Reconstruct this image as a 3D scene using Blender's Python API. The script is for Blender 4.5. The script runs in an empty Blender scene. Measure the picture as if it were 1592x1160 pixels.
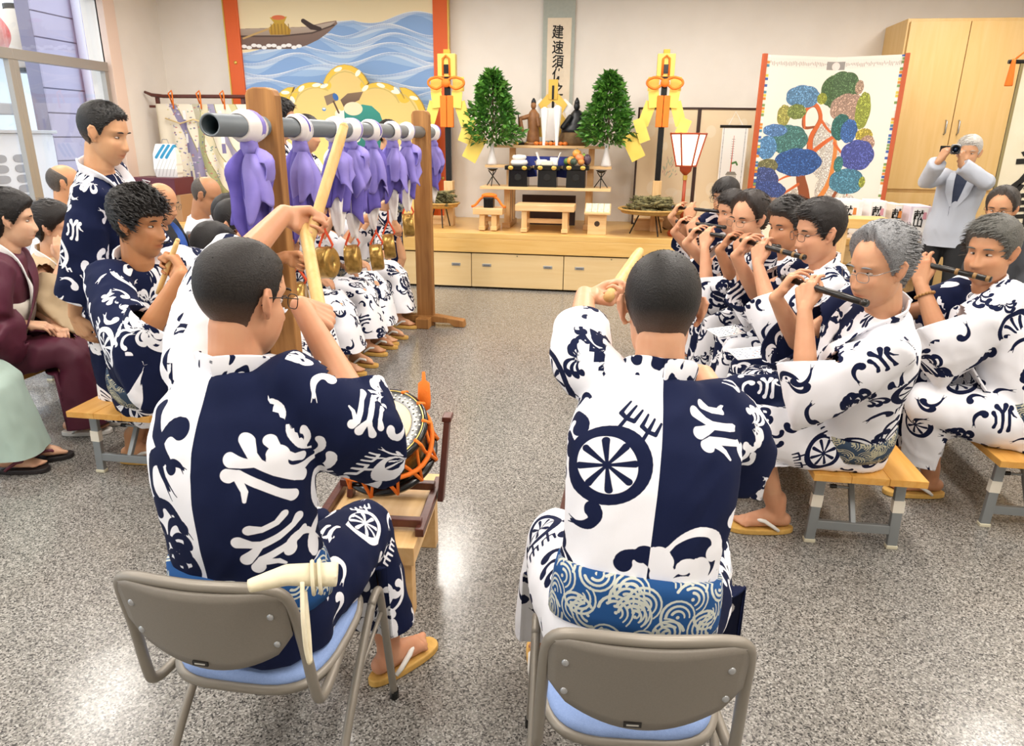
# A festival-music hall: drummers, flute players and gong players before a decorated altar.
import bpy, bmesh, math, random
import numpy as np
from mathutils import Vector, Matrix

SC = bpy.context.scene
COL = SC.collection
random.seed(7)
RNG = np.random.default_rng(11)

# ------------------------------------------------------------------ camera
IMW, IMH, FPX = 1592, 1160, 1100.0
CAMH, YAW, PITCH, ROLL = 1.62, math.radians(8.0), math.radians(18.4), 0.0123
_r0 = np.array([math.cos(YAW), math.sin(YAW), 0.0])
FW = np.array([-math.sin(YAW) * math.cos(PITCH), math.cos(YAW) * math.cos(PITCH), -math.sin(PITCH)])
_u0 = np.cross(_r0, FW)
RT = _r0 * math.cos(ROLL) + _u0 * math.sin(ROLL)
UP = _u0 * math.cos(ROLL) - _r0 * math.sin(ROLL)
CC = np.array([0.0, 0.0, CAMH])
cam_d = bpy.data.cameras.new('camera')
cam_d.sensor_fit = 'HORIZONTAL'
cam_d.sensor_width = 36.0
cam_d.lens = FPX / IMW * 36.0
cam_d.clip_start = 0.05
cam = bpy.data.objects.new('camera', cam_d)
COL.objects.link(cam)
cam.matrix_world = Matrix(((RT[0], UP[0], -FW[0], CC[0]), (RT[1], UP[1], -FW[1], CC[1]), (RT[2], UP[2], -FW[2], CC[2]), (0, 0, 0, 1)))
SC.camera = cam

def ray(x, y):
    return FW + RT * (x - 796) / FPX - UP * (y - 580) / FPX
def atd(x, y, d):          # a measured point of the room: picture position and distance
    return CC + ray(x, y) * d
def atz(x, y, z):
    d = ray(x, y); return CC + d * ((z - CAMH) / d[2])
def aty(x, y, Y):
    d = ray(x, y); return CC + d * (Y / d[1])
def atx(x, y, X):
    d = ray(x, y); return CC + d * (X / d[0])

# ------------------------------------------------------------------ world, light, exposure
world = bpy.data.worlds.new('world'); SC.world = world
world.use_nodes = True
wn = world.node_tree.nodes
wn['Background'].inputs['Color'].default_value = (0.80, 0.90, 1.0, 1)
wn['Background'].inputs['Strength'].default_value = 2.2
SC.view_settings.view_transform = 'Standard'
SC.view_settings.look = 'None'
SC.view_settings.gamma = 1.0
SC.view_settings.use_curve_mapping = False
SC.view_settings.exposure = 0.0
CEIL = 3.32
LIGHT_XY = [(x, y) for y in (0.2, 2.5, 4.8, 7.1) for x in (-4.3, -1.75, 0.8, 3.35)]
LIGHT_W = 41.0

# ------------------------------------------------------------------ colour and materials
def lin(h):
    if isinstance(h, tuple): return h if len(h) == 4 else h + (1,)
    h = h.lstrip('#')
    c = [int(h[i:i + 2], 16) / 255 for i in (0, 2, 4)]
    return tuple((v / 12.92 if v <= .04045 else ((v + .055) / 1.055) ** 2.4) for v in c) + (1.0,)
MATS = {}
def newmat(name):
    m = bpy.data.materials.new(name); m.use_nodes = True
    nt = m.node_tree; b = nt.nodes['Principled BSDF']
    return m, nt, b
def mat(name, col, rough=.55, metal=0., noise=None, bump=None, emit=0., spec=.5, trans=0., sheen=0., stretch=(1, 1, 1), sss=0., alpha=None):
    """principled material; noise=(scale, second colour, amount), bump=(scale, strength)"""
    if name in MATS: return MATS[name]
    m, nt, b = newmat(name); MATS[name] = m
    N, L = nt.nodes, nt.links
    c = lin(col)
    b.inputs['Base Color'].default_value = c
    b.inputs['Roughness'].default_value = rough
    b.inputs['Metallic'].default_value = metal
    b.inputs['Specular IOR Level'].default_value = spec
    if trans: b.inputs['Transmission Weight'].default_value = trans
    if sheen: b.inputs['Sheen Weight'].default_value = sheen
    if sss:
        b.inputs['Subsurface Weight'].default_value = sss
        b.inputs['Subsurface Radius'].default_value = (.012, .005, .003)
        b.inputs['Subsurface Scale'].default_value = 1.0
    if emit:
        b.inputs['Emission Color'].default_value = c; b.inputs['Emission Strength'].default_value = emit
    if noise or bump:
        tc = N.new('ShaderNodeTexCoord'); mp = N.new('ShaderNodeMapping')
        mp.inputs['Scale'].default_value = stretch
        L.new(tc.outputs['Object'], mp.inputs['Vector'])
    if noise:
        t = N.new('ShaderNodeTexNoise'); t.inputs['Scale'].default_value = noise[0]; t.inputs['Detail'].default_value = 4
        L.new(mp.outputs[0], t.inputs['Vector'])
        r = N.new('ShaderNodeValToRGB'); r.color_ramp.elements[0].position = .35; r.color_ramp.elements[1].position = .68
        c2 = lin(noise[1]); a = noise[2]
        r.color_ramp.elements[0].color = c
        r.color_ramp.elements[1].color = tuple(c[i] * (1 - a) + c2[i] * a for i in range(3)) + (1,)
        L.new(t.outputs['Fac'], r.inputs['Fac']); L.new(r.outputs[0], b.inputs['Base Color'])
    if bump:
        t = N.new('ShaderNodeTexNoise'); t.inputs['Scale'].default_value = bump[0]; t.inputs['Detail'].default_value = 3
        L.new(mp.outputs[0], t.inputs['Vector'])
        bp = N.new('ShaderNodeBump'); bp.inputs['Strength'].default_value = bump[1]; bp.inputs['Distance'].default_value = .004
        L.new(t.outputs['Fac'], bp.inputs['Height']); L.new(bp.outputs[0], b.inputs['Normal'])
    return m
def wood(name, c1, c2, rough=.4, axis=0, scale=1.0, amt=1.0):
    """planed wood: long grain along an object axis"""
    if name in MATS: return MATS[name]
    m, nt, b = newmat(name); MATS[name] = m
    N, L = nt.nodes, nt.links
    tc = N.new('ShaderNodeTexCoord'); mp = N.new('ShaderNodeMapping')
    s = [14 * scale] * 3; s[axis] = 1.1 * scale
    mp.inputs['Scale'].default_value = s
    L.new(tc.outputs['Object'], mp.inputs['Vector'])
    t = N.new('ShaderNodeTexNoise'); t.inputs['Scale'].default_value = 2.2; t.inputs['Detail'].default_value = 6; t.inputs['Distortion'].default_value = .8
    L.new(mp.outputs[0], t.inputs['Vector'])
    r = N.new('ShaderNodeValToRGB'); r.color_ramp.elements[0].position = .3; r.color_ramp.elements[1].position = .72
    r.color_ramp.elements[0].color = lin(c1); r.color_ramp.elements[1].color = lin(c2)
    L.new(t.outputs['Fac'], r.inputs['Fac']); L.new(r.outputs[0], b.inputs['Base Color'])
    b.inputs['Roughness'].default_value = rough
    return m

# ------------------------------------------------------------------ mesh helper
def V(*a): return np.array(a, float)
def nrm(v):
    v = np.asarray(v, float); n = np.linalg.norm(v); return v / n if n > 1e-9 else v
def perp(a, hint=(0, 0, 1)):
    a = nrm(a); h = np.asarray(hint, float)
    e = h - a * (h @ a)
    if np.linalg.norm(e) < 1e-3:
        h = V(1, 0, 0) if abs(a[0]) < .8 else V(0, 1, 0); e = h - a * (h @ a)
    e = nrm(e); return e, np.cross(a, e)
class MB:
    def __init__(s): s.v = []; s.f = []; s.n = 0; s.mi = []; s.cur = 0
    def add(s, vs, fs):
        vs = np.asarray(vs, float).reshape(-1, 3)
        s.v.append(vs); s.f += [tuple(i + s.n for i in f) for f in fs]; s.mi += [s.cur] * len(fs); s.n += len(vs); return s
    def box(s, c, d, rz=0., M=None):
        x, y, z = [q / 2 for q in d]
        vs = np.array([(i * x, j * y, k * z) for k in (-1, 1) for j in (-1, 1) for i in (-1, 1)])
        if M is not None: vs = vs @ np.asarray(M).T
        if rz:
            cs, sn = math.cos(rz), math.sin(rz); vs = vs @ np.array([[cs, sn, 0], [-sn, cs, 0], [0, 0, 1]])
        return s.add(vs + np.asarray(c), [(0, 2, 3, 1), (4, 5, 7, 6), (0, 1, 5, 4), (2, 6, 7, 3), (0, 4, 6, 2), (1, 3, 7, 5)])
    def bar(s, p, q, w, h, hint=(0, 0, 1)):
        """rectangular bar from p to q, h along the hint direction"""
        p = np.asarray(p, float); q = np.asarray(q, float)
        e, g = perp(q - p, hint)
        r = [[c + e * h / 2 * a + g * w / 2 * b for a, b in ((-1, -1), (1, -1), (1, 1), (-1, 1))] for c in (p, q)]
        return s.loft(r)
    def loft(s, rings, cap=True, closed=True, loop=False):
        rings = [np.asarray(r, float) for r in rings]; n = len(rings[0]); m = len(rings)
        fs = []
        for i in range(m if loop else m - 1):
            a, b = i * n, ((i + 1) % m) * n
            for j in range(n if closed else n - 1):
                k = (j + 1) % n; fs.append((a + j, a + k, b + k, b + j))
        if cap and closed and not loop:
            fs.append(tuple(range(n - 1, -1, -1))); fs.append(tuple((m - 1) * n + j for j in range(n)))
        return s.add(np.concatenate(rings), fs)
    def tube(s, pts, rad, n=10, cap=True, loop=False, hint=(0, 0, 1), flat=None):
        pts = [np.asarray(p, float) for p in pts]; m = len(pts)
        if np.isscalar(rad): rad = [rad] * m
        rings = []; e = None
        for i, p in enumerate(pts):
            t = pts[(i + 1) % m] - pts[i - 1] if loop else pts[min(i + 1, m - 1)] - pts[max(i - 1, 0)]
            e, g = perp(t, hint if e is None else e)
            a = np.linspace(0, 2 * math.pi, n, endpoint=False)
            fl = 1. if flat is None else flat
            rings.append(p + rad[i] * (np.cos(a)[:, None] * e * fl + np.sin(a)[:, None] * g))
        return s.loft(rings, cap, True, loop)
    def lathe(s, prof, n=20, c=(0, 0, 0), axis=None):
        """profile [(r, z)] turned about z (or about a given axis)"""
        a = np.linspace(0, 2 * math.pi, n, endpoint=False)
        if axis is None: e, g, ax = V(1, 0, 0), V(0, 1, 0), V(0, 0, 1)
        else: ax = nrm(axis); e, g = perp(ax)
        return s.loft([np.asarray(c, float) + ax * z + max(r, 1e-4) * (np.cos(a)[:, None] * e + np.sin(a)[:, None] * g) for r, z in prof])
    def ell(s, c, r, M=None, n=16, m=10):
        vs = []; r = (r, r, r) if np.isscalar(r) else r
        rings = []
        for i in range(m + 1):
            t = math.pi * i / m; st = max(math.sin(t), 1e-3)
            a = np.linspace(0, 2 * math.pi, n, endpoint=False)
            q = np.stack([np.cos(a) * st * r[0], np.sin(a) * st * r[1], np.full(n, -math.cos(t) * r[2])], 1)
            if M is not None: q = q @ np.asarray(M, float).T
            rings.append(q + np.asarray(c, float))
        return s.loft(rings)
    def cap(s, p, r0, q, r1, n=12):
        """tapered capsule"""
        p = np.asarray(p, float); q = np.asarray(q, float); d = q - p; l = np.linalg.norm(d)
        if l < 1e-6: return s.ell(p, r0)
        a = d / l; e, g = perp(a); th = np.linspace(0, 2 * math.pi, n, endpoint=False); rings = []
        for c, r, ts in ((p, r0, (-1, -.8, -.45, 0)), (q, r1, (0, .45, .8, 1))):
            for t in ts:
                rr = r * math.sqrt(max(1 - t * t, 1e-4))
                rings.append(c + a * t * r + rr * (np.cos(th)[:, None] * e + np.sin(th)[:, None] * g))
        return s.loft(rings)
    def prism(s, poly, z0, z1, M=None, c=(0, 0, 0)):
        n = len(poly); vs = np.array([(x, y, z0) for x, y in poly] + [(x, y, z1) for x, y in poly], float)
        if M is not None: vs = vs @ np.asarray(M, float).T
        return s.add(vs + np.asarray(c), [tuple(range(n - 1, -1, -1)), tuple(range(n, 2 * n))] + [(i, (i + 1) % n, n + (i + 1) % n, n + i) for i in range(n)])
    def strip(s, path, dirs, w, th):
        """ribbon of real thickness: path points, width directions"""
        path = [np.asarray(p, float) for p in path]; m = len(path); rings = []
        if np.isscalar(w): w = [w] * m
        for i, p in enumerate(path):
            t = nrm(path[min(i + 1, m - 1)] - path[max(i - 1, 0)]); d = np.asarray(dirs[i], float); d = nrm(d - t * (d @ t)); k = np.cross(t, d)
            rings.append([p - d * w[i] / 2 - k * th / 2, p + d * w[i] / 2 - k * th / 2, p + d * w[i] / 2 + k * th / 2, p - d * w[i] / 2 + k * th / 2])
        return s.loft(rings)
    def mesh(s, name):
        me = bpy.data.meshes.new(name)
        me.from_pydata(np.concatenate(s.v).tolist(), [], s.f)
        return me

def finish(o, mats, smooth=False, bevel=0, seg=2):
    me = o.data
    for m in (mats if isinstance(mats, (list, tuple)) else [mats]): me.materials.append(m)
    if smooth: me.polygons.foreach_set('use_smooth', [True] * len(me.polygons))
    if bevel:
        b = o.modifiers.new('bevel', 'BEVEL'); b.width = bevel; b.segments = seg; b.limit_method = 'ANGLE'; b.harden_normals = False
    me.update()
def part(parent, name, mb, mats, smooth=False, bevel=0, label=None, kind=None, fixn=True):
    me = mb.mesh(name) if isinstance(mb, MB) else mb
    if isinstance(mb, MB):
        if len(set(mb.mi)) > 1: me.polygons.foreach_set('material_index', mb.mi)
        if fixn:
            bm = bmesh.new(); bm.from_mesh(me); bmesh.ops.recalc_face_normals(bm, faces=bm.faces[:]); bm.to_mesh(me); bm.free()
    o = bpy.data.objects.new(name, me); COL.objects.link(o)
    finish(o, mats, smooth, bevel)
    if parent is not None: o.parent = parent
    if label: o['label'] = label
    if kind: o['kind'] = kind
    return o
def tag(o, label, cat, group=None):
    o['label'] = label; o['category'] = cat
    if group: o['group'] = group
    return o
def thing(name, label, cat, loc=(0, 0, 0), rz=0., group=None):
    o = bpy.data.objects.new(name, None); COL.objects.link(o)
    o.empty_display_size = .05
    o.location = tuple(float(q) for q in loc); o.rotation_euler = (0, 0, rz)
    return tag(o, label, cat, group)
def struct(name, mb, mats, parent=None, **k):
    o = part(parent, name, mb, mats, **k)
    if parent is None: o['kind'] = 'structure'
    return o
def dup(root, loc, rz=None, label=None, group=None):
    r = root.copy(); COL.objects.link(r); r.location = tuple(float(q) for q in loc)
    if rz is not None: r.rotation_euler = (0, 0, rz)
    if label: r['label'] = label
    if group: r['group'] = group
    for ch in list(root.children):
        c = ch.copy(); COL.objects.link(c); c.parent = r
        for g in list(ch.children):
            d = g.copy(); COL.objects.link(d); d.parent = c
    return r

# ------------------------------------------------------------------ flat prints, drawn here as arrays
class Canvas:
    """a small painter: y runs up, coordinates are pixels"""
    def __init__(s, w, h, bg=(1, 1, 1)):
        s.w, s.h = w, h; s.a = np.empty((h, w, 3), np.float32); s.a[:] = s.c(bg)
    @staticmethod
    def c(h):
        if isinstance(h, str):
            h = h.lstrip('#'); return np.array([int(h[i:i + 2], 16) / 255 for i in (0, 2, 4)], np.float32)
        return np.array(h, np.float32)
    def _bb(s, x0, y0, x1, y1):
        x0 = int(max(0, math.floor(x0))); y0 = int(max(0, math.floor(y0))); x1 = int(min(s.w, math.ceil(x1) + 1)); y1 = int(min(s.h, math.ceil(y1) + 1))
        if x1 <= x0 or y1 <= y0: return None
        yy, xx = np.mgrid[y0:y1, x0:x1].astype(np.float32); return x0, y0, x1, y1, xx + .5, yy + .5
    def _mix(s, b, m, col):
        x0, y0, x1, y1 = b[:4]; m = m[..., None]; t = s.a[y0:y1, x0:x1]; t[:] = t * (1 - m) + (col if isinstance(col, np.ndarray) and col.ndim == 3 else s.c(col)) * m
    def poly(s, pts, col, col2=None):
        p = np.asarray(pts, float); b = s._bb(p[:, 0].min(), p[:, 1].min(), p[:, 0].max(), p[:, 1].max())
        if b is None: return
        xx, yy = b[4], b[5]; ins = np.zeros(xx.shape, bool); n = len(p)
        for i in range(n):
            x1, y1 = p[i]; x2, y2 = p[(i + 1) % n]
            if y1 == y2: continue
            ins ^= ((yy > min(y1, y2)) & (yy <= max(y1, y2)) & (xx < (yy - y1) * (x2 - x1) / (y2 - y1) + x1))
        if col2 is not None:
            t = ((yy - p[:, 1].min()) / max(1, np.ptp(p[:, 1])))[..., None]
            s._mix(b, ins.astype(np.float32), (s.c(col2) * (1 - t) + s.c(col) * t).astype(np.float32))
        else: s._mix(b, ins.astype(np.float32), col)
    def stroke(s, pts, rad, col, alpha=1., wrap=False):
        p = np.asarray(pts, float); n = len(p)
        if np.isscalar(rad): rad = [rad] * n
        if wrap:
            mx = max(rad)
            for dx in (-s.w, 0, s.w):
                for dy in (-s.h, 0, s.h):
                    q = p + (dx, dy)
                    if q[:, 0].max() + mx < 0 or q[:, 1].max() + mx < 0 or q[:, 0].min() - mx > s.w or q[:, 1].min() - mx > s.h: continue
                    s.stroke(q, rad, col, alpha)
            return
        for i in range(n - 1):
            a, c = p[i], p[i + 1]; r0, r1 = rad[i], rad[i + 1]; R = max(r0, r1) + 1
            b = s._bb(min(a[0], c[0]) - R, min(a[1], c[1]) - R, max(a[0], c[0]) + R, max(a[1], c[1]) + R)
            if b is None: continue
            dx, dy = c - a; l2 = max(dx * dx + dy * dy, 1e-6)
            t = np.clip(((b[4] - a[0]) * dx + (b[5] - a[1]) * dy) / l2, 0, 1)
            d = np.hypot(b[4] - a[0] - t * dx, b[5] - a[1] - t * dy) - (r0 + (r1 - r0) * t)
            s._mix(b, np.clip(.5 - d, 0, 1) * alpha, col)
    def ell(s, cx, cy, rx, ry, col, rot=0., alpha=1.):
        R = max(rx, ry) + 1; b = s._bb(cx - R, cy - R, cx + R, cy + R)
        if b is None: return
        x, y = b[4] - cx, b[5] - cy; cs, sn = math.cos(rot), math.sin(rot)
        d = (np.hypot((x * cs + y * sn) / rx, (-x * sn + y * cs) / ry) - 1) * min(rx, ry)
        s._mix(b, np.clip(.5 - d, 0, 1) * alpha, col)
    def rect(s, x0, y0, x1, y1, col): s.poly([(x0, y0), (x1, y0), (x1, y1), (x0, y1)], col)
    def image(s, name, data=False):
        im = bpy.data.images.new(name, s.w, s.h)
        if data: im.colorspace_settings.name = 'Non-Color'
        px = np.ones((s.h, s.w, 4), np.float32); px[..., :3] = np.clip(s.a, 0, 1)
        im.pixels.foreach_set(px.ravel()); im.update(); im.pack()
        return im
def printmat(name, im, rough=.6, bump=None):
    m, nt, b = newmat(name); N, L = nt.nodes, nt.links
    uv = N.new('ShaderNodeUVMap'); uv.uv_map = 'UVMap'
    t = N.new('ShaderNodeTexImage'); t.image = im
    L.new(uv.outputs[0], t.inputs['Vector']); L.new(t.outputs['Color'], b.inputs['Base Color'])
    b.inputs['Roughness'].default_value = rough
    MATS[name] = m; return m
def uvplane(o, ax=0, az=2, lo=None, hi=None):
    """planar UVs from two local axes"""
    me = o.data; n = len(me.vertices); co = np.empty(n * 3); me.vertices.foreach_get('co', co); co = co.reshape(-1, 3)
    li = np.empty(len(me.loops), int); me.loops.foreach_get('vertex_index', li)
    p = co[:, [ax, az]]; lo = p.min(0) if lo is None else np.array(lo); hi = p.max(0) if hi is None else np.array(hi)
    uv = ((p - lo) / np.maximum(hi - lo, 1e-6))[li]
    u = me.uv_layers.get('UVMap') or me.uv_layers.new(name='UVMap'); u.data.foreach_set('uv', uv.ravel().astype(np.float32))
def text_mesh(txt, size, name='lettering'):
    """lettering as mesh, lying in x-z, centred"""
    cu = bpy.data.curves.new(name, 'FONT'); cu.body = txt; cu.size = size; cu.align_x = 'CENTER'; cu.align_y = 'CENTER'; cu.extrude = .0012; cu.offset = size * .016; cu.resolution_u = 3
    o = bpy.data.objects.new(name, cu); COL.objects.link(o)
    bpy.context.view_layer.update()
    me = bpy.data.meshes.new_from_object(o.evaluated_get(bpy.context.evaluated_depsgraph_get()))
    bpy.data.objects.remove(o); bpy.data.curves.remove(cu)
    n = len(me.vertices)
    if n:
        co = np.empty(n * 3); me.vertices.foreach_get('co', co); co = co.reshape(-1, 3)
        co = np.stack([co[:, 0], -co[:, 2], co[:, 1]], 1); me.vertices.foreach_set('co', co.ravel())
    me.update(); return me
# ------------------------------------------------------------------ the room
def floor_mat():
    m, nt, b = newmat('speckled_floor'); N, L = nt.nodes, nt.links
    tc = N.new('ShaderNodeTexCoord')
    v = N.new('ShaderNodeTexVoronoi'); v.inputs['Scale'].default_value = 205; v.inputs['Randomness'].default_value = 1.0
    L.new(tc.outputs['Object'], v.inputs['Vector']); sp_ = N.new('ShaderNodeSeparateColor'); L.new(v.outputs['Color'], sp_.inputs[0])
    r = N.new('ShaderNodeValToRGB'); e = r.color_ramp.elements; e[0].position = .0; e[0].color = lin('#363534'); e[1].position = .92; e[1].color = lin('#aeaba5')
    for q, c in ((.14, '#4e4c49'), (.24, '#6e6b67'), (.55, '#85827c'), (.80, '#99958f')): k = e.new(q); k.color = lin(c)
    L.new(sp_.outputs[0], r.inputs['Fac']); L.new(r.outputs[0], b.inputs['Base Color'])
    b.inputs['Roughness'].default_value = .2; b.inputs['Specular IOR Level'].default_value = .5
    t = N.new('ShaderNodeTexNoise'); t.inputs['Scale'].default_value = 6; L.new(tc.outputs['Object'], t.inputs['Vector'])
    bp = N.new('ShaderNodeBump'); bp.inputs['Strength'].default_value = .08; bp.inputs['Distance'].default_value = .02; L.new(t.outputs['Fac'], bp.inputs['Height']); L.new(bp.outputs[0], b.inputs['Normal'])
    return m
WX0, WX1, WY0, WY1 = -5.95, 5.6, -3.2, 9.3
struct('floor', MB().box(((WX0 + WX1) / 2, (WY0 + WY1) / 2, -.06), (WX1 - WX0 + .4, WY1 - WY0 + .4, .12)), floor_mat())
WALL = mat('wall_paper', '#f4efe8', .8, noise=(3, '#ece6de', .5), bump=(160, .25))
struct('wall_back', MB().box(((WX0 + WX1) / 2, WY1 + .1, CEIL / 2), (WX1 - WX0 + .4, .2, CEIL)), WALL)
struct('wall_right', MB().box((WX1 + .1, (WY0 + WY1) / 2, CEIL / 2), (.2, WY1 - WY0, CEIL)), WALL)
struct('wall_rear', MB().box(((WX0 + WX1) / 2, WY0 - .1, CEIL / 2), (WX1 - WX0 + .4, .2, CEIL)), WALL)
struct('ceiling', MB().box(((WX0 + WX1) / 2, (WY0 + WY1) / 2, CEIL + .06), (WX1 - WX0 + .4, WY1 - WY0 + .4, .12)), mat('ceiling_board', '#eeece8', .9, bump=(90, .3)))
# left wall: a pier beside the back wall, glazing before it, a low strip above
WIN_Y1 = 8.15; WIN_TOP = 3.1
mb = MB(); mb.box((WX0 - .1, (WIN_Y1 + WY1) / 2, CEIL / 2), (.2, WY1 - WIN_Y1, CEIL)); mb.box((WX0 - .1, (WY0 + WIN_Y1) / 2, (WIN_TOP + CEIL) / 2), (.2, WIN_Y1 - WY0, CEIL - WIN_TOP))
struct('wall_left', mb, WALL)
struct('trim_1', MB().box((WX0 + .03, WIN_Y1 + .10, CEIL / 2), (.10, .2, CEIL - .002)), mat('pier_casing', '#e7cfc0', .6), bevel=.004)
ALU = mat('window_aluminium', '#a9a39b', .4, .5); GLASS = None
def glassmat():
    m, nt, b = newmat('window_pane_glass'); N, L = nt.nodes, nt.links
    tr = N.new('ShaderNodeBsdfTransparent'); gl = N.new('ShaderNodeBsdfGlossy'); gl.inputs['Roughness'].default_value = .02
    mx = N.new('ShaderNodeMixShader'); mx.inputs[0].default_value = .06; L.new(tr.outputs[0], mx.inputs[1]); L.new(gl.outputs[0], mx.inputs[2]); L.new(mx.outputs[0], nt.nodes['Material Output'].inputs[0])
    return m
GLASS = glassmat()
TRZ = 2.34
panes = [(8.12, 6.75), (6.75, 5.4), (5.4, 3.6), (3.6, 1.8), (1.8, 0.0), (0., -1.6), (-1.6, -3.2)]
for i, (ya, yb) in enumerate(panes):
    w = bpy.data.objects.new('window_%d' % (i + 1), None); COL.objects.link(w); w.location = (WX0, (ya + yb) / 2, 0); w['kind'] = 'structure'
    h = (ya - yb) / 2
    fr = MB()
    for z, t in ((TRZ, .10), (WIN_TOP - .03, .06), (.04, .08)): fr.box((0, 0, z), (.10, h * 2, t))
    part(w, 'window_frame', fr, ALU, bevel=.004)
    for sgn in (-1, 1):
        st = MB(); st.box((.012, sgn * (h - .03), TRZ / 2), (.06, .06, TRZ)); part(w, 'stile', st, ALU, bevel=.003)
    part(w, 'pane', MB().box((0, 0, (TRZ + .08) / 2), (.006, h * 2 - .12, TRZ - .16)), GLASS)
    part(w, 'pane', MB().box((0, 0, (TRZ + WIN_TOP) / 2), (.006, h * 2 - .04, WIN_TOP - TRZ - .12)), GLASS)
# ------------------------------------------------------------------ outside the windows
struct('ground', MB().box((-10, 4, -.1), (8, 22, .1)), mat('street_paving', '#c9cbd0', .8, noise=(8, '#b4b6bb', .5)))
# lavender clad wall of the neighbour house
SID = mat('siding_panel', '#b3aabf', .7, noise=(2, '#a89fb4', .6)); nh = thing('neighbour_house', 'lavender siding wall of the house outside the window', 'building', (-7.6, 11.4, 0))
part(nh, 'wall', MB().box((-.10, 0, 2.2), (.2, 4.6, 4.4)), mat('siding_back', '#8d8699', .8))
for k in range(14): part(nh, 'siding_board', MB().box((.012, 0, .16 + k * .31), (.024, 4.6, .295)), SID, bevel=.006)
part(nh, 'downpipe', MB().tube([(.09, -1.55, 0), (.09, -1.55, 4.3)], .055, 12), mat('downpipe_grey', '#cfcad6', .5), True)
part(nh, 'downpipe', MB().tube([(.07, -1.15, 0), (.07, -1.15, 2.2)], .035, 12), mat('downpipe_mauve', '#b49fb4', .5), True)
# pale house over the street
ph = thing('street_house', 'pale overexposed house across the street outside the window', 'building', (-12.5, 8.5, 0))
part(ph, 'wall', MB().box((0, 0, 1.6), (.4, 12, 3.2)), mat('street_wall', '#dfe6ea', .8)); part(ph, 'fascia', MB().box((.35, 0, 3.25), (.7, 12.2, .12)), mat('street_eave', '#aab3b8', .7))
for k in range(3): part(ph, 'window', MB().box((.21, -3.5 + 2.5 * k, 1.5), (.05, 1.2, 1.2)), mat('street_window', '#93a4ae', .2), bevel=.01)
# outdoor unit with slotted grille
ac = thing('air_conditioner', 'white outdoor air conditioner with oval slotted grille outside window', 'air conditioner', (-7.2, 7.85, 0))
ACW = mat('unit_white', '#e9edf3', .45)
part(ac, 'casing', MB().box((-.25, 0, .80), (.5, 1.6, 1.60)), ACW, bevel=.03)
for r in range(10):
    for c in range(3):
        pts = [( .19 * np.sign(math.cos(t)) * abs(math.cos(t)) ** .35 * .85, .047 * math.sin(t)) for t in np.linspace(0, 2 * math.pi, 14, endpoint=False)]
        M = np.array([[0, 0, 1], [1, 0, 0], [0, 1, 0]], float)
        part(ac, 'slot', MB().prism(pts, .001, .010, M, (0, -.60 + .42 * c, .25 + .118 * r)), mat('unit_slot', '#9aa0ab', .6))
part(ac, 'lid', MB().box((-.25, 0, 1.62), (.56, 1.68, .04)), mat('unit_lid', '#d4d6da', .5), bevel=.01)
ac2 = thing('awning', 'grey corrugated awning over the unit outside the window', 'awning', (-8.6, 8.1, 1.9))
part(ac2, 'cover', MB().box((0, 0, 0), (1.4, 1.9, .14)), mat('awning_grey', '#b6b5b5', .7), bevel=.02); part(ac2, 'bracket', MB().box((-.5, .5, -.95), (.06, .06, 1.9)), ALU); part(ac2, 'bracket', MB().box((-.5, -.5, -.95), (.06, .06, 1.9)), ALU)
# festival lanterns under the eaves
def lantern(p, R, H, label, band):
    t = thing('paper_lantern', label, 'lantern', p, 0)
    pr = [(R * .45, -H / 2)] + [(R * (.55 + .45 * math.sin(math.pi * q)), -H / 2 + H * q) for q in np.linspace(.04, .96, 12)] + [(R * .45, H / 2)]
    part(t, 'shade', MB().lathe(pr, 24), band, True)
    part(t, 'cap', MB().lathe([(R * .46, 0), (R * .55, 0), (R * .55, .06), (R * .46, .06)], 20, (0, 0, H / 2 - .01)), mat('lantern_ring', '#3a3632', .5))
    part(t, 'base_ring', MB().lathe([(R * .46, 0), (R * .55, 0), (R * .55, .05), (R * .46, .05)], 20, (0, 0, -H / 2 - .04)), mat('lantern_ring', '#3a3632', .5))
    part(t, 'cord', MB().tube([(0, 0, H / 2), (0, 0, H / 2 + 1.2)], .008, 6), mat('lantern_ring', '#3a3632', .5))
PAPER = mat('lantern_paper', '#f0dfcb', .8); PAPR = mat('lantern_paper_red', '#d9584f', .8, noise=(3, '#f2e4dc', .8))
q = atd(38, 62, 9.6); lantern(q, .33, .75, 'cream paper lantern with dark rim hanging outside the window', PAPER)
q = atd(-12, 52, 8.2); lantern(q, .18, .38, 'small red and white paper lantern at the frame edge', PAPR)
# ------------------------------------------------------------------ ceiling lights
LM = mat('diffuser_light', '#fff6ea', .5, emit=6.0)
for i, (x, y) in enumerate(LIGHT_XY):
    t = thing('ceiling_light', 'recessed white fluorescent ceiling light panel', 'ceiling light', (x, y, CEIL), 0, 'ceiling lights')
    part(t, 'frame', MB().box((0, 0, -.012), (.44, 1.34, .022)), mat('light_frame', '#f2f2f0', .5)); part(t, 'diffuser', MB().box((0, 0, -.028), (.36, 1.26, .010)), LM)
    ld = bpy.data.lights.new('tube_light', 'AREA'); ld.shape = 'RECTANGLE'; ld.size = .36; ld.size_y = 1.26; ld.energy = LIGHT_W; ld.color = (1.0, .945, .88)
    lo_ = bpy.data.objects.new('tube_light', ld); COL.objects.link(lo_); lo_.parent = t; lo_.location = (0, 0, -.036)
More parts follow.
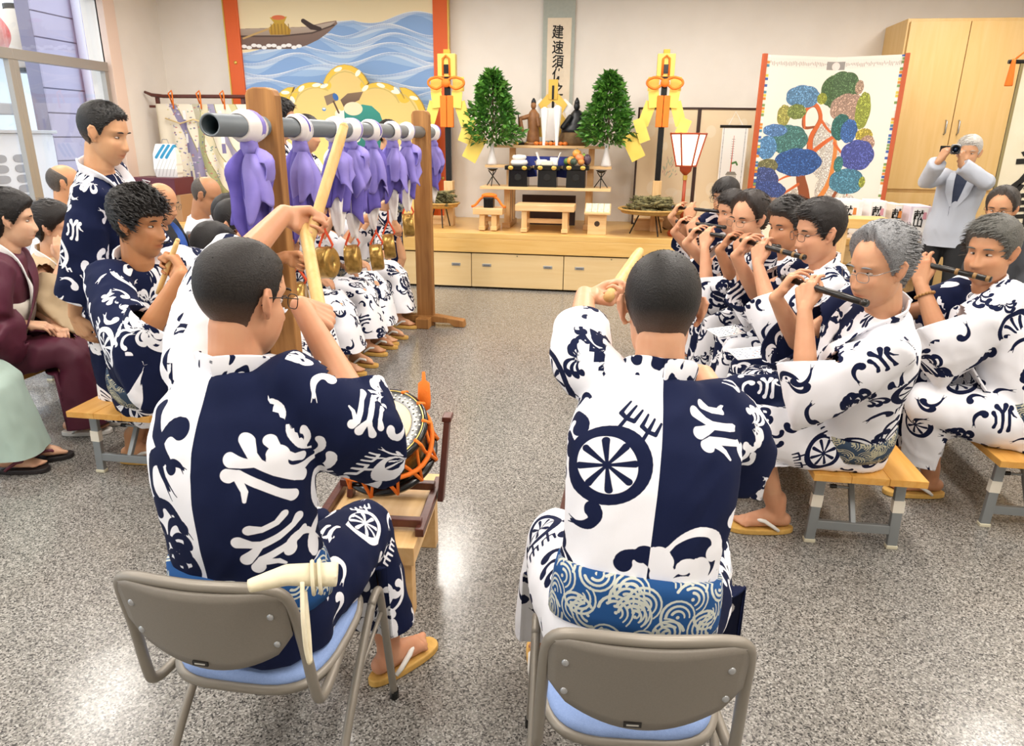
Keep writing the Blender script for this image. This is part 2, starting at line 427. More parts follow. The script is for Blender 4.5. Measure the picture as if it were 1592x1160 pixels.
# ------------------------------------------------------------------ stage
SY, SZ, SX0, SX1 = 7.72, .62, -5.9, 2.85
STW = wood('stage_wood', '#dcae62', '#e7c07a', .32, 0, .8); STP = wood('stage_panel', '#dfc08a', '#e6cb99', .38, 0, .5)
st = bpy.data.objects.new('stage', None); COL.objects.link(st); st['kind'] = 'structure'; st.location = (0, SY, 0)
dY = WY1 - SY
part(st, 'platform', MB().box(((SX0 + SX1) / 2, dY / 2, SZ - .03), (SX1 - SX0, dY, .06)), STW, bevel=.004)
part(st, 'apron', MB().box(((SX0 + SX1) / 2, .02, SZ - .135), (SX1 - SX0, .04, .15)), STW, bevel=.004)
part(st, 'plinth', MB().box(((SX0 + SX1) / 2, dY / 2 + .05, .27), (SX1 - SX0 - .02, dY - .1, .54)), mat('stage_dark', '#6e5836', .7))
xs = [SX0, -4.85, -3.75, -2.65, -1.56, -.53, .5, 1.55, 2.85]
HND = mat('pull_metal', '#b5b7b9', .35, .8)
for i in range(len(xs) - 1):
    a, b = xs[i] + .004, xs[i + 1] - .004
    p = part(st, 'drawer_front', MB().box(((a + b) / 2, .032, .21), (b - a, .036, .37)), STP, bevel=.003)
    for xx in ((a + .17, b - .17)):
        part(p, 'pull', MB().box((xx, .012, .27), (.10, .008, .032)), HND, bevel=.003); part(p, 'pull_recess', MB().box((xx, .007, .267), (.07, .004, .018)), mat('pull_dark', '#6f7173', .5))
    part(p, 'lock', MB().lathe([(.008, 0), (.008, .004)], 10, ((a + b) / 2, .0135, .38), (0, -1, 0)), mat('lock_metal', '#8b7d66', .4, .6))
# ------------------------------------------------------------------ yukata prints
PXM = 1280.0      # print pixels per metre
def comma(cv, x, y, ang, L, r, curl=1, streak=True, turn=2.4):
    n = 16; p = [np.array([x, y], float)]; a = ang
    for i in range(n):
        t = (i + 1) / n; a = ang + curl * turn * t ** 2.2
        p.append(p[-1] + L / n * np.array([math.cos(a), math.sin(a)]))
    rad = [r * (.16 + .42 * min(1, (i / n) / .55) + .42 * max(0, ((i / n) - .72) / .28)) for i in range(n + 1)]
    cv.stroke(p, rad, (1, 1, 1), wrap=True)
    if streak:
        for k in (-1, 1):
            q = [p[0] + k * r * .45 * np.array([-math.sin(ang), math.cos(ang)]) - .12 * L * np.array([math.cos(ang), math.sin(ang)]), p[4], p[6]]
            cv.stroke(q, [r * .05, r * .16, r * .3], (1, 1, 1), wrap=True)
def cluster(cv, x, y, ang, spread, n, L, r):
    for i in range(n):
        f = (i / (n - 1) - .5) if n > 1 else 0; a = ang + f * spread; l = L * (.62 + .38 * ((i * 7) % 3) / 2)
        comma(cv, x + .25 * l * math.cos(a), y + .25 * l * math.sin(a), a, l, r * (.8 + .3 * ((i * 5) % 4) / 3), curl=1 if f >= 0 else -1)
def wheel(cv, x, y, R, ring=.17, n=8, legs=None):
    a = np.linspace(0, 2 * math.pi, 41)
    cv.stroke(np.stack([x + R * np.cos(a), y + R * np.sin(a)], 1), [R * ring * (.75 + .35 * math.sin(t * 1.0 + 1) ** 2) for t in a], (1, 1, 1), wrap=True)
    for i in range(n):
        t = i / n * 2 * math.pi + .2
        cv.stroke([(x, y), (x + .72 * R * math.cos(t), y + .72 * R * math.sin(t))], [R * .035, R * .105], (1, 1, 1), wrap=True)
    if legs is not None:
        for k in (-1, 1):
            bx, by = x + R * 1.15 * math.cos(legs + k * .35), y + R * 1.15 * math.sin(legs + k * .35); d = np.array([math.cos(legs), math.sin(legs)]); e = np.array([-d[1], d[0]])
            cv.stroke([(bx, by), np.array([bx, by]) + d * R * .32], R * .06, (1, 1, 1), wrap=True)
            for j in (-1, 0, 1):
                q = np.array([bx, by]) + d * R * .3
                cv.stroke([q, q + e * j * R * .25 + d * R * .05, q + e * j * R * .27 + d * R * .42], [R * .06, R * .07, R * .045], (1, 1, 1), wrap=True)
def bone(cv, x, y, sc, rot=0., flip=1):
    """thick flaring brush strokes crossing each other"""
    def T(pts): 
        c, s_ = math.cos(rot), math.sin(rot); return [(x + sc * (c * a * flip - s_ * b), y + sc * (s_ * a * flip + c * b)) for a, b in pts]
    for pts, rr in (([(-.15, .95), (-.12, .6), (-.05, .35), (.3, 0), (.75, -.35), (1.0, -.42)], (.2, .12, .13, .12, .11, .17)),
                    ([(.35, .85), (.45, .55), (.75, .25), (1.05, .15)], (.17, .1, .1, .13)),
                    ([(-.62, .5), (-.4, .42), (-.12, .35)], (.2, .15, .1)),
                    ([(-.75, .1), (-.5, .12), (-.15, -.2), (.25, -.6), (.6, -.85)], (.2, .12, .12, .11, .17)),
                    ([(-.55, .05), (-.45, -.35), (-.5, -.62)], (.11, .08, .04))):
        cv.stroke(T(pts), [sc * q for q in rr], (1, 1, 1), wrap=True)
def motif_tile():
    cv = Canvas(1024, 1024, (0, 0, 0))
    cluster(cv, 200, 250, 1.4, 3.8, 11, 120, 20); cluster(cv, 190, 290, 2.2, 2.4, 8, 210, 19); cluster(cv, 215, 200, -1.6, 2.6, 7, 90, 17)
    cluster(cv, 720, 690, -.9, 3.6, 11, 130, 20); cluster(cv, 740, 640, .3, 2.2, 7, 210, 18); cluster(cv, 690, 720, 2.4, 2.4, 7, 95, 17)
    cluster(cv, 560, 130, 2.6, 3.0, 8, 110, 18); cluster(cv, 930, 760, 1.2, 2.4, 6, 120, 18); cluster(cv, 60, 700, .6, 2.2, 6, 90, 16)
    wheel(cv, 265, 735, 96, legs=-1.5); wheel(cv, 815, 260, 88, legs=.9)
    bone(cv, 470, 470, 78, .5); bone(cv, 930, 60, 62, 2.2)
    for x, y, a, L, c in ((420, 820, .4, 160, 1), (460, 960, -.3, 140, -1), (90, 520, 1.2, 140, -1), (950, 480, 1.7, 160, 1), (620, 380, -2.2, 130, 1), (60, 930, .2, 120, 1), (600, 880, 1.1, 120, -1), (420, 300, -.6, 130, 1), (560, 620, 2.8, 120, 1), (380, 600, 1.9, 110, -1), (700, 420, .5, 110, 1), (340, 60, 1.3, 120, 1), (720, 960, .9, 120, -1), (480, 40, .3, 90, 1), (850, 900, 2.8, 110, 1)):
        comma(cv, x, y, a, L, 20, c)
    return cv.image('print_motifs', True)
def obi_tile():
    cv = Canvas(512, 512, (0, 0, 0))
    rr = random.Random(3)
    for k in range(26):
        x, y = rr.uniform(0, 512), rr.uniform(0, 512); a0 = rr.uniform(0, 6.28); s_ = rr.choice((-1, 1))
        for j in range(3):
            r = 26 + j * 20; t = np.linspace(0, 2.6 + .6 * j, 14)
            cv.stroke(np.stack([x + r * np.cos(a0 + s_ * t), y + r * np.sin(a0 + s_ * t)], 1), [3 + 3 * q for q in np.linspace(0, 1, 14)], (1, 1, 1), wrap=True)
        cv.ell(x, y, 7, 7, (1, 1, 1))
    return cv.image('print_waves', True)
def back_left():
    cv = Canvas(1024, 1024, (0, 0, 0)); X = lambda u: (u + .4) * PXM
    for x, y, a, L, c in ((.06, .50, -2.0, .0, 1),):
        pass
    cv.stroke([(X(-.15), 660), (X(-.12), 600), (X(-.05), 520)], [22, 20, 14], (1, 1, 1)); 
    comma(cv, X(-.06), 455, 2.2, 230, 30, -1); comma(cv, X(-.07), 380, 2.5, 220, 28, -1); comma(cv, X(-.03), 330, 2.0, 170, 28, 1)
    cluster(cv, X(-.10), 270, 1.6, 5.4, 12, 115, 23); cluster(cv, X(-.13), 220, 2.2, 4.0, 8, 95, 20)
    comma(cv, X(-.2), 180, -.6, 120, 20, 1); comma(cv, X(-.27), 420, 1.4, 150, 22, 1); comma(cv, X(-.02), 520, 2.4, 60, 20, 1)
    bone(cv, X(.14), 510, 100, .1); bone(cv, X(.15), 295, 88, 1.1)
    comma(cv, X(.09), 150, .9, 140, 22, -1); cluster(cv, X(.30), 560, -2.0, 2.2, 5, 220, 30)
    comma(cv, X(.36), 420, 2.9, 190, 27, -1); comma(cv, X(.33), 300, 3.0, 160, 26, 1); cluster(cv, X(.34), 130, 2.4, 2.6, 5, 140, 24); comma(cv, X(.27), 250, 2.2, 150, 20, 1)
    return cv.image('print_back_a', True)
def back_right():
    cv = Canvas(1024, 1024, (0, 0, 0)); X = lambda u: (u + .4) * PXM
    wheel(cv, X(-.10), 510, 92, .2, legs=1.15)
    comma(cv, X(-.17), 340, -.2, 110, 24, 1); comma(cv, X(-.20), 250, -.5, 120, 20, -1); cluster(cv, X(-.26), 560, 1.2, 3.0, 6, 130, 24); cluster(cv, X(-.28), 180, 1.8, 3.0, 7, 140, 20)
    comma(cv, X(-.27), 420, 1.3, 120, 22, -1)
    bone(cv, X(.14), 630, 85, .75, 1)
    for k, y in enumerate((560, 480, 400, 320, 250, 190)):
        comma(cv, X(.235 + .01 * (k % 2)), y - 40, 1.5 + .2 * (k % 3), 110, 26, -1 if k % 2 else 1)
        comma(cv, X(.29), y - 20, 1.9, 100, 24, 1)
    cluster(cv, X(.03), 215, 1.0, 2.4, 6, 120, 28); comma(cv, X(.03), 300, .9, 190, 22, -1); cluster(cv, X(.12), 205, .8, 2.0, 5, 110, 26)
    for x, y in ((.03, 240), (.06, 200), (.11, 235), (.08, 165), (.17, 225)):
        cv.ell(X(x), y, 34, 27, (1, 1, 1), .5)
    return cv.image('print_back_b', True)
IM_MOTIF, IM_OBI, IM_BA, IM_BB = motif_tile(), obi_tile(), back_left(), back_right()
WHITE, NAVY = '#f1f1f6', '#0f1839'
def cloth_bump(nt, b, scale=900, st=.25):
    N, L = nt.nodes, nt.links
    tc = N.new('ShaderNodeTexCoord'); t = N.new('ShaderNodeTexNoise'); t.inputs['Scale'].default_value = scale
    bp = N.new('ShaderNodeBump'); bp.inputs['Strength'].default_value = st; bp.inputs['Distance'].default_value = .001
    L.new(tc.outputs['Object'], t.inputs['Vector']); L.new(t.outputs['Fac'], bp.inputs['Height']); L.new(bp.outputs[0], b.inputs['Normal'])
def two_tone(name, im, c1, c2, scale=1 / .8, off=(0, 0), split=True):
    """printed cotton: motif mask swaps ground and figure on the two halves of the robe"""
    if name in MATS: return MATS[name]
    m, nt, b = newmat(name); MATS[name] = m; N, L = nt.nodes, nt.links
    uv = N.new('ShaderNodeUVMap'); uv.uv_map = 'UVMap'; mp = N.new('ShaderNodeMapping')
    mp.inputs['Scale'].default_value = (scale, scale, 1); mp.inputs['Location'].default_value = (off[0], off[1], 0)
    t = N.new('ShaderNodeTexImage'); t.image = im
    L.new(uv.outputs[0], mp.inputs[0]); L.new(mp.outputs[0], t.inputs[0])
    fac = t.outputs['Color']
    if split:
        at = N.new('ShaderNodeAttribute'); at.attribute_name = 'side'
        g = N.new('ShaderNodeMath'); g.operation = 'GREATER_THAN'; g.inputs[1].default_value = 0.0; L.new(at.outputs['Fac'], g.inputs[0])
        d = N.new('ShaderNodeMath'); d.operation = 'SUBTRACT'; L.new(fac, d.inputs[0]); L.new(g.outputs[0], d.inputs[1])
        a = N.new('ShaderNodeMath'); a.operation = 'ABSOLUTE'; L.new(d.outputs[0], a.inputs[0]); fac = a.outputs[0]
    mx = N.new('ShaderNodeMix'); mx.data_type = 'RGBA'; mx.inputs['A'].default_value = lin(c1); mx.inputs['B'].default_value = lin(c2)
    L.new(fac, mx.inputs['Factor']); L.new(mx.outputs['Result'], b.inputs['Base Color'])
    b.inputs['Roughness'].default_value = .85; b.inputs['Specular IOR Level'].default_value = .2
    cloth_bump(nt, b); return m
YUK = two_tone('yukata_cotton', IM_MOTIF, WHITE, NAVY, scale=1 / .68)
YUKA = two_tone('yukata_back_a', IM_BA, WHITE, NAVY, off=(.5, 0))
YUKB = two_tone('yukata_back_b', IM_BB, WHITE, NAVY, off=(.5, 0))
OBI = two_tone('obi_blue', IM_OBI, '#234f86', '#c9ccc0', scale=1 / .28, split=False)
OBI2 = two_tone('obi_grey', IM_OBI, '#3a4a5e', '#b9b49a', scale=1 / .2, split=False)

def blotch(name, c1, c2, scale, thr):
    m, nt, b = newmat(name); N, L = nt.nodes, nt.links
    tc = N.new('ShaderNodeTexCoord'); t = N.new('ShaderNodeTexNoise'); t.inputs['Scale'].default_value = scale; t.inputs['Detail'].default_value = 1.5; t.inputs['Distortion'].default_value = 1.2
    L.new(tc.outputs['Object'], t.inputs['Vector']); r = N.new('ShaderNodeValToRGB'); r.color_ramp.elements[0].position = thr; r.color_ramp.elements[1].position = thr + .012
    r.color_ramp.elements[0].color = lin(c1); r.color_ramp.elements[1].color = lin(c2); L.new(t.outputs['Fac'], r.inputs['Fac']); L.new(r.outputs[0], b.inputs['Base Color'])
    b.inputs['Roughness'].default_value = .85; b.inputs['Specular IOR Level'].default_value = .2; return m
COLLAR = blotch('collar_print', WHITE, NAVY, 17, .57)
# ------------------------------------------------------------------ tools for soft shapes
TMP = bpy.data.scenes.new('workshop')
def remesh(mb, voxel, smooth=2, adapt=0.):
    me = mb.mesh('soft'); o = bpy.data.objects.new('soft', me); TMP.collection.objects.link(o)
    r = o.modifiers.new('r', 'REMESH'); r.mode = 'VOXEL'; r.voxel_size = voxel; r.adaptivity = adapt
    if smooth:
        s = o.modifiers.new('s', 'SMOOTH'); s.factor = .5; s.iterations = smooth
    vl = TMP.view_layers[0]; vl.update()
    out = bpy.data.meshes.new_from_object(o.evaluated_get(vl.depsgraph))
    bpy.data.objects.remove(o); bpy.data.meshes.remove(me)
    return out
def getco(me):
    a = np.empty(len(me.vertices) * 3); me.vertices.foreach_get('co', a); return a.reshape(-1, 3)
def setco(me, co): me.vertices.foreach_set('co', np.ascontiguousarray(co).ravel()); me.update()
def getno(me):
    a = np.empty(len(me.vertices) * 3); me.vertex_normals.foreach_get('vector', a); return a.reshape(-1, 3)
def vnoise(p):
    p = np.asarray(p, float); i = np.floor(p).astype(np.int64); f = p - i; f = f * f * (3 - 2 * f)
    def h(a, b, c):
        n = (a * 374761393 + b * 668265263 + c * 2147483647) & 0xffffffff
        n = ((n ^ (n >> 13)) * 1274126177) & 0xffffffff
        return ((n ^ (n >> 16)) & 0xffff) / 65535.0
    r = 0
    for dx in (0, 1):
        for dy in (0, 1):
            for dz in (0, 1):
                w = (f[:, 0] if dx else 1 - f[:, 0]) * (f[:, 1] if dy else 1 - f[:, 1]) * (f[:, 2] if dz else 1 - f[:, 2])
                r = r + w * h(i[:, 0] + dx, i[:, 1] + dy, i[:, 2] + dz)
    return r
def joinmesh(name, meshes):
    bm = bmesh.new()
    for m in meshes: bm.from_mesh(m)
    out = bpy.data.meshes.new(name); bm.to_mesh(out); bm.free()
    for m in meshes: bpy.data.meshes.remove(m)
    return out
def cuts(me, planes):
    """open sleeves and hems: (point, normal, radius, own bone, other bones) cuts away what lies beyond the plane"""
    bm = bmesh.new(); bm.from_mesh(me)
    def dist(c, b): d = b[1] - b[0]; t = np.clip(((c - b[0]) @ d) / (d @ d), 0, 1.); return np.linalg.norm(c - b[0] - t[:, None] * d, axis=1) / b[2]
    for co, no, rad, own, oth in planes:
        co_, no_ = Vector(co), Vector(no)
        fs = [f for f in bm.faces if (f.calc_center_median() - co_).length < rad]
        if own is not None and fs:
            c = np.array([f.calc_center_median() for f in fs]); do = dist(c, own); ok = np.ones(len(fs), bool)
            for b in oth: ok &= do < dist(c, b)
            fs = [f for f, k in zip(fs, ok) if k]
        if not fs: continue
        geo = set(fs)
        for f in fs: geo.update(f.edges); geo.update(f.verts)
        bmesh.ops.bisect_plane(bm, geom=list(geo), plane_co=co_, plane_no=no_, clear_outer=True)
    bm.to_mesh(me); bm.free()

# ------------------------------------------------------------------ head
def _ellr(d, c, a):
    a = np.asarray(a); c = np.asarray(c); dd = d / a; cc = c / a
    A = (dd * dd).sum(1); B = (dd * cc).sum(1); Cq = (cc * cc).sum() - 1
    return (B + np.sqrt(np.maximum(B * B - A * Cq, 0))) / A
def head_r(d, jaw=1., fat=0., base=False):
    r1 = _ellr(d, (0, -.012, .028), (.0765, .096, .091)); r2 = _ellr(d, (0, .016, -.046), (.0625 * jaw + fat, .072, .078))
    k = 130.; r = np.log(np.exp(k * r1) + np.exp(k * r2)) / k - .004
    if base: return r
    p = d * r[:, None]; x, y, z = p.T; f = np.clip(d[:, 1] * 3, 0, 1)
    g = lambda cx, cz, sx, sz: np.exp(-((x - cx) / sx) ** 2 - ((z - cz) / sz) ** 2)
    s = lambda cx, cz, sx, sz: g(cx, cz, sx, sz) + g(-cx, cz, sx, sz)
    q = -.010 * s(.031, .002, .017, .012) + .0045 * s(.03, .024, .024, .009) + .004 * s(.046, -.026, .02, .018) + .008 * g(0, -.108, .022, .016)
    pr = np.interp(z, [-.064, -.052, -.044, -.034, -.016, .008, .022], [0, .003, .012, .0185, .0125, .005, 0])
    sx = np.interp(z, [-.05, -.034, -.01, .01], [.016, .0135, .0095, .010])
    q = q + pr * np.exp(-(x / sx) ** 2) +   .005 * s(.0145, -.038, .007, .008)
    q = q + .0040 * g(0, -.0625, .019, .006) + .0042 * g(0, -.076, .016, .0065) - .005 * g(0, -.069, .024, .003) - .004 * g(0, -.088, .02, .007)
    q = q - .003 * s(.03, -.062, .008, .02)
    return r + q * f
def sph(n, m):
    th = np.linspace(0, 2 * math.pi, n, endpoint=False); ph = np.linspace(.02, math.pi - .02, m)
    d = np.stack([np.outer(np.sin(ph), np.sin(th)), np.outer(np.sin(ph), np.cos(th)), np.outer(np.cos(ph), np.ones(n))], -1)
    return d
HAIR = {}
def hairmat(col, skin='#caa083', rough=.5):
    k = 'hair_' + col
    if k in MATS: return MATS[k]
    m, nt, b = newmat(k); MATS[k] = m; N, L = nt.nodes, nt.links
    at = N.new('ShaderNodeAttribute'); at.attribute_name = 'fade'
    tc = N.new('ShaderNodeTexCoord'); t = N.new('ShaderNodeTexNoise'); t.inputs['Scale'].default_value = 260; t.inputs['Detail'].default_value = 5
    L.new(tc.outputs['Object'], t.inputs['Vector'])
    c = lin(col); r = N.new('ShaderNodeValToRGB'); r.color_ramp.elements[0].position = .3; r.color_ramp.elements[1].position = .75
    r.color_ramp.elements[0].color = tuple(.55 * q for q in c[:3]) + (1,); r.color_ramp.elements[1].color = tuple(min(1, 1.7 * q + .004) for q in c[:3]) + (1,)
    L.new(t.outputs['Fac'], r.inputs['Fac'])
    mx = N.new('ShaderNodeMix'); mx.data_type = 'RGBA'; mx.inputs['B'].default_value = lin(skin)
    L.new(at.outputs['Fac'], mx.inputs['Factor']); L.new(r.outputs[0], mx.inputs['A']); L.new(mx.outputs['Result'], b.inputs['Base Color'])
    b.inputs['Roughness'].default_value = rough; b.inputs['Specular IOR Level'].default_value = .35
    bp = N.new('ShaderNodeBump'); bp.inputs['Strength'].default_value = .6; bp.inputs['Distance'].default_value = .003
    L.new(t.outputs['Fac'], bp.inputs['Height']); L.new(bp.outputs[0], b.inputs['Normal'])
    return m
def skinmat(col):
    k = 'skin_' + col
    if k in MATS: return MATS[k]
    m, nt, b = newmat(k); MATS[k] = m; N, L = nt.nodes, nt.links
    at = N.new('ShaderNodeAttribute'); at.attribute_name = 'tint'
    c = lin(col); red = tuple(q * f for q, f in zip(c[:3], (.80, .42, .40))) + (1,)
    tc = N.new('ShaderNodeTexCoord'); t = N.new('ShaderNodeTexNoise'); t.inputs['Scale'].default_value = 18; t.inputs['Detail'].default_value = 5
    L.new(tc.outputs['Object'], t.inputs['Vector'])
    r = N.new('ShaderNodeValToRGB'); r.color_ramp.elements[0].color = c; r.color_ramp.elements[1].color = tuple(q * f for q, f in zip(c[:3], (.95, .86, .82))) + (1,)
    r.color_ramp.elements[0].position = .35; r.color_ramp.elements[1].position = .75
    L.new(t.outputs['Fac'], r.inputs['Fac'])
    mx = N.new('ShaderNodeMix'); mx.data_type = 'RGBA'; mx.inputs['B'].default_value = red
    L.new(at.outputs['Fac'], mx.inputs['Factor']); L.new(r.outputs[0], mx.inputs['A']); L.new(mx.outputs['Result'], b.inputs['Base Color'])
    b.inputs['Roughness'].default_value = .48; b.inputs['Specular IOR Level'].default_value = .4
    b.inputs['Subsurface Weight'].default_value = .12; b.inputs['Subsurface Radius'].default_value = (.02, .007, .004); b.inputs['Subsurface Scale'].default_value = .5
    return m
def hair_shell(style, jaw, fat, rs, near):
    """closed hair cap that rises out of the scalp along the hairline"""
    n, m = (84, 60) if near else (56, 40)
    d = sph(n, m); D = d.reshape(-1, 3); r = head_r(D, jaw, fat, base=True); p = D * r[:, None]
    az = np.degrees(np.abs(np.arctan2(D[:, 0], D[:, 1])))
    X = [0, 30, 52, 66, 76, 88, 100, 118, 140, 180]
    Z = dict(buzz=[.072, .070, .052, .03, -.012, .012, .016, -.05, -.088, -.094], short=[.066, .064, .048, .022, -.02, .008, .014, -.04, -.075, -.08],
             fringe=[.040, .040, .036, .012, -.02, -.006, .008, -.04, -.075, -.08], up=[.062, .058, .040, .010, -.012, .004, .0, -.045, -.075, -.074],
             bald=[.30, .30, .22, .12, -.012, .010, .016, -.04, -.07, -.074], recede=[.098, .10, .068, .03, -.015, .008, .014, -.04, -.075, -.08])[style['line']]
    zl = np.interp(az, X, Z)
    mk = np.clip((p[:, 2] - zl) / .016 + .5 + (vnoise(D * 55) - .5) * .7, 0, 1)
    top = np.clip((p[:, 2] + .01) / .09, 0, 1)
    if style['line'] == 'bald':
        mk *= np.clip((.066 - .10 * np.clip(D[:, 1], -1, 1) * .6 - p[:, 2]) / .02, 0, 1)
    th = style['side'] + (style['top'] - style['side']) * top ** 1.2
    th = th * (1 + style.get('rough', .25) * 2 * (.6 * vnoise(D * np.array(style.get('fq', (26, 9, 18))) + rs) + .4 * vnoise(D * np.array(style.get('fq', (26, 9, 18))) * 2.3 + rs) - .5))
    if 'sweep' in style:      # hair combed back or to the side stands higher there
        sw = nrm(style['sweep']); th = th * (1 + .45 * np.clip(D @ sw, -.6, 1))
    if 'back' in style: th = th + style['back'] * np.exp(-(((p - np.array([0, -.095, -.005])) / np.array([.05, .04, .045])) ** 2).sum(1))
    rr = np.where(mk > 0, r + th * mk - .003 * (1 - mk), r - .012)
    rr = r - .010 + (th + .010) * mk
    q = (D * rr[:, None])
    fade = np.clip((.005 - p[:, 2]) / .09, 0, 1) * style.get('fade', 0.)
    fade = np.clip(fade + (1 - mk) * .08, 0, 1)
    mb = MB(); q = q.reshape(m, n, 3)
    mb.loft([q[i] for i in range(m)])
    sp = []
    # loose strands that break the outline
    ns = style.get('strands', 700) if near else style.get('strands', 700) // 3
    idx = RNG.permutation(np.nonzero((mk > .8) & (p[:, 2] > style.get('smin', -.2)))[0]); idx = idx[np.arange(ns) % max(1, len(idx))] if len(idx) else []
    Q = q.reshape(-1, 3); lay = nrm(style.get('lay', (0, -.3, 1.0)))
    vs, fs = [], []
    for k, i in enumerate(idx):
        L_ = style.get('len', .008) * (.5 + RNG.random()); nn = D[i]; t = nrm(nn * style.get('up', .8) + lay * style.get('comb', .5) + (RNG.random(3) - .5) * style.get('mess', .7))
        s_ = nrm(np.cross(nn, t)) * (.0011 if near else .0016) * style.get('wd', 1.); b0 = Q[i] - nn * .002 + (RNG.random(3) - .5) * .006; c1 = b0 + t * L_ * .6; c2 = b0 + t * L_ * 1.0 - nn * L_ * style.get('droop', .25)
        o = len(vs); vs += [b0 - s_, b0 + s_, c1 + s_ * .8, c1 - s_ * .8, c2]; fs += [(o, o + 1, o + 2, o + 3), (o + 3, o + 2, o + 4)]
    nf = len(fade)
    if vs: mb.add(vs, fs)
    return mb, np.concatenate([fade, np.zeros(len(vs))])
STY = dict(
    buzz=dict(line='buzz', side=.003, top=.009, fade=.27, rough=.10, strands=1400, len=.006, comb=1., mess=.3, up=.15, smin=.02, lay=(0, .5, -.4), fq=(60, 60, 60)),
    crop=dict(line='buzz', side=.005, top=.014, fade=.3, rough=.12, strands=1800, len=.010, mess=.3, up=.15, comb=1., lay=(0, .8, .1), wd=1.5),
    short=dict(line='short', side=.009, top=.020, rough=.16, strands=1900, len=.026, comb=1., up=.12, lay=(.5, .5, -.2), mess=.35, sweep=(.3, .2, .9), wd=1.9),
    tousled=dict(line='fringe', side=.009, top=.030, fade=.25, rough=.34, strands=2200, len=.034, comb=1.0, up=.28, lay=(.2, .8, -.15), mess=.55, wd=2.0),
    boy=dict(line='fringe', side=.010, top=.020, rough=.12, strands=1900, len=.030, comb=1., up=.08, lay=(0, .7, -.5), mess=.25, wd=1.9),
    side=dict(line='short', side=.008, top=.024, rough=.16, strands=2000, len=.034, comb=1., up=.12, lay=(-.9, -.2, .1), mess=.3, sweep=(.6, .1, .8), wd=1.9, fq=(12, 26, 22)),
    back=dict(line='recede', side=.008, top=.022, rough=.14, strands=2400, len=.034, comb=1.3, up=.04, lay=(0, -1, -.35), mess=.12, sweep=(0, .2, .9), wd=2.0, fq=(30, 8, 22)),
    bald=dict(line='bald', side=.006, top=.006, rough=.15, strands=600, len=.012, fade=.25, up=.1, lay=(0, -.4, -1), comb=1., mess=.3),
    updo=dict(line='up', side=.014, top=.030, rough=.10, strands=1400, len=.035, comb=1.2, up=.03, lay=(0, -1, .1), mess=.15, back=.035, wd=1.8, fq=(26, 7, 26)))

# ------------------------------------------------------------------ hands, feet
def hand_mb(mb, O, Y, Z, side, curl=.5, s=1., thumb=None, spread=0., curls=None):
    """palm, four unequal fingers with knuckle bends and a thumb from the side of the palm; Z is the back of the hand, thumb at -X for a right hand"""
    Y = nrm(Y); Z = nrm(np.asarray(Z, float) - Y * (np.asarray(Z, float) @ Y)); X = np.cross(Y, Z) * (1 if side == 'R' else -1)
    P = lambda x, y, z: np.asarray(O, float) + s * (X * x + Y * y + Z * z)
    kx = [-.031, -.0105, .0105, .030]; ky = [.086, .091, .087, .077]; ln = [.073, .081, .075, .058]
    for i in range(4):
        mb.cap(P(kx[i] * .45, .004, 0), .017 * s, P(kx[i], ky[i], 0), .0125 * s, 10)
    mb.cap(P(-.012, .02, -.006), .017 * s, P(.022, .03, -.008), .016 * s, 10)
    for i in range(4):
        c = (curls[i] if curls is not None else curl); a = 0.; p = (kx[i], ky[i], -.001); r = .0098 - .0006 * i
        fx = spread * (i - 1.5)
        for j, (fr, deg) in enumerate(((.45, 75), (.31, 95), (.24, 55))):
            a += math.radians(deg) * c; l = ln[i] * fr
            q = (p[0] + l * fx * math.cos(a), p[1] + l * math.cos(a), p[2] - l * math.sin(a))
            mb.cap(P(*p), (r - .001 * j) * s, P(*q), (r - .001 * (j + 1)) * s, 8); p = q
    t = curl if thumb is None else thumb
    a0 = P(-.02, .02, -.004); a1 = P(-.046 + .012 * t, .05, -.012 - .014 * t); a2 = P(-.058 + .040 * t, .078, -.018 - .024 * t); a3 = P(-.060 + .062 * t, .102 - .006 * t, -.02 - .030 * t)
    mb.cap(a0, .017 * s, a1, .0135 * s, 10); mb.cap(a1, .0125 * s, a2, .0105 * s, 8); mb.cap(a2, .0105 * s, a3, .0085 * s, 8)
def foot_mb(mb, A, Yd, s=1., side='R', zf=.028):
    """A: ankle, foot flat with its sole at zf"""
    Y = nrm(V(Yd[0], Yd[1], 0)); X = V(Y[1], -Y[0], 0) * (1 if side == 'R' else -1); A = np.asarray(A, float)
    G = V(A[0], A[1], zf); P = lambda x, y, z: G + s * (X * x + Y * y) + V(0, 0, z * s)
    mb.cap(A + V(0, 0, .05), .037 * s, P(0, -.005, .055), .036 * s); mb.cap(P(0, -.038, .030), .030 * s, P(.002, .02, .04), .034 * s)
    mb.cap(P(0, .0, .055), .034 * s, P(-.004, .10, .026), .026 * s); mb.cap(P(0, -.03, .026), .026 * s, P(.016, .115, .018), .018 * s); mb.cap(P(-.012, .06, .02), .02 * s, P(-.020, .125, .018), .018 * s)
    for i in range(5):
        x = -.026 + .0145 * i; y = .158 - .007 * i - (.006 if i == 4 else 0); r = .0125 if i == 0 else .0095 - .0006 * i
        mb.cap(P(x * .9, .115, .015), r * s * 1.05, P(x, y, r * 1.05), r * s)
SANDAL_SOLE = mat('sandal_sole', '#d9ad5c', .6, noise=(60, '#b98a3c', .4)); SANDAL_STRAP = mat('sandal_strap', '#eceae4', .7)
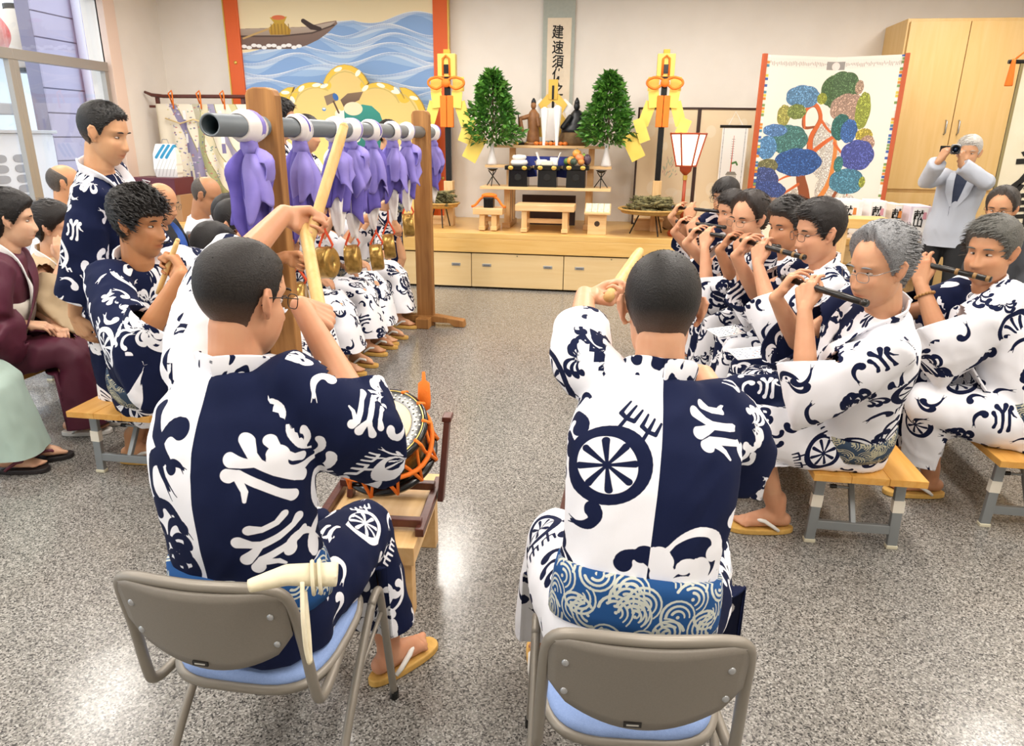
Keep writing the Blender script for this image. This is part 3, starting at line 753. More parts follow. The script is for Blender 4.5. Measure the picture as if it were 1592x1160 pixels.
def sandal(parent, A, Yd, base, s=1., strap=None, sole=None, side='R'):
    Y = nrm(V(Yd[0], Yd[1], 0)); X = V(Y[1], -Y[0], 0); G = V(A[0], A[1], 0) - base
    out = []
    for t in np.linspace(0, 2 * math.pi, 26, endpoint=False):
        c, sn = math.cos(t), math.sin(t); w = .043 + .007 * sn; out.append((w * np.sign(c) * abs(c) ** .8, .053 + .132 * np.sign(sn) * abs(sn) ** .75))
    mb = MB(); M = np.stack([X, Y, V(0, 0, 1)], 1); mb.prism([(a * s, b * s) for a, b in out], .001, .026, M, G)
    o = part(parent, 'sandal', mb, sole or SANDAL_SOLE, bevel=.005)
    P = lambda x, y, z: G + s * (X * x + Y * y) + V(0, 0, z); ti = -.012 if side == 'R' else .012
    mb = MB()
    for k in (-1, 1):
        mb.tube([P(ti, .118, .028), P(ti + k * .018, .09, .062), P(k * .036, .05, .066), P(k * .043, .01, .04), P(k * .040, -.008, .024)], [.006, .0085, .009, .008, .007], 8)
    part(o, 'strap', mb, strap or SANDAL_STRAP, True)
    return o

# ------------------------------------------------------------------ the figure
def ik(a, c, l1, l2, pole):
    d = c - a; L = np.linalg.norm(d); mx = (l1 + l2) * .995
    if L > mx: c = a + d / L * mx; d = c - a; L = mx
    L = max(L, abs(l1 - l2) + .02); x = (L * L + l1 * l1 - l2 * l2) / (2 * L); h = math.sqrt(max(l1 * l1 - x * x, 0)); u = nrm(d)
    p = np.asarray(pole, float); p = nrm(p - u * (p @ u)); return a + u * x + p * h, c
def hd(deg): a = math.radians(deg); return V(-math.sin(a), math.cos(a), 0)
NP = [0]
def person(label, group=None, head=None, pelvis=None, face=0., pitch=0., tilt=0., facing=None, seat=None, hands=None, feet=None, s=1., hs=1.06, hair='short', haircol='#17130f', skin='#d6a586',
           robe='yukata', robemat=None, backmat=None, split=True, obi=None, obiw=.085, collar=None, near=False, glasses=None, jaw=1., fat=0., bulk=1., sandals=True, spread=None, modest=False,
           sleeve=.35, drape=.07, hem=.16, sleeve_r=1., poles=None, uvoff=None, stoop=.0, sandalkw=None, extra=None, vneck=True, kneeh=None, shrug=0., mouth=0., elbows=None, footdir=None, collar2=None, moust=False, trousers=None, lo=False):
    """pelvis, head, hands (wrist, finger direction, back of hand, curl) and feet are world positions; parts hang from an Empty at the base"""
    NP[0] += 1; rs = NP[0] * 3.7
    head = np.asarray(head, float); pelvis = np.asarray(pelvis, float); facing = face if facing is None else facing
    f = hd(facing); Zw = V(0, 0, 1)
    base = V(pelvis[0], pelvis[1], 0.)
    root = thing('person', label, 'person', base, 0, group)
    # head frame
    hf = hd(face); pr = math.radians(pitch); hr = np.cross(hf, Zw); hup = Zw * math.cos(pr) + hf * math.sin(pr); hfw = hf * math.cos(pr) - Zw * math.sin(pr)
    tr = math.radians(tilt); hr, hup = hr * math.cos(tr) - hup * math.sin(tr), hup * math.cos(tr) + hr * math.sin(tr)
    HM = np.stack([hr, hfw, hup], 1) * hs
    H = lambda x, y, z: head + HM @ V(x, y, z)
    nb = head - (hup * .55 + Zw * .45) * .158 * s - (hfw * .6 + f * .4) * .032
    S = nb - pelvis; L = np.linalg.norm(S); up = S / L; right = nrm(np.cross(f, up)); fw = np.cross(up, right)
    bend = -fw * stoop
    def sp(t):                       # a slightly bent spine
        return pelvis + S * t + bend * math.sin(math.pi * min(max(t, 0), 1))
    vox = .0041 if near else (.0078 if lo else .0062)
    # ---- skin: head, neck and chest
    mb = MB(); n, m = (110, 84) if near else (72, 56)
    D = sph(n, m); q = D.reshape(-1, 3); r = head_r(q, jaw, fat); q = (q * r[:, None]) @ HM.T + head
    q = q.reshape(m, n, 3); mb.loft([q[i] for i in range(m)])
    for k in (-1, 1):
        ear = [H(k * .071, .002, -.032), H(k * .080, -.003, -.020), H(k * .088, -.012, .000), H(k * .090, -.018, .016), H(k * .085, -.014, .028), H(k * .078, -.001, .026), H(k * .073, .006, .012)]
        mb.tube(ear, [.0065 * hs, .0052 * hs, .0052 * hs, .0055 * hs, .0052 * hs, .0045 * hs, .004 * hs], 7)
        e1 = nrm(HM @ V(k * .35, -1, 0)); e3 = nrm(HM @ V(0, 0, 1)); e2 = np.cross(e3, e1)
        mb.ell(H(k * .079, -.006, .002), (.018 * hs, .0055 * hs, .027 * hs), np.stack([e1, e2, e3], 1), 10, 8)
    nr = .056 * s * (1 if not modest else .88)
    mb.cap(H(0, -.022, -.055), nr, nb + up * .01, nr * 1.05, 18); mb.cap(nb - up * .01, nr * 1.08, nb - up * .09 + fw * .015, .068 * s, 16)
    for k in (-1, 1): mb.cap(nb + up * .005 - fw * .012, .042 * s, nb - up * .075 + right * k * .09, .032 * s, 12)
    pieces = [remesh(mb, vox, 2 if near else 1)]
    hc = getco(pieces[0]); hl = (hc - head) @ np.linalg.inv(HM).T
    x, y, z = hl.T
    tint = np.where(y > .06, .55 * np.exp(-(x / .020) ** 2 - ((z + .069) / .008) ** 2) + .45 * np.exp(-(x / .024) ** 4 - ((z + .0685) / .0028) ** 2) + .12 * (np.exp(-((np.abs(x) - .045) / .02) ** 2 - ((z + .03) / .02) ** 2)), 0)
    tint += np.where((np.abs(x) > .078), .16, 0) + np.where(y > .1, .12 * np.exp(-(x / .016) ** 2 - ((z + .036) / .012) ** 2), 0)
    tints = [tint]
    # ---- arms
    core = MB()
    garm = []; planes = []; bones = []
    hands = hands or {}; poles = poles or {}
    ua, fa = .285 * s, .25 * s
    sh = {}
    for sd, k in (('L', -1), ('R', 1)):
        hnd = hands.get(sd)
        if hnd is None:
            w = pelvis + f * (.24 if seat is not None else .08) * s + right * k * (.13 if seat is not None else .26) * s + Zw * (.14 if seat is not None else -.12); hnd = (w, f * .9 - right * k * .5 - Zw * .2 if seat is not None else V(0, 0, -1) + f * .2, Zw * .9 + f * .2 if seat is not None else right * k, .3)
        W = np.asarray(hnd[0], float); lift = np.clip((W - nb) @ up + .05, 0, .25)
        a = nb - up * (.075 - .22 * lift - shrug) * s + right * k * (.168 - .10 * lift) * s * bulk ** .5 + bend * .2 + fw * .10 * lift
        po = poles.get(sd, right * k * .55 - Zw * .8 - fw * .25)
        e, W = ik(a, W, ua, fa, po)
        if elbows and sd in elbows: e = np.asarray(elbows[sd], float); W = np.asarray(hnd[0], float)
        sh[sd] = (a, e, W)
        core.cap(a, .036 * s, e, .038 * s, 14)
        mb = MB(); mb.cap(e, .041 * s, e + (W - e) * .35, .040 * s, 14); mb.cap(e + (W - e) * .35, .040 * s, W, .026 * s, 14)
        hdir = nrm(hnd[1]); mb.cap(W, .026 * s, W + hdir * .02, .022 * s, 12)
        kw = hnd[4] if len(hnd) > 4 else {}
        hand_mb(mb, W + hdir * .008, hdir, hnd[2], sd, hnd[3], s * kw.pop('hscale', 1.0) if 'hscale' in kw else s, **kw)
        pc = remesh(mb, .0044 if near else (.0072 if lo else .0062), 1); pieces.append(pc); hcz = getco(pc)
        tints.append(np.clip((np.linalg.norm(hcz - W, axis=1) * (((hcz - W) @ hdir) > .09)) * 1.2, 0, .18))
    # ---- legs
    feet = feet or {}
    th, sn = (.42 * s, .41 * s)
    lg = {}; 
    for sd, k in (('L', -1), ('R', 1)):
        hip = pelvis + right * k * .09 * s
        ft = feet.get(sd)
        if ft is None:
            ft = (hip + f * .44 * s + right * k * (.05 if not modest else -.02)) if seat is not None else hip + right * k * .01
        ft = V(ft[0], ft[1], .085 * s + .02)
        kp = poles.get('K' + sd, f + Zw * 1.2 + right * k * (.15 if not modest else 0.))
        kn, an = ik(hip, ft, th, sn, kp); lg[sd] = (hip, kn, an)
        fd = (footdir or {}).get(sd, f + right * k * .18) if not isinstance(footdir, np.ndarray) else footdir
        core.cap(hip, .06 * s, kn, .044 * s, 14)
        mb = MB(); mb.cap(kn, .044 * s, kn + (an - kn) * .35 - f * .012, .048 * s); mb.cap(kn + (an - kn) * .35 - f * .012, .052 * s, an, .036 * s); foot_mb(mb, an, fd, s, sd)
        pc = remesh(mb, .0075 if near else .0105, 1); pieces.append(pc); tints.append(np.full(len(pc.vertices), .12) * (getco(pc)[:, 2] < .2))
        if sandals: sandal(root, an, fd, base, s * 1.02, side=sd, **(sandalkw or {}))
    core.cap(pelvis, .10 * s, nb - up * .12, .10 * s); core.cap(sh['L'][0], .03 * s, sh['R'][0], .03 * s); core.cap(lg['L'][0], .07 * s, lg['R'][0], .07 * s)
    cm = core.mesh('core'); pieces.append(cm); tints.append(np.zeros(len(cm.vertices)))
    body = joinmesh('body', pieces); co = getco(body) - base; setco(body, co)
    at = body.attributes.new('tint', 'FLOAT', 'POINT'); at.data.foreach_set('value', np.clip(np.concatenate(tints), 0, 1).astype(np.float32))
    part(root, 'body', body, skinmat(skin), True)
    # ---- eyes, brows
    for k in (-1, 1):
        em, ew = MB(), MB()
        d0 = nrm(V(k * .0325, .088, .001)); rr = head_r(d0[None], jaw, fat)[0]; c = d0 * rr
        wid, ope = .0158, .0046 * (1.1 if modest else .95)
        ey = lambda x, z, o: H(c[0] + x, c[1] + o - 5.5 * (x + k * .004) ** 2 * 1., c[2] + z - .02 * abs(x))
        ew.cur = 0
        ew.ell(H(c[0], c[1] - .0014, c[2]), (wid * hs, .0075 * hs, ope * hs), HM / hs, 12, 8)
        ew.cur = 1
        ew.ell(H(c[0], c[1] + .0022, c[2]), (.0068 * hs, .0046 * hs, ope * .98 * hs), HM / hs, 10, 8)
        xs = np.linspace(-wid, wid, 7)
        ew.tube([ey(t, ope * (1 - (t / wid) ** 2) * .95 - .001, .0026) for t in xs], [.0006 * hs] + [.0013 * hs] * 5 + [.0006 * hs], 6)
        em.tube([H(k * (.031 + t), 0, 0) + HM @ V(0, head_r(nrm(V(k * (.031 + t), .09, .026 - 20 * t * t * .5))[None], jaw, fat)[0] * .955, .0245 - 9 * (t - .002) ** 2) for t in np.linspace(-.017, .019, 6)],
                [.0012 * hs, .0026 * hs, .0030 * hs, .0028 * hs, .0022 * hs, .0008 * hs], 6)
        part(root, 'eye', ew_shift(ew, base), [mat('eye_white', '#c4b6aa', .35), mat('eye_dark', '#16100c', .25)], True)
        part(root, 'eyebrow', ew_shift(em, base), mat('brow_' + haircol, haircol, .8), True)
    if moust:
        mm = MB()
        for k in (-1, 1): mm.tube([H(k * t, .103 - 6 * t * t, -.055 - .12 * t) for t in (.002, .010, .018, .025)], [.0025, .003, .0025, .001], 6)
        part(root, 'moustache', ew_shift(mm, base), mat('brow_' + haircol, haircol, .8), True)
    # ---- hair
    st = STY[hair] if isinstance(hair, str) else hair
    hb, fade = hair_shell(st, jaw, fat, rs, near); 
    for i, a in enumerate(hb.v): hb.v[i] = a @ HM.T + head - base
    hm = hb.mesh('hair'); fa_ = hm.attributes.new('fade', 'FLOAT', 'POINT'); fa_.data.foreach_set('value', fade.astype(np.float32))
    part(root, 'hair', hm, hairmat(haircol, skin), True)
    if st['line'] == 'up':
        bn = MB(); bn.ell(H(0, -.108, .012), (.046 * hs, .035 * hs, .042 * hs), HM / hs); bm_ = bn.mesh('hair_bun'); cz = getco(bm_); setco(bm_, cz - base); bm_.attributes.new('fade', 'FLOAT', 'POINT')
        part(root, 'hair_bun', bm_, hairmat(haircol, skin), True)
    if glasses:
        gl = MB(); gr = .0011 * hs
        for k in (-1, 1):
            gl.tube([H(k * .033 + .0205 * np.sign(math.cos(t)) * abs(math.cos(t)) ** .7, .0995 - .10 * abs(k * .033 + .0215 * math.cos(t)) ** 1.3 * 4, -.002 + .0155 * np.sign(math.sin(t)) * abs(math.sin(t)) ** .7) for t in np.linspace(0, 2 * math.pi, 18, endpoint=False)], gr, 6, loop=True)
            gl.tube([H(k * .053, .086, .006), H(k * .070, .078, .008), H(k * .0815, .03, .012), H(k * .084, -.008, .012), H(k * .082, -.022, -.004)], gr, 6)
        gl.tube([H(-.0125, .097, .002), H(0, .102, .006), H(.0125, .097, .002)], gr, 6)
        part(root, 'glasses', ew_shift(gl, base), mat('spectacles_' + glasses, glasses, .3, .6), True)
    # ---- robe
    if robe:
        mb = MB(); B = bulk
        a = np.linspace(0, 2 * math.pi, 28, endpoint=False)
        def ring(c, w, d, yo=0., p=.85):
            return c + np.outer(np.sign(np.cos(a)) * np.abs(np.cos(a)) ** p * w, right) + np.outer(np.sign(np.sin(a)) * np.abs(np.sin(a)) ** p * d + yo, fw)
        prof = [(-.16, .165, .125, .01), (0., .18, .135, .01), (.18, .170, .13, .012), (.38, .170, .128, .012), (.58, .182, .128, .006), (.74, .19, .122, 0.), (.86, .175, .105, -.004), (.94, .125, .082, -.008), (1.0, .082, .068, -.012)]
        TP = [(t, w * s * B, d * s * B, yo) for t, w, d, yo in prof]
        mb.loft([ring(sp(t), w, d, yo) for t, w, d, yo in TP])
        for sd, k in (('L', -1), ('R', 1)):
            A, e, W = sh[sd]; u1, u2 = nrm(e - A), nrm(W - e); fe = np.linalg.norm(W - e)
            sr = sleeve_r * s * B ** .5
            pts = [nb - up * .055 + right * k * .05, A - right * k * .02 + up * .008, A + (e - A) * .35, A + (e - A) * .75, e + (nrm(u1 + u2)) * .0, e + u2 * fe * sleeve * .6, e + u2 * fe * (sleeve + .12)]
            rd = [.055, .078, .080, .082, .080, .082, .086]; g = [0, 0, .15, .6, 1., 1., 1.]
            rings = []
            for i, p in enumerate(pts):
                t = pts[min(i + 1, 6)] - pts[max(i - 1, 0)]; tn = nrm(t)
                dn = -Zw + tn * (tn @ Zw); hz = np.linalg.norm(dn); e1 = nrm(dn) if hz > .15 else perp(tn, right * k)[0]; e2 = np.cross(tn, e1)
                dp = drape * s * g[i] * np.clip(hz, 0.25, 1)
                rr = rd[i] * sr; rings.append(p + np.outer(np.where(np.cos(a) > 0, (rr + dp), rr) * np.cos(a), e1) + np.outer(rr * np.sin(a), e2))
            mb.loft(rings)
            if robe in ('yukata', 'kimono'):
                planes.append((e + u2 * fe * sleeve, u2, .24 * s, (e, W + u2 * .1, .10), [(pelvis - up * .1, nb, .19)] + [(lg[q][0], lg[q][1], .17) for q in 'LR'] + [(head, nb, .1)])) if sleeve < .9 else None
            bones.append((A, e, .085, k, 1)); bones.append((e, W, .085, k, 2))
        if robe in ('yukata', 'kimono'):
            KL, KR = lg['L'][1], lg['R'][1]; AL, AR = lg['L'][2], lg['R'][2]
            kr = .088 * s * B ** .5
            if seat is not None:
                if modest:
                    km, am, hw = (KL + KR) / 2, (AL + AR) / 2, np.linalg.norm(KL - KR) / 2; aw = np.linalg.norm(AL - AR) / 2
                    nf = 1.
                    def rg(c, axis, w, d, hint): 
                        e1, e2 = perp(axis, hint); return c + np.outer(np.sign(np.cos(a)) * np.abs(np.cos(a)) ** .7 * w, e1) + np.outer(np.sign(np.sin(a)) * np.abs(np.sin(a)) ** .7 * d, e2)
                    hb_ = V(am[0], am[1], hem)
                    mb.loft([rg(pelvis, f, .17 * s * B, .12 * s, right), rg(pelvis + (km - pelvis) * .5, f, .14 * s * B, .10 * s, right), rg(km - f * .03, f - Zw * .3, hw + .085 * s, .09 * s, right), rg(km + f * .02 - Zw * .06, f * .6 - Zw, hw + .085 * s, .085 * s, right), rg(km + (hb_ - km) * .5, -Zw, hw * .7 + aw * .3 + .10 * s, .11 * s, right), rg(hb_ - V(0, 0, .04), -Zw, max(aw, .05) + .105 * s, .14 * s, right)])
                    planes.append((hb_, V(0, 0, -1), .40, None, None))
                else:
                    for sd in 'LR':
                        hip, kn, an = lg[sd]; hb_ = kn + (an - kn) * ((kn[2] - hem) / max(kn[2] - an[2], .05))
                        mb.tube([pelvis * .4 + hip * .6, hip + (kn - hip) * .45, kn - nrm(kn - hip) * .02], [.125 * s * B, .112 * s * B, kr], 20)
                        mb.cap(kn - nrm(kn - hip) * .02, kr, kn, kr * .98, 18)
                        mb.tube([kn + V(0, 0, .01), kn + (hb_ - kn) * .5, hb_ - V(0, 0, .04)], [kr * .95, kr * 1.02, kr * 1.12], 20)
                        planes.append((hb_, V(0, 0, -1), .17 * s, None, None))
                    km = (KL + KR) / 2; mb.cap(pelvis + f * .05, .115 * s * B, pelvis + (km - pelvis) * .62, .07 * s, 18)
                    w = np.linalg.norm(KL - KR)
                    if w < .34 * s: mb.cap(km + V(0, 0, -.01), .055 * s, V(*( (AL + AR) / 2)[:2], hem + .08), .05 * s, 14)
            else:
                am = (AL + AR) / 2; ht = V(am[0], am[1], hem); 
                mb.loft([ring(pelvis - up * .05, .185 * s * B, .14 * s * B), ring(pelvis * .65 + ht * .35, .175 * s * B, .135 * s * B), ring(ht * .8 + pelvis * .2, .165 * s, .13 * s), ring(ht - V(0, 0, .05), .165 * s, .13 * s)])
                planes.append((ht, V(0, 0, -1), .35, None, None))
        elif robe == 'jacket':
            ht = pelvis - Zw * .13
            mb.loft([ring(pelvis + up * .12, .178 * s * B, .125 * s * B), ring(pelvis, .19 * s * B, .135 * s * B), ring(ht - V(0, 0, .05), .195 * s * B, .14 * s * B)])
            planes.append((ht, V(0, 0, -1), .4, None, None)) if seat is None else None
        me = remesh(mb, (.0122 if near else (.019 if lo else .016)), 4 if near else 2)
        co = getco(me); no = getno(me)
        # folds: long soft creases, stronger on the skirt and under the arms
        lc = (co - pelvis) @ np.stack([right, fw, up], 1)
        w1 = vnoise(lc * np.array([13, 13, 4.5]) + rs) + .5 * vnoise(lc * np.array([30, 30, 11]) + rs * 2) - .75
        rid = np.abs(vnoise((lc @ np.array([[.8, .2, .55], [-.2, .95, .1], [-.55, -.1, .8]])) * np.array([20, 20, 6]) + rs * 3) - .5) * 2
        co = co + no * (w1 * .011 + (.45 - rid) * .006)[:, None] * (1. if robe != 'shirt' else .7)
        if seat is not None:
            yk = (co - pelvis) @ f; kd = ((lg['L'][1] + lg['R'][1]) / 2 - pelvis) @ f
            low = (yk < kd - .06) & (co[:, 2] < seat + .004); co[low, 2] = seat + .004 + .002 * np.random.rand(low.sum())
        setco(me, co)
        cuts(me, [p for p in planes if p])
        co = getco(me)
        # prints follow the limbs
        bones.insert(0, (pelvis - up * .1, nb, .165, 0, 0))
        for sd, k in (('L', -1), ('R', 1)):
            hip, kn, an = lg[sd]; bones.append((hip + f * .08, kn, .105, k, 3)); bones.append((kn, an, .10, k, 4))
        nl = len(me.loops); nf = len(me.polygons)
        lv = np.empty(nl, int); me.loops.foreach_get('vertex_index', lv); lt = np.empty(nf, int); me.polygons.foreach_get('loop_total', lt); fc = np.empty(nf * 3); me.polygons.foreach_get('center', fc); fc = fc.reshape(-1, 3)
        fi = np.repeat(np.arange(nf), lt)
        best = np.full(nf, 1e9); bi = np.zeros(nf, int)
        for j, (p, q_, R_, k, ty) in enumerate(bones):
            d = q_ - p; t = np.clip(((fc - p) @ d) / (d @ d), 0, 1); ds = np.linalg.norm(fc - p - t[:, None] * d, axis=1) / R_
            up_ = ds < best; best[up_] = ds[up_]; bi[up_] = j
        U = np.zeros((nl, 2)); side = np.zeros(nl); mi = np.zeros(nf, int)
        ox, oy = uvoff if uvoff is not None else (random.random(), random.random())
        for j, (p, q_, R_, k, ty) in enumerate(bones):
            fs = bi == j
            if not fs.any(): continue
            ls = fs[fi]
            if ty == 0: ax, e1, e2 = up, right, -fw; o_ = pelvis
            else: ax = nrm(q_ - p); e1, e2 = perp(ax, right if ty in (1, 2) else fw); o_ = p
            ang = lambda P_: np.arctan2((P_ - o_) @ e1, (P_ - o_) @ e2)
            ca = ang(fc)[fi[ls]]; la = ang(co[lv[ls]]); la = ca + (la - ca + math.pi) % (2 * math.pi) - math.pi
            vv = (co[lv[ls]] - o_) @ ax
            uu = la * R_
            if ty == 0:
                side[ls] = uu
                if backmat: mi[fs] = 1; U[ls] = np.stack([uu, vv], 1); continue
                U[ls] = np.stack([uu + ox, vv + oy], 1)
            else:
                side[ls] = .3 * k; U[ls] = np.stack([uu + ox + .37 * ty + .2 * k, vv + oy + .23 * ty], 1)
        if split is False: side[:] = -.3
        if split == 'navy': side[:] = .3
        uvl = me.uv_layers.new(name='UVMap'); uvl.data.foreach_set('uv', U.ravel().astype(np.float32))
        sa = me.attributes.new('side', 'FLOAT', 'CORNER'); sa.data.foreach_set('value', side.astype(np.float32))
        setco(me, co - base)
        rm = robemat or YUK
        o = part(root, {'yukata': 'yukata', 'kimono': 'kimono', 'jacket': 'jacket', 'shirt': 'shirt'}[robe], me, [rm] + ([backmat] if backmat else []), True)
        if backmat: me.polygons.foreach_set('material_index', mi)
        
        if near: so = o.modifiers.new('cloth', 'SOLIDIFY'); so.thickness = .003; so.offset = 1
        # ---- collar: two bands from the nape, crossing on the chest
        cm_ = collar or COLLAR
        tq = lambda t: (sp(t), np.interp(t, [q[0] for q in TP], [q[1] for q in TP]), np.interp(t, [q[0] for q in TP], [q[2] for q in TP]), np.interp(t, [q[0] for q in TP], [q[3] for q in TP]))
        for k in ((1, -1) if vneck else ()):
            path, dirs = [], []
            for j, (xx, yy, t_) in enumerate(((0, -.080, 1.02), (.055 * k, -.058, 1.025), (.080 * k, .0, 1.0), (.070 * k, .066, .93), (.044 * k, .121, .80), (.004 * k, .145, .66), (-.05 * k, .153, .50), (-.085 * k, .148, .36))):
                path.append(sp(t_) + right * xx * s * (B if j > 3 else 1) + fw * (yy * s * (B if j > 2 else 1) + (.008 if k == -1 else 0) + (.008 if j > 2 else 0) * (B > 1.05))); dirs.append(up - fw * .15 if j < 1 else (up + right * k * .25 if j < 3 else (up * .7 + right * k * .7 if j < 4 else up * .5 + right * k * .9 - fw * .1)))
            mb = MB(); mb.strip(catmull(path, 3), catmull(dirs, 3), .062 * s, .008); part(root, 'collar', ew_shift(mb, base), cm_ if k == 1 else (collar2 or cm_), True, bevel=.002)
        if obi is not None:
            t0 = .07 if not modest else .16; rings = []
            hh = obiw * s / L
            mb = MB()
            outer = []; inner = []
            for j, tt in enumerate(np.linspace(t0, t0 + hh, 5)):
                c, w, d, yo = tq(tt); bl = .010 + .007 * math.sin(math.pi * j / 4); outer.append(ring(c, w + bl, d + bl, yo)); inner.append(ring(c, w - .02, d - .02, yo))
            mb.loft(outer + inner[::-1], cap=False, loop=True)
            om = ew_shift(mb, base).mesh('obi')
            li = np.empty(len(om.loops), int); om.loops.foreach_get('vertex_index', li); oc = getco(om) + base - pelvis
            ag = np.arctan2(oc @ right, -(oc @ fw)); u_ = ag[li]; 
            lt = np.empty(len(om.polygons), int); om.polygons.foreach_get('loop_total', lt); st_ = np.concatenate([[0], np.cumsum(lt)[:-1]]); mx = np.maximum.reduceat(u_, st_); mn = np.minimum.reduceat(u_, st_); fi2 = np.repeat(mx - mn > 3, lt); u_ = np.where(fi2 & (u_ < 0), u_ + 2 * math.pi, u_)
            uvl = om.uv_layers.new(name='UVMap'); uvl.data.foreach_set('uv', np.stack([u_ * .17 + ox, (oc @ up)[li] + oy], 1).ravel().astype(np.float32))
            part(root, 'obi', om, obi, True)
    if trousers is not None:
        mb = MB()
        for sd in 'LR':
            hip, kn, an = lg[sd]; mb.tube([pelvis * .5 + hip * .5 + V(0, 0, .06), hip + (kn - hip) * .4, kn, an - V(0, 0, .02)], [.11 * s, .095 * s, .075 * s, .062 * s], 18)
        me = remesh(mb, .012, 3); setco(me, getco(me) - base); part(root, 'trousers', me, trousers, True)
        if not sandals:
            for sd, k in (('L', -1), ('R', 1)):
                an = lg[sd][2]; mb = MB(); mb.cap(V(an[0], an[1], .045) - f * .03 - base, .042, V(an[0], an[1], .035) + f * .15 - base, .034); me = remesh(mb, .008, 1); c_ = getco(me); c_[:, 2] = np.maximum(c_[:, 2], .001); setco(me, c_); part(root, 'shoe', me, mat('shoe_black', '#15130f', .35), True)
    info = dict(root=root, base=base, H=H, HM=HM, sh=sh, lg=lg, nb=nb, up=up, right=right, fw=fw, f=f, sp=sp, s=s, L=L, pelvis=pelvis, tq=tq if robe else None)
    return info
def ew_shift(mb, base):
    for i, a in enumerate(mb.v): mb.v[i] = a - base
    return mb
def catmull(pts, k):
    p = [np.asarray(q, float) for q in pts]; out = []
    for i in range(len(p) - 1):
        a, b, c, d = p[max(i - 1, 0)], p[i], p[i + 1], p[min(i + 2, len(p) - 1)]
        for j in range(k):
            t = j / k; out.append(.5 * (2 * b + (c - a) * t + (2 * a - 5 * b + 4 * c - d) * t * t + (3 * b - a - 3 * c + d) * t ** 3))
    out.append(p[-1]); return out
# ------------------------------------------------------------------ things along the back wall and on the stage
def wx(x, Y, y=300): return aty(x, y, Y)[0]
def wz(y, Y, x=850): return aty(x, y, Y)[2]
def rect(x0, x1, y0, y1, Y):
    a, b = aty(x0, y1, Y), aty(x1, y0, Y); return (a[0] + b[0]) / 2, b[0] - a[0], a[2], b[2]
GOLD = mat('gold_leaf', '#d9b456', .35, .6); ORANGE = mat('orange_cord', '#ee7a1d', .7, bump=(200, .5)); LACQ = mat('black_lacquer', '#0d0f0f', .2); PINE = wood('plain_wood', '#dcb27a', '#e8c795', .45, 0, 1.2); PINEZ = wood('plain_wood_upright', '#d9ae74', '#e6c490', .45, 2, 1.2)
WHITEP = mat('white_paper', '#f6f5f3', .8)
# ---- mural in an orange frame
Y = 9.22; cx, w, z0, z1 = rect(380, 696, -20, 300, Y); z0 = SZ; z1 = CEIL - .03
mu = thing('mural_panel', 'large painted panel of a boat on blue waves in an orange frame', 'painting', (cx, Y, z0), 0)
cv = Canvas(800, 1000, '#f3e4bd'); hgt = z1 - z0; fw_ = .18
ZT = wz(0, Y, 540)
my = lambda zy: 1000 * ((ZT - (ZT - wz(260, Y, 540)) * zy / 1160.) - z0) / hgt
mx_ = lambda zx: (zx - 140) / 1210 * 800
cv.poly([(0, my(0)), (800, my(0)), (800, 1000), (0, 1000)], '#f2e0ae', '#f3e6c4')
rr = random.Random(5)
lev = [(120, 700, 1350), (200, 560, 1350), (260, 420, 1350), (320, 100, 1350), (390, 100, 1350), (470, 100, 1350), (560, 100, 1350), (650, 100, 1350), (740, 100, 1350), (840, 100, 1350), (960, 100, 1350), (1080, 100, 1350), (1200, 100, 1350), (1350, 100, 1350), (1500, 100, 1350), (1650, 100, 1350), (1800, 100, 1350), (2000, 100, 1350)]
for i, (zy, xa, xb) in enumerate(lev):
    ph = rr.uniform(0, 6); fq = rr.uniform(.008, .012); X_ = np.linspace(xa - 60, 1400, 70)
    top = zy + 34 * np.sin(X_ * fq + ph) - 14 * np.abs(np.sin(X_ * fq * .5 + ph)) + (np.clip(xa + 160 - X_, 0, 200) * .45 if xa > 200 else 0)
    pts = [(mx_(x), my(t)) for x, t in zip(X_, top)]
    for j, (c, d) in enumerate((('#e6edf6', 0), ('#c4d7ee', 16), ('#9fbfe6', 44), ('#86abdd', 80))):
        p = [(x, y - d * .42 * (1 + .5 * math.sin(x * .02 + i + j))) for x, y in pts]; cv.poly(p + [(p[-1][0], p[-1][1] - 240), (p[0][0], p[0][1] - 240)], c)
    for d in (8, 14, 22, 32): cv.stroke([(x, y - d * .5 * (1 + .4 * math.sin(x * .02 + i))) for x, y in pts], 1.1, '#7f9fd0', .6)
hull = [(100, 180), (330, 176), (560, 170), (690, 140), (755, 130), (762, 150), (700, 210), (640, 255), (560, 295), (480, 318), (100, 322)]
cv.poly([(mx_(x), my(y)) for x, y in hull], '#8d7468', '#6d5850')
cv.poly([(mx_(x), my(y)) for x, y in [(100, 182), (340, 178), (560, 172), (700, 145), (752, 136), (700, 178), (600, 205), (400, 226), (100, 226)]], '#c3b4a6', '#a39182')
cv.stroke([(mx_(x), my(y)) for x, y in ((100, 230), (400, 232), (600, 212), (740, 160))], 3, '#4c3b33')
cv.poly([(mx_(x), my(y)) for x, y in ((340, 105), (450, 100), (430, 140), (468, 190), (460, 222), (335, 222), (325, 180), (365, 140))], '#d7b23f', '#b48a2c')
for k in range(6): cv.stroke([(mx_(345 + 22 * k), my(150)), (mx_(345 + 22 * k), my(218))], 1.5, '#8d6a1e')
cv.ell(mx_(395), my(106), 28, 10, '#e2764a'); cv.stroke([(mx_(550), my(130)), (mx_(600), my(170)), (mx_(650), my(185))], [9, 12, 8], '#35231f'); cv.stroke([(mx_(160), my(245)), (mx_(330), my(180))], 4, '#c7a56a')
for k in range(12): cv.ell(mx_(160 + 32 * k), my(300 + 9 * math.sin(k * 2)), 12, 8, '#f4f4f4')
part(mu, 'picture', MB().box((0, 0, hgt / 2), (w - 2 * fw_ + .02, .03, hgt - .02)), printmat('mural_print', cv.image('mural_print')), )
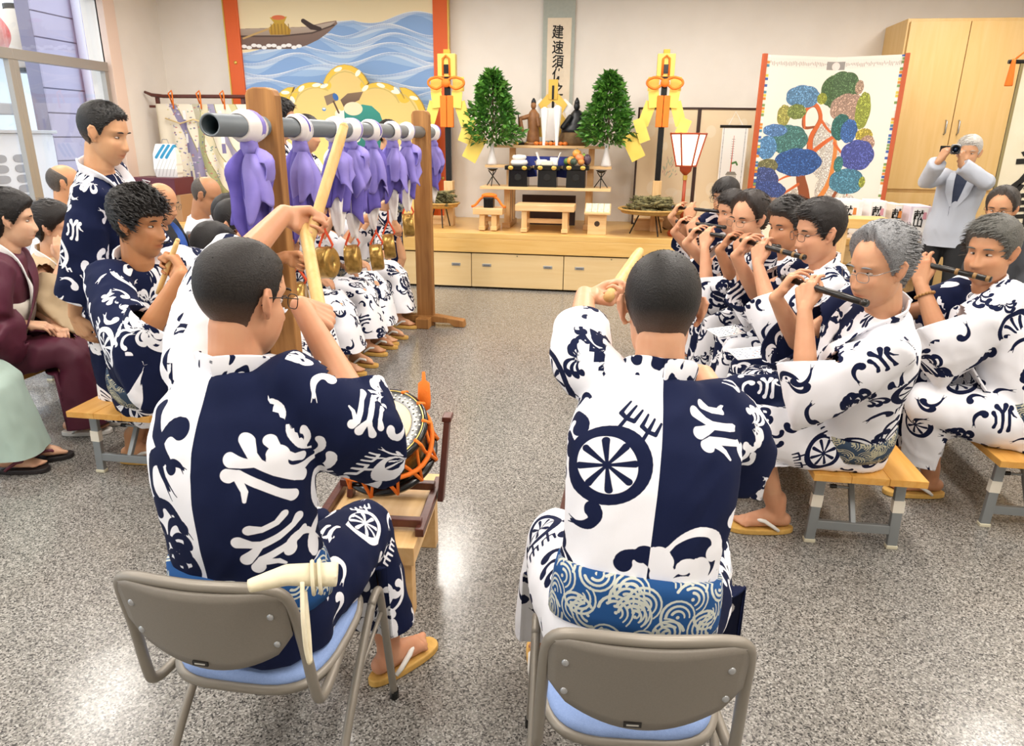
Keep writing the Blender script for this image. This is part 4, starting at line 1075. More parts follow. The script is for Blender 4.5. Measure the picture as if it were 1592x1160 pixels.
uvplane(mu.children[0])
OFR = mat('vermilion_lacquer', '#e0601c', .4)
for k in (-1, 1):
    fr = part(mu, 'frame_stile', MB().box((k * (w / 2 - fw_ / 2), -.01, hgt / 2), (fw_, .07, hgt)), OFR, bevel=.005)
    part(fr, 'gilt_edge', MB().box((k * (w / 2 + .008), -.01, hgt / 2), (.016, .075, hgt)), GOLD)
    for z in (wz(97, Y) - z0, wz(280, Y) - z0): part(fr, 'stud', MB().ell((k * (w / 2 - fw_ / 2), -.048, z), (.022, .012, .022)), GOLD, True)
part(mu, 'frame_rail', MB().box((0, -.012, .06), (w - 2 * fw_, .07, .12)), OFR, bevel=.005)
# ---- yellow scalloped screen
Y = 8.95; cx, w, za, zb = rect(430, 665, 100, 300, Y); hgt = zb - SZ
sc = thing('standing_screen', 'yellow scalloped standing screen painted with figure in teal robe', 'screen', (cx, Y, SZ))
out = [(-w / 2 * .98, 0), (w / 2 * .98, 0)]
for cx_, cy_, rx_, ry_, a0, a1 in ((w * .34, hgt * .56, w * .165, hgt * .30, -10, 95), (0.205 * w, hgt * .74, w * .16, hgt * .15, 20, 120), (0, hgt * .80, w * .155, hgt * .20, 25, 155), (-.205 * w, hgt * .74, w * .16, hgt * .15, 60, 160), (-w * .34, hgt * .56, w * .165, hgt * .30, 85, 190)):
    for t in np.linspace(a0, a1, 9): out.append((cx_ + rx_ * math.cos(math.radians(t)), cy_ + ry_ * math.sin(math.radians(t))))
cv = Canvas(720, 840, '#f1d283'); SXc = lambda x: (x / w + .5) * 720; SYc = lambda z: z / hgt * 840
for y in range(840): cv.a[y] *= (.97 + .06 * math.sin(y * .006))
op = [(SXc(a), SYc(b)) for a, b in out]
cv.stroke(op[1:] + op[:1], 26, '#e0b93e'); cv.stroke(op[1:] + op[:1], 3, '#b99a40')
inn = [(360 + (a - 360) * .905, 400 + (b - 400) * .915) for a, b in op]; cv.stroke(inn[1:] + inn[:1], 3, '#c2ad62')
for i in range(4, len(op), 3): cv.ell(*(np.array(op[i]) * .955 + np.array((360, 400)) * .045), 20, 10, '#f5efda', rr.uniform(0, 3))
fx = lambda zx: (zx - 270) / 1040 * 720; ztop, zbot = 440., 1160. ; fy = lambda zy: 815 - (zy - ztop) * (wz(100, Y, 545) - wz(260, Y, 545)) / 720. / hgt * 840
P2 = lambda L_: [(fx(a), fy(b)) for a, b in L_]
cv.poly(P2([(770, 720), (890, 680), (950, 690), (1000, 740), (1030, 840), (960, 880), (870, 870), (770, 820)]), '#2f9187', '#247a70')
cv.poly(P2([(870, 860), (1020, 840), (1050, 960), (1030, 1060), (860, 1060), (840, 950)]), '#2b857b', '#1f6b63')
cv.poly(P2([(750, 650), (800, 605), (900, 592), (872, 650), (770, 700)]), '#7d6650', '#5a4638')
cv.ell(fx(830), fy(710), 42, 36, '#f0d9b8'); cv.ell(fx(735), fy(750), 18, 26, '#f3dfc4'); cv.poly(P2([(720, 740), (770, 720), (770, 810), (725, 820)]), '#f4efe2')
cv.poly(P2([(645, 625), (715, 600), (735, 650), (660, 690)]), '#84705c'); cv.ell(fx(720), fy(630), 12, 20, '#2e63a8', .3); cv.stroke(P2([(705, 660), (735, 740)]), 4, '#5a4636')
cv.stroke(P2([(870, 880), (1030, 870)]), 8, '#efece0'); cv.ell(fx(830), fy(920), 25, 22, '#f1eadb')
for a, b in ((640, 715), (665, 790), (640, 865), (690, 895)): cv.ell(fx(a), fy(b), 9, 10, '#4a7fc0'); cv.ell(fx(a), fy(b) + 3, 7, 5, '#dfe8f2')
cv.ell(fx(540), fy(830), 18, 26, '#f2efe6'); cv.stroke(P2([(460, 810), (545, 855)]), 4, '#3a2c28'); cv.ell(fx(1160), fy(860), 70, 45, '#ecd9a2')
M = np.array([[1, 0, 0], [0, 0, -1], [0, 1, 0]], float)
o = part(sc, 'panel', MB().prism(out, -.02, .02, M), printmat('screen_print', cv.image('screen_print'))); uvplane(o, lo=(-w / 2, 0), hi=(w / 2, hgt))
for k in (-1, 1): part(sc, 'foot', MB().box((k * w * .3, 0, .03), (.07, .34, .06)), PINE, bevel=.006)
# ---- kimono rack with patterned robe
Y = 8.75; cx, w, za, zb = rect(247, 392, 145, 300, Y)
kr = thing('kimono_rack', 'reddish lacquered kimono rack with upturned ends by the left corner', 'rack', (cx, Y, SZ)); zr = wz(150, Y, 320) - SZ
RL = mat('rack_lacquer', '#5a2b22', .3)
part(kr, 'top_rail', MB().tube([(-w / 2, 0, zr + .05), (-w / 2 + .09, 0, zr + .015), (-w / 2 + .25, 0, zr), (w / 2, 0, zr), (w / 2 + .15, 0, zr + .05)], [.016, .022, .022, .022, .016], 8), RL, True)
part(kr, 'second_rail', MB().box((.02, 0, zr - .12), (w - .05, .03, .03)), RL, bevel=.004)
for k in (-1, 1):
    part(kr, 'post', MB().box((k * w * .40, .03, zr / 2), (.045, .035, zr)), RL, bevel=.004); part(kr, 'foot', MB().box((k * w * .40, .03, .03), (.07, .5, .06)), RL, bevel=.01)
cv = Canvas(512, 720, '#e7dfcb')
for k, (c, x0) in enumerate((('#8c86a6', 90), ('#b9b39b', 160), ('#9a93b3', 210), ('#a9ac7f', 260), ('#d8cfae', 310), ('#9a95ad', 350), ('#c6c08f', 420))):
    pts = [(x0 + 60 * math.sin(t * 3 + k) + 90 * t * t, 720 - 720 * t) for t in np.linspace(0, 1, 24)]; cv.stroke(pts, 17, c); cv.stroke([(a + 19, b) for a, b in pts], 2, '#8f8a5a')
for k in range(420):
    x, y = rr.uniform(40, 480), rr.uniform(0, 720)
    if 60 < x < 300: cv.ell(x, y, rr.uniform(3, 7), rr.uniform(3, 7), rr.choice(('#7d76a0', '#d9d4e2', '#b7756f', '#6f8f86', '#cfc27c', '#5f5a86')), 0, .8)
for x in (140, 330, 470):
    for y in (600, 420, 200): cv.rect(x, y, x + 16, y + 70, '#f2f1ee'); cv.rect(x, y - 80, x + 16, y - 5, '#77719c')
rb = thing('hanging_robe', 'cream robe with flowing purple and green bands on the rack', 'robe', (cx + .07, Y - .03, SZ))
mb = MB(); xs_ = np.linspace(-w * .44, w * .46, 40); zt = zr - .12
for sgn, zz in ((-1, .05),):
    rings = [[(x, -.012 - .022 * math.sin(i * 1.1) * min(1, (zt - z) * 2) + d, z) for i, x in enumerate(xs_)] for z in np.linspace(zt + .03, .25, 12) for d in (0,)]
    mb.loft(rings, cap=False, closed=False)
o = part(rb, 'cloth', mb, printmat('robe_print', cv.image('robe_print')), True); uvplane(o); so = o.modifiers.new('t', 'SOLIDIFY'); so.thickness = .006
for k, x in enumerate((-.40, -.03, .28)): part(rb, 'cord', MB().tube([(x - .02, .02, zt + .02), (x - .025, -.035, zt + .15), (x, .0, zt + .185), (x + .025, -.035, zt + .15), (x + .02, -.035, zt - .03)], .009, 6), ORANGE, True)
part(rb, 'swag', MB().tube([(-.50, -.05, zt - .14), (-.3, -.06, zt - .20), (-.12, -.06, zt - .15), (.05, -.06, zt - .2)], .009, 6), mat('cord_cream', '#d8c08a', .7), True)
# ---- striped bag on the wall, boxes below it
X0, w, za, zb = rect(246, 275, 224, 275.5, 8.12)
bg = thing('cloth_bag', 'white bag with blue diagonal stripes standing on the maroon box', 'bag', (X0, 8.12, za))
cv = Canvas(128, 200, '#efeeea')
for k in range(4): cv.stroke([(20 + 28 * k, 120), (60 + 28 * k, 190)], 8, '#2b8bb5' if k < 3 else '#e7e6e2')
for k in range(7): cv.stroke([(k * 20, 10), (k * 20 + 40, 110)], 2, '#c9c7c2')
o = part(bg, 'body', MB().loft([[(-w / 2 * f, -d, z), (w / 2 * f, -d, z), (w / 2 * f, d, z), (-w / 2 * f, d, z)] for f, d, z in ((.95, .05, 0), (1, .07, .1), (1, .05, (zb - za) * .7), (.8, .02, zb - za))]), printmat('bag_print', cv.image('bag_print')), bevel=.01); uvplane(o)
part(bg, 'handle', MB().tube([(-.05, 0, zb - za - .01), (-.03, 0, zb - za + .05), (.03, 0, zb - za + .05), (.05, 0, zb - za - .01)], .006, 6), ALU)
X0, w, za, zb = rect(219, 286, 276, 300, 8.12)
zs = SZ
for nm, lb, dz, c, dx in (('storage_box', 'brown cardboard box under the maroon box in the left corner', za - SZ, '#a5815f', .06), ):
    t = thing(nm, lb, 'box', (X0 + dx, 8.12, zs)); part(t, 'body', MB().box((0, 0, dz / 2), (w * .9, .35, dz)), mat('cardboard', c, .8), bevel=.004); part(t, 'tape', MB().box((0, -.001, dz - .03), (.05, .352, .061)), mat('tape_tan', '#c8b08a', .4))
t = thing('gift_box', 'flat maroon box tied with white string in the left corner', 'box', (X0, 8.12, za)); part(t, 'body', MB().box((0, 0, (zb - za) / 2), (w, .4, zb - za)), mat('maroon_paper', '#5e2230', .5), bevel=.004)
part(t, 'string', MB().tube([(-.05, -.203, .0), (-.05, -.205, .12), (-.1, -.21, .17), (0, -.22, .15), (-.05, -.205, .12)], .006, 6), WHITEP, True)
# ---- centre hanging scroll
Y = 9.24; cx, w, za, zb = rect(840, 895, 0, 215, Y); zb = CEIL - .06; za = wz(225, Y)
hs_ = thing('hanging_scroll', 'tall grey-green hanging scroll with brush lettering above the altar', 'scroll', (cx, Y, za))
part(hs_, 'mount', MB().box((0, .03, (zb - za) / 2), (w, .008, zb - za)), mat('scroll_silk', '#b3bab2', .7, noise=(30, '#a7afa8', .5)))
px0, pw, pa, pb = rect(847, 889, 27, 205, Y)
part(hs_, 'paper', MB().box((px0 - cx, .024, (pa + pb) / 2 - za), (pw, .006, pb - pa)), mat('scroll_paper', '#efe1cb', .8, noise=(14, '#e6d6bd', .5)))
part(hs_, 'roller', MB().tube([(-w / 2 - .03, .02, 0), (w / 2 + .03, .02, 0)], .022, 12), mat('roller_wood', '#4b3427', .4), True)
INK = mat('brush_ink', '#14120f', .7)
for ch, y in zip('建速須佐之', (51, 75, 97, 118, 140)):
    me = text_mesh(ch, .152)
    if len(me.vertices):
        o = part(hs_, 'lettering', me, INK); o.location = (wx(867, Y, y) - cx, .019, wz(y, Y) - za); o.scale = (.92, 1, 1.05); o.rotation_euler = (0, .06, 0)
# ---- altar shelves
AY = 8.42
al = thing('altar_stand', 'pale wooden stepped altar stand on the stage', 'altar', (wx(850, AY), AY, SZ)); ax = wx(850, AY)
def shelf(x0, x1, y, dy, name='shelf', d=.26, th=.03):
    zz = wz(y, AY + dy) - SZ; a, b = wx(x0, AY + dy, y) - ax, wx(x1, AY + dy, y) - ax
    part(al, name, MB().box(((a + b) / 2, dy, zz - th / 2), (b - a, d, th)), PINE, bevel=.003); return zz
z3 = shelf(751, 950, 290, -.12, d=.40); z2 = shelf(757, 951, 257, .06); z1 = shelf(770, 948, 226, .28, d=.42)
for x in (790, 915):
    xx = wx(x, AY, 310) - ax
    part(al, 'post', MB().box((xx, .34, z1 / 2 - .02), (.07, .07, z1 - .03)), PINEZ, bevel=.003); part(al, 'post', MB().box((xx, -.05, z3 / 2 - .02), (.07, .07, z3 - .03)), PINEZ, bevel=.003); part(al, 'post', MB().box((xx + .0, .12, z2 / 2 - .02), (.07, .07, z2 - .03)), PINEZ, bevel=.003)
    part(al, 'sill', MB().box((xx, .14, .03), (.09, .60, .06)), PINE, bevel=.003)
part(al, 'back_panel', MB().box((0, .30, z3 / 2 - .1), (wx(898, AY) - wx(812, AY), .03, z3 - .05)), mat('altar_dark', '#3a2723', .5))
# black offering stands with gilt plates
def sanbo(x, y_top, y_bot, Y, label, wpx=29):
    zb_ = (z3 if y_bot > 270 else z1) + SZ; zt_ = wz(y_top, Y, x); X_ = wx(x, Y, (y_top + y_bot) / 2); w = wpx * .0075 * (Y / 8.42); h = zt_ - zb_
    t = thing('offering_stand', label, 'offering stand', (X_, Y, zb_), 0, 'black lacquer offering stands')
    part(t, 'pedestal', MB().loft([[(-w / 2 * f, -w / 2 * f, z), (w / 2 * f, -w / 2 * f, z), (w / 2 * f, w / 2 * f, z), (-w / 2 * f, w / 2 * f, z)] for f, z in ((1, 0), (.97, h * .8))]), LACQ, bevel=.006)
    part(t, 'tray', MB().box((0, 0, h * .9), (w * 1.36, w * 1.36, h * .2)), LACQ, bevel=.006)
    part(t, 'hollow', MB().lathe([(w * .2, 0), (w * .16, .004)], 6, (0, -w / 2 * .99, h * .45), (0, -1, 0)), mat('lacquer_hollow', '#030404', .6))
    for k in (-1, 1): part(t, 'gilt_plate', MB().ell((k * w * .36, -w * .685, h * .9), (.03, .007, .022)), GOLD, True)
    return np.array([X_, Y, zt_]), w
S1, sw = sanbo(807, 257, 288, AY - .16, 'black offering stand with round white rice cake, left of three')
S2, _ = sanbo(852, 257, 288, AY - .16, 'black offering stand with packets, middle of three')
S3, _ = sanbo(896, 257, 289, AY - .16, 'black offering stand with fruit, right of three')
S4, _ = sanbo(813, 223, 243, AY + .30, 'black offering stand with two white cones on the upper shelf', 24)
S5, _ = sanbo(893, 224, 243, AY + .30, 'black offering stand with salt dish on the upper shelf', 24)
RICE = mat('rice_cake', '#f4f2ec', .6)
o = part(None, 'rice_cake', MB().lathe([(.02, 0), (.085, .004), (.10, .03), (.085, .058), (.02, .062)], 22, ), RICE, True); o.location = S1; tag(o, 'larger lower white rice cake on the left offering stand', 'rice cake')
o = part(None, 'rice_cake', MB().lathe([(.02, 0), (.07, .004), (.082, .026), (.07, .048), (.02, .053)], 22), RICE, True); o.location = S1 + V(0, 0, .062); tag(o, 'smaller upper white rice cake on the left offering stand', 'rice cake')
PK = [('#f2f0e8', -.075, .0, .10, .06), ('#e9e3d0', -.01, -.03, .12, .05), ('#f6f4ee', .06, .02, .08, .085)]
for i, (c, dx, dy, w_, h_) in enumerate(PK):
    o = part(None, 'paper_packet', MB().box((0, 0, h_ / 2), (w_, .10, h_), rz=.2 * (i - 1)), mat('packet_%d' % i, c, .6), bevel=.008); o.location = S2 + V(dx, dy, 0); tag(o, ('tall white packet at the left of the middle offering stand', 'long cream packet lying in front on the middle offering stand', 'upright white packet at the right of the middle offering stand')[i], 'packet')
for i, (dx, a) in enumerate(((-.11, -.35), (.11, .35))):
    o = part(None, 'paper_sheet', MB().box((0, 0, .06), (.008, .14, .14), M=np.array([[math.cos(a), 0, math.sin(a)], [0, 1, 0], [-math.sin(a), 0, math.cos(a)]])), WHITEP); o.location = S2 + V(dx, 0, .012); tag(o, ('white folded sheet leaning out left on the middle stand', 'white folded sheet leaning out right on the middle stand')[i], 'paper')
for i, (c, dx, dy, dz, r, nm, lb) in enumerate((('#e9982c', -.06, -.03, 0, .05, 'orange', 'yellow-orange fruit at the left of the fruit stand'), ('#e8a03a', -.005, .03, .075, .05, 'orange', 'orange on top of the fruit stand pile'), ('#e07f45', .03, -.045, .03, .05, 'orange', 'reddish orange in the middle of the fruit stand'), ('#d98a38', .05, -.07, -.0, .038, 'orange', 'small low orange in front on the fruit stand'), ('#3d2138', .115, -.02, .0, .05, 'eggplant', 'dark purple eggplant at the right of the fruit stand'), ('#4f7a2f', -.11, .0, 0, .04, 'green_pepper', 'green vegetable at the left edge of fruit stand'), ('#27412a', -.03, -.075, -.0, .042, 'squash', 'dark green squash in front on the fruit stand'), ('#8fb04a', .07, .05, .06, .035, 'leek', 'pale green vegetable at the back of fruit stand'))):
    t = thing(nm, lb, 'fruit' if i < 4 else 'vegetable', S3 + V(dx, dy, max(dz, 0)))
    part(t, 'flesh', MB().lathe([(r * math.sin(q) * (1.0 if i != 4 else .9), r * (1 - math.cos(q)) * (.95 if i != 4 else 1.2)) for q in np.linspace(.1, 3.04, 9)], 16), mat('produce_%d' % i, c, .4, noise=(25, '#ffffff', .08)), True)
    part(t, 'stem', MB().tube([(0, 0, r * 1.85), (.006, 0, r * 2.1)], .005, 6), mat('produce_stem', '#5d6b34', .7))
for i, dx in enumerate((-.05, .06)):
    o = part(None, 'salt_cone', MB().lathe([(.05, 0), (.045, .01), (.004, .075)], 16), WHITEP, True); o.location = S4 + V(dx, -.03, 0); tag(o, ('left white paper cone on the upper offering stand', 'right white paper cone on the upper offering stand')[i], 'cone')
o = part(None, 'salt_dish', MB().lathe([(.03, 0), (.09, .02), (.085, .024), (.03, .012)], 18), WHITEP, True); o.location = S5 + V(0, -.03, 0); tag(o, 'shallow white dish on the right upper offering stand', 'dish')
# blue cloth under the middle stand
bl = part(None, 'altar_cloth', MB().strip([(-.21, .0, .29), (-.17, -.03, .2), (-.16, -.04, .10)], [(1, 0, 0)] * 3, .12, .012).strip([(.21, .0, .29), (.18, -.03, .2), (.17, -.04, .10)], [(1, 0, 0)] * 3, .14, .012).box((0, .02, .30), (.5, .03, .05)), mat('blue_cloth', '#22307f', .8)); bl.location = (ax - .01, AY - .02, SZ + z3); tag(bl, 'deep blue cloth hanging behind the middle offering stand', 'cloth')
# statues
def figure(name, label, p, parts_):
    t = thing(name, label, 'statue', p)
    for nm, mb, m in parts_: part(t, nm, mb, m, True)
TEAK = mat('carved_wood', '#9a6a40', .5, noise=(20, '#6f4828', .6)); BRZ = mat('dark_bronze', '#24262a', .4, .3, noise=(20, '#3d4043', .5))
zt = SZ + z1; p = V(wx(829, AY + .24, 200), AY + .24, zt)
figure('statue', 'carved brown wooden statue with outstretched arm on altar', p, [('robe', MB().lathe([(.085, 0), (.075, .08), (.06, .2), (.07, .30), (.05, .36), (.02, .40)], 14).cap((-.04, -.01, .32), .028, (-.15, -.05, .29), .022).cap((.04, -.01, .33), .03, (.07, -.06, .22), .022).cap((-.15, -.05, .29), .022, (-.13, -.05, .16), .03), TEAK), ('base', MB().lathe([(.11, 0), (.11, .03), (.09, .035)], 14, (0, 0, -.002)), TEAK), ('head', MB().ell((0, -.01, .435), (.032, .036, .042)), TEAK), ('cap', MB().lathe([(.03, 0), (.026, .03), (.008, .06)], 10, (0, -.005, .455)), BRZ), ('staff', MB().tube([(-.16, -.06, .2), (-.17, -.06, .34)], .006, 6), BRZ)])
p = V(wx(893, AY + .24, 200), AY + .24, zt)
ROCK = mat('rock_base', '#7d6340', .8, noise=(18, '#4f3d25', .7), bump=(25, 1.))
o = part(None, 'rock_pedestal', MB().loft([[(.17 * f * math.cos(a) * (1 + .1 * math.sin(5 * a)), .13 * f * math.sin(a), z) for a in np.linspace(0, 2 * math.pi, 18, endpoint=False)] for f, z in ((.95, 0), (1.05, .04), (1, .10), (.92, .145))]), ROCK, True); o.location = p; tag(o, 'brown carved rock base under the dark statue on altar', 'pedestal')
figure('statue', 'dark seated bronze statue on brown base on altar', p + V(0, 0, .142), [('body', MB().loft([[(.15 * f * math.cos(a) + ox_, .11 * f * math.sin(a), z) for a in np.linspace(0, 2 * math.pi, 16, endpoint=False)] for f, z, ox_ in ((1, 0, 0), (1.02, .04, 0), (.75, .09, .02), (.55, .16, .03), (.5, .21, .03), (.2, .25, .02))]).cap((-.05, -.05, .17), .03, (-.13, -.08, .06), .028).cap((.09, -.04, .17), .035, (.14, -.06, .07), .03), BRZ), ('head', MB().ell((.02, -.02, .285), (.036, .04, .045)), BRZ), ('headdress', MB().lathe([(.032, 0), (.028, .03), (.008, .07)], 10, (.02, -.01, .31)), BRZ)])
# two white tapering sake-bottle papers and the folded gohei
for i, (x, lb) in enumerate(((846, 'left tall white paper taper standing on the altar'), (866, 'right tall white paper taper standing on the altar'))):
    zz0 = wz(228, AY + .05); hh = wz(168 if i == 0 else 165, AY + .05) - zz0
    t = thing('paper_taper', lb, 'paper taper', (wx(x, AY + .08, 200), AY + .08, SZ + z1 - .0), 0)
    part(t, 'sleeve', MB().lathe([(.016, 0), (.02, hh * .2), (.045, hh * .82), (.045, hh * .95), (.012, hh)], 8), WHITEP); part(t, 'stick', MB().tube([(0, 0, -.0), (0, 0, .05)], .012, 8), mat('taper_stick', '#8b7a68', .6))
gz = SZ + z1; Y = AY + .36
t = thing('gohei_wand', 'gold headed ritual wand with white folded paper behind the altar', 'ritual wand', (wx(859, Y, 180), Y, gz))
zh = wz(125, Y) - gz
part(t, 'gold_head', MB().box((-.0, 0, zh - .10), (.11, .03, .22)), GOLD, bevel=.004); part(t, 'stick', MB().box((0, .03, zh / 2), (.03, .02, zh)), LACQ); part(t, 'inlay', MB().box((0, -.018, zh - .13), (.025, .008, .15)), LACQ)
for k in (-1, 1):
    part(t, 'gold_wing', MB().strip([(k * .03, .0, zh - .18), (k * .12, -.005, zh - .27), (k * .06, -.005, zh - .36), (k * .12, -.01, zh - .45), (k * .12, -.01, zh - .62)], [(.7, 0, k * .7)] * 5, .10, .006), GOLD)
    part(t, 'paper_wing', MB().strip([(k * .10, .015, zh - .24), (k * .2, .01, zh - .32), (k * .24, .01, zh - .46), (k * .22, .01, zh - .60)], [(.6, 0, .6 * k)] * 2 + [(1, 0, 0)] * 2, .12, .006), WHITEP)
part(t, 'paper_fold', MB().box((0, -.03, zh - .48), (.16, .01, .36)), WHITEP)
for k in range(7):
    o = part(None, 'altar_fruit', MB().ell((0, 0, .022), (.03, .03, .022)), mat('persimmon', '#dd7a2c', .4), True); o.location = (wx(834 + k * 7.5, AY + .12, 222), AY + .10 + .02 * (k % 2), gz); tag(o, 'small flat orange fruit in the row on the top altar shelf', 'fruit', 'row of orange fruit on altar')
# ---- evergreen trees in white vases on tripods
LEAF = mat('sakaki_leaf', '#447a2c', .3, noise=(9, '#6fa345', .9)); LEAF2 = mat('sakaki_leaf_dark', '#2f5a22', .3, noise=(9, '#44772f', .9))
def tree(x, ytop, ybot, wpx, Y, label, seed):
    zb_ = SZ + z2; R_ = random.Random(seed); X_ = wx(x, Y, 200)
    v = thing('vase', ('slim white vase holding the left evergreen' if seed == 1 else 'slim white vase holding the right evergreen'), 'vase', (X_, Y, zb_)); hv = wz(ybot - 2, Y, x) - zb_
    part(v, 'body', MB().lathe([(.058, 0), (.06, .02), (.045, hv * .35), (.022, hv * .75), (.024, hv)], 20), mat('vase_porcelain', '#ece8e6', .25), True); part(v, 'rim', MB().lathe([(.02, 0), (.028, .004), (.028, .012), (.02, .014)], 18, (0, 0, hv - .006)), mat('vase_porcelain', '#ece8e6', .25), True)
    zt_ = wz(ytop, Y, x); h = zt_ - zb_ - hv; rw = wpx * .0074 / 2
    t = thing('evergreen_tree', label, 'tree', (X_, Y, zb_ + hv - .03))
    part(t, 'stem', MB().tube([(0, 0, 0), (.01, 0, h * .5), (0, 0, h * .95)], [.014, .01, .004], 7), mat('stem_brown', '#5a4630', .8))
    vs, fs, mi = [], [], []
    for k in range(2100):
        u = R_.random() ** .95; z = h * (.04 + .96 * u); rad = rw * (1.06 * (1 - u) ** .6 if u > .18 else .65 + 2.2 * u) * math.sqrt(R_.uniform(.02, 1)); a = R_.uniform(0, 6.283); rad *= 1 + .16 * math.sin(3 * a + 9 * u + seed) + .1 * math.sin(17 * u + 2 * a)
        c = V(rad * math.cos(a), rad * math.sin(a), z); o_ = nrm(V(math.cos(a) * .9, math.sin(a) * .9, R_.uniform(-.7, .9))); L_ = R_.uniform(.06, .10); sd = nrm(np.cross(o_, V(R_.uniform(-1, 1), R_.uniform(-1, 1), R_.uniform(.2, 1)))) * L_ * .24; n_ = np.cross(sd, o_); n_ = nrm(n_) * L_ * .10
        b0 = len(vs); vs += [c, c + o_ * L_ * .45 + sd + n_, c + o_ * L_, c + o_ * L_ * .45 - sd + n_, c + o_ * L_ * .45]; fs += [(b0, b0 + 1, b0 + 4), (b0 + 1, b0 + 2, b0 + 4), (b0, b0 + 4, b0 + 3), (b0 + 4, b0 + 2, b0 + 3)]; mi += [int(R_.random() < .4)] * 4
    mb = MB(); mb.add(vs, fs); mb.mi = mi
    part(t, 'foliage', mb, [LEAF, LEAF2], kind='stuff', fixn=False)
tree(765, 107, 226, 84, AY - .02, 'bushy evergreen cut into a cone, left of the altar scroll', 1); tree(945, 110, 227, 78, AY - .02, 'bushy evergreen cut into a cone, right of the altar scroll', 2)
for i, x in enumerate((766, 934)):
    t = thing('tripod_stand', ('black crossed-leg tripod on the lower altar shelf, left', 'black crossed-leg tripod on the lower altar shelf, right')[i], 'tripod', (wx(x, AY - .2, 285), AY - .2, SZ + z3)); hh = z2 - z3 - .035
    for q in range(3):
        a = q * 2.094 + .5; part(t, 'leg', MB().tube([(.085 * math.cos(a), .085 * math.sin(a), 0.004), (-.05 * math.cos(a), -.05 * math.sin(a), hh - .02)], .006, 6), LACQ)
    part(t, 'dish', MB().lathe([(.02, -.03), (.06, -.005), (.06, 0), (.02, -.02)], 16, (0, 0, hh)), LACQ, True)
# ---- ornamental poles with folded yellow paper
YEL = mat('yellow_paper', '#efd567', .6, noise=(4, '#e2bf4c', .5))
def pole(x, Y, label, mir):
    X_ = wx(x, Y, 200); z = lambda y: wz(y, Y, x) - SZ; k_ = (wx(x + 10, Y, 200) - X_) / 10
    t = thing('ornament_pole', label, 'ornament', (X_, Y, SZ), 0, 'ornamental poles')
    part(t, 'base_block', MB().box((0, 0, z(281) / 2), (14 * k_, .11, z(281))), PINEZ, bevel=.004)
    part(t, 'shaft', MB().box((0, 0, (z(281) + z(100)) / 2), (9 * k_, .05, z(100) - z(281))), LACQ, bevel=.004)
    part(t, 'gold_head', MB().box((0, .0, (z(84) + z(120)) / 2), (27 * k_, .10, z(84) - z(120))), mat('gold_head_leaf', '#e6c766', .4, .35), bevel=.006)
    part(t, 'crest', MB().box((0, 0, z(81)), (10 * k_, .06, z(77) - z(85))), mat('crest_gold', '#d6a23a', .4, .4), bevel=.004)
    part(t, 'inlay', MB().box((0, -.055, z(108)), (7 * k_, .01, z(102) - z(116))), LACQ); part(t, 'cord_panel', MB().tube([(-5 * k_, -.06, z(118)), (-5 * k_, -.065, z(92)), (0, -.068, z(87)), (5 * k_, -.065, z(92)), (5 * k_, -.06, z(118))], .011, 7), ORANGE, True)
    for s_ in (-1, 1):
        part(t, 'bow_loop', MB().tube(catmull([(0, -.07, z(127)), (s_ * 12 * k_, -.085, z(121)), (s_ * 25 * k_, -.08, z(125)), (s_ * 26 * k_, -.08, z(133)), (s_ * 14 * k_, -.085, z(139)), (s_ * 2 * k_, -.08, z(130))], 4), .014, 8), ORANGE, True)
        part(t, 'tassel', MB().box((s_ * 5.2 * k_, -.05, (z(149) + z(198)) / 2), (9.6 * k_, .05, z(149) - z(198))), ORANGE, bevel=.006)
        seg = [(17, 120, 142, 17, .0), (15, 142, 168, 16, .1), (24, 158, 196, 17, .32), (31, 184, 222, 17, .36), (42, 208, 250, 23, .5)]
        for j, (dx, ya, yb, wd, tl) in enumerate(seg):
            ln = z(ya) - z(yb); c_ = V(s_ * dx * k_, -.02 - .028 * (j % 2) - .01 * j, (z(ya) + z(yb)) / 2); a_ = s_ * tl * (-1 if j in (2,) else 1) * (1 if j != 2 else 1)
            M = np.array([[math.cos(a_), 0, math.sin(a_)], [0, 1, 0], [-math.sin(a_), 0, math.cos(a_)]]); part(t, 'paper_fold', MB().box(c_, (wd * k_, .008, ln), M=M), YEL)
    part(t, 'knot', MB().ell((0, -.085, z(130)), (7 * k_, .03, 6 * k_)), ORANGE, True)
pole(697, 8.36, 'gold headed pole with yellow paper folds beside the painted panel', -1); pole(1028, 8.36, 'gold headed pole with yellow paper folds beside the right evergreen', 1)
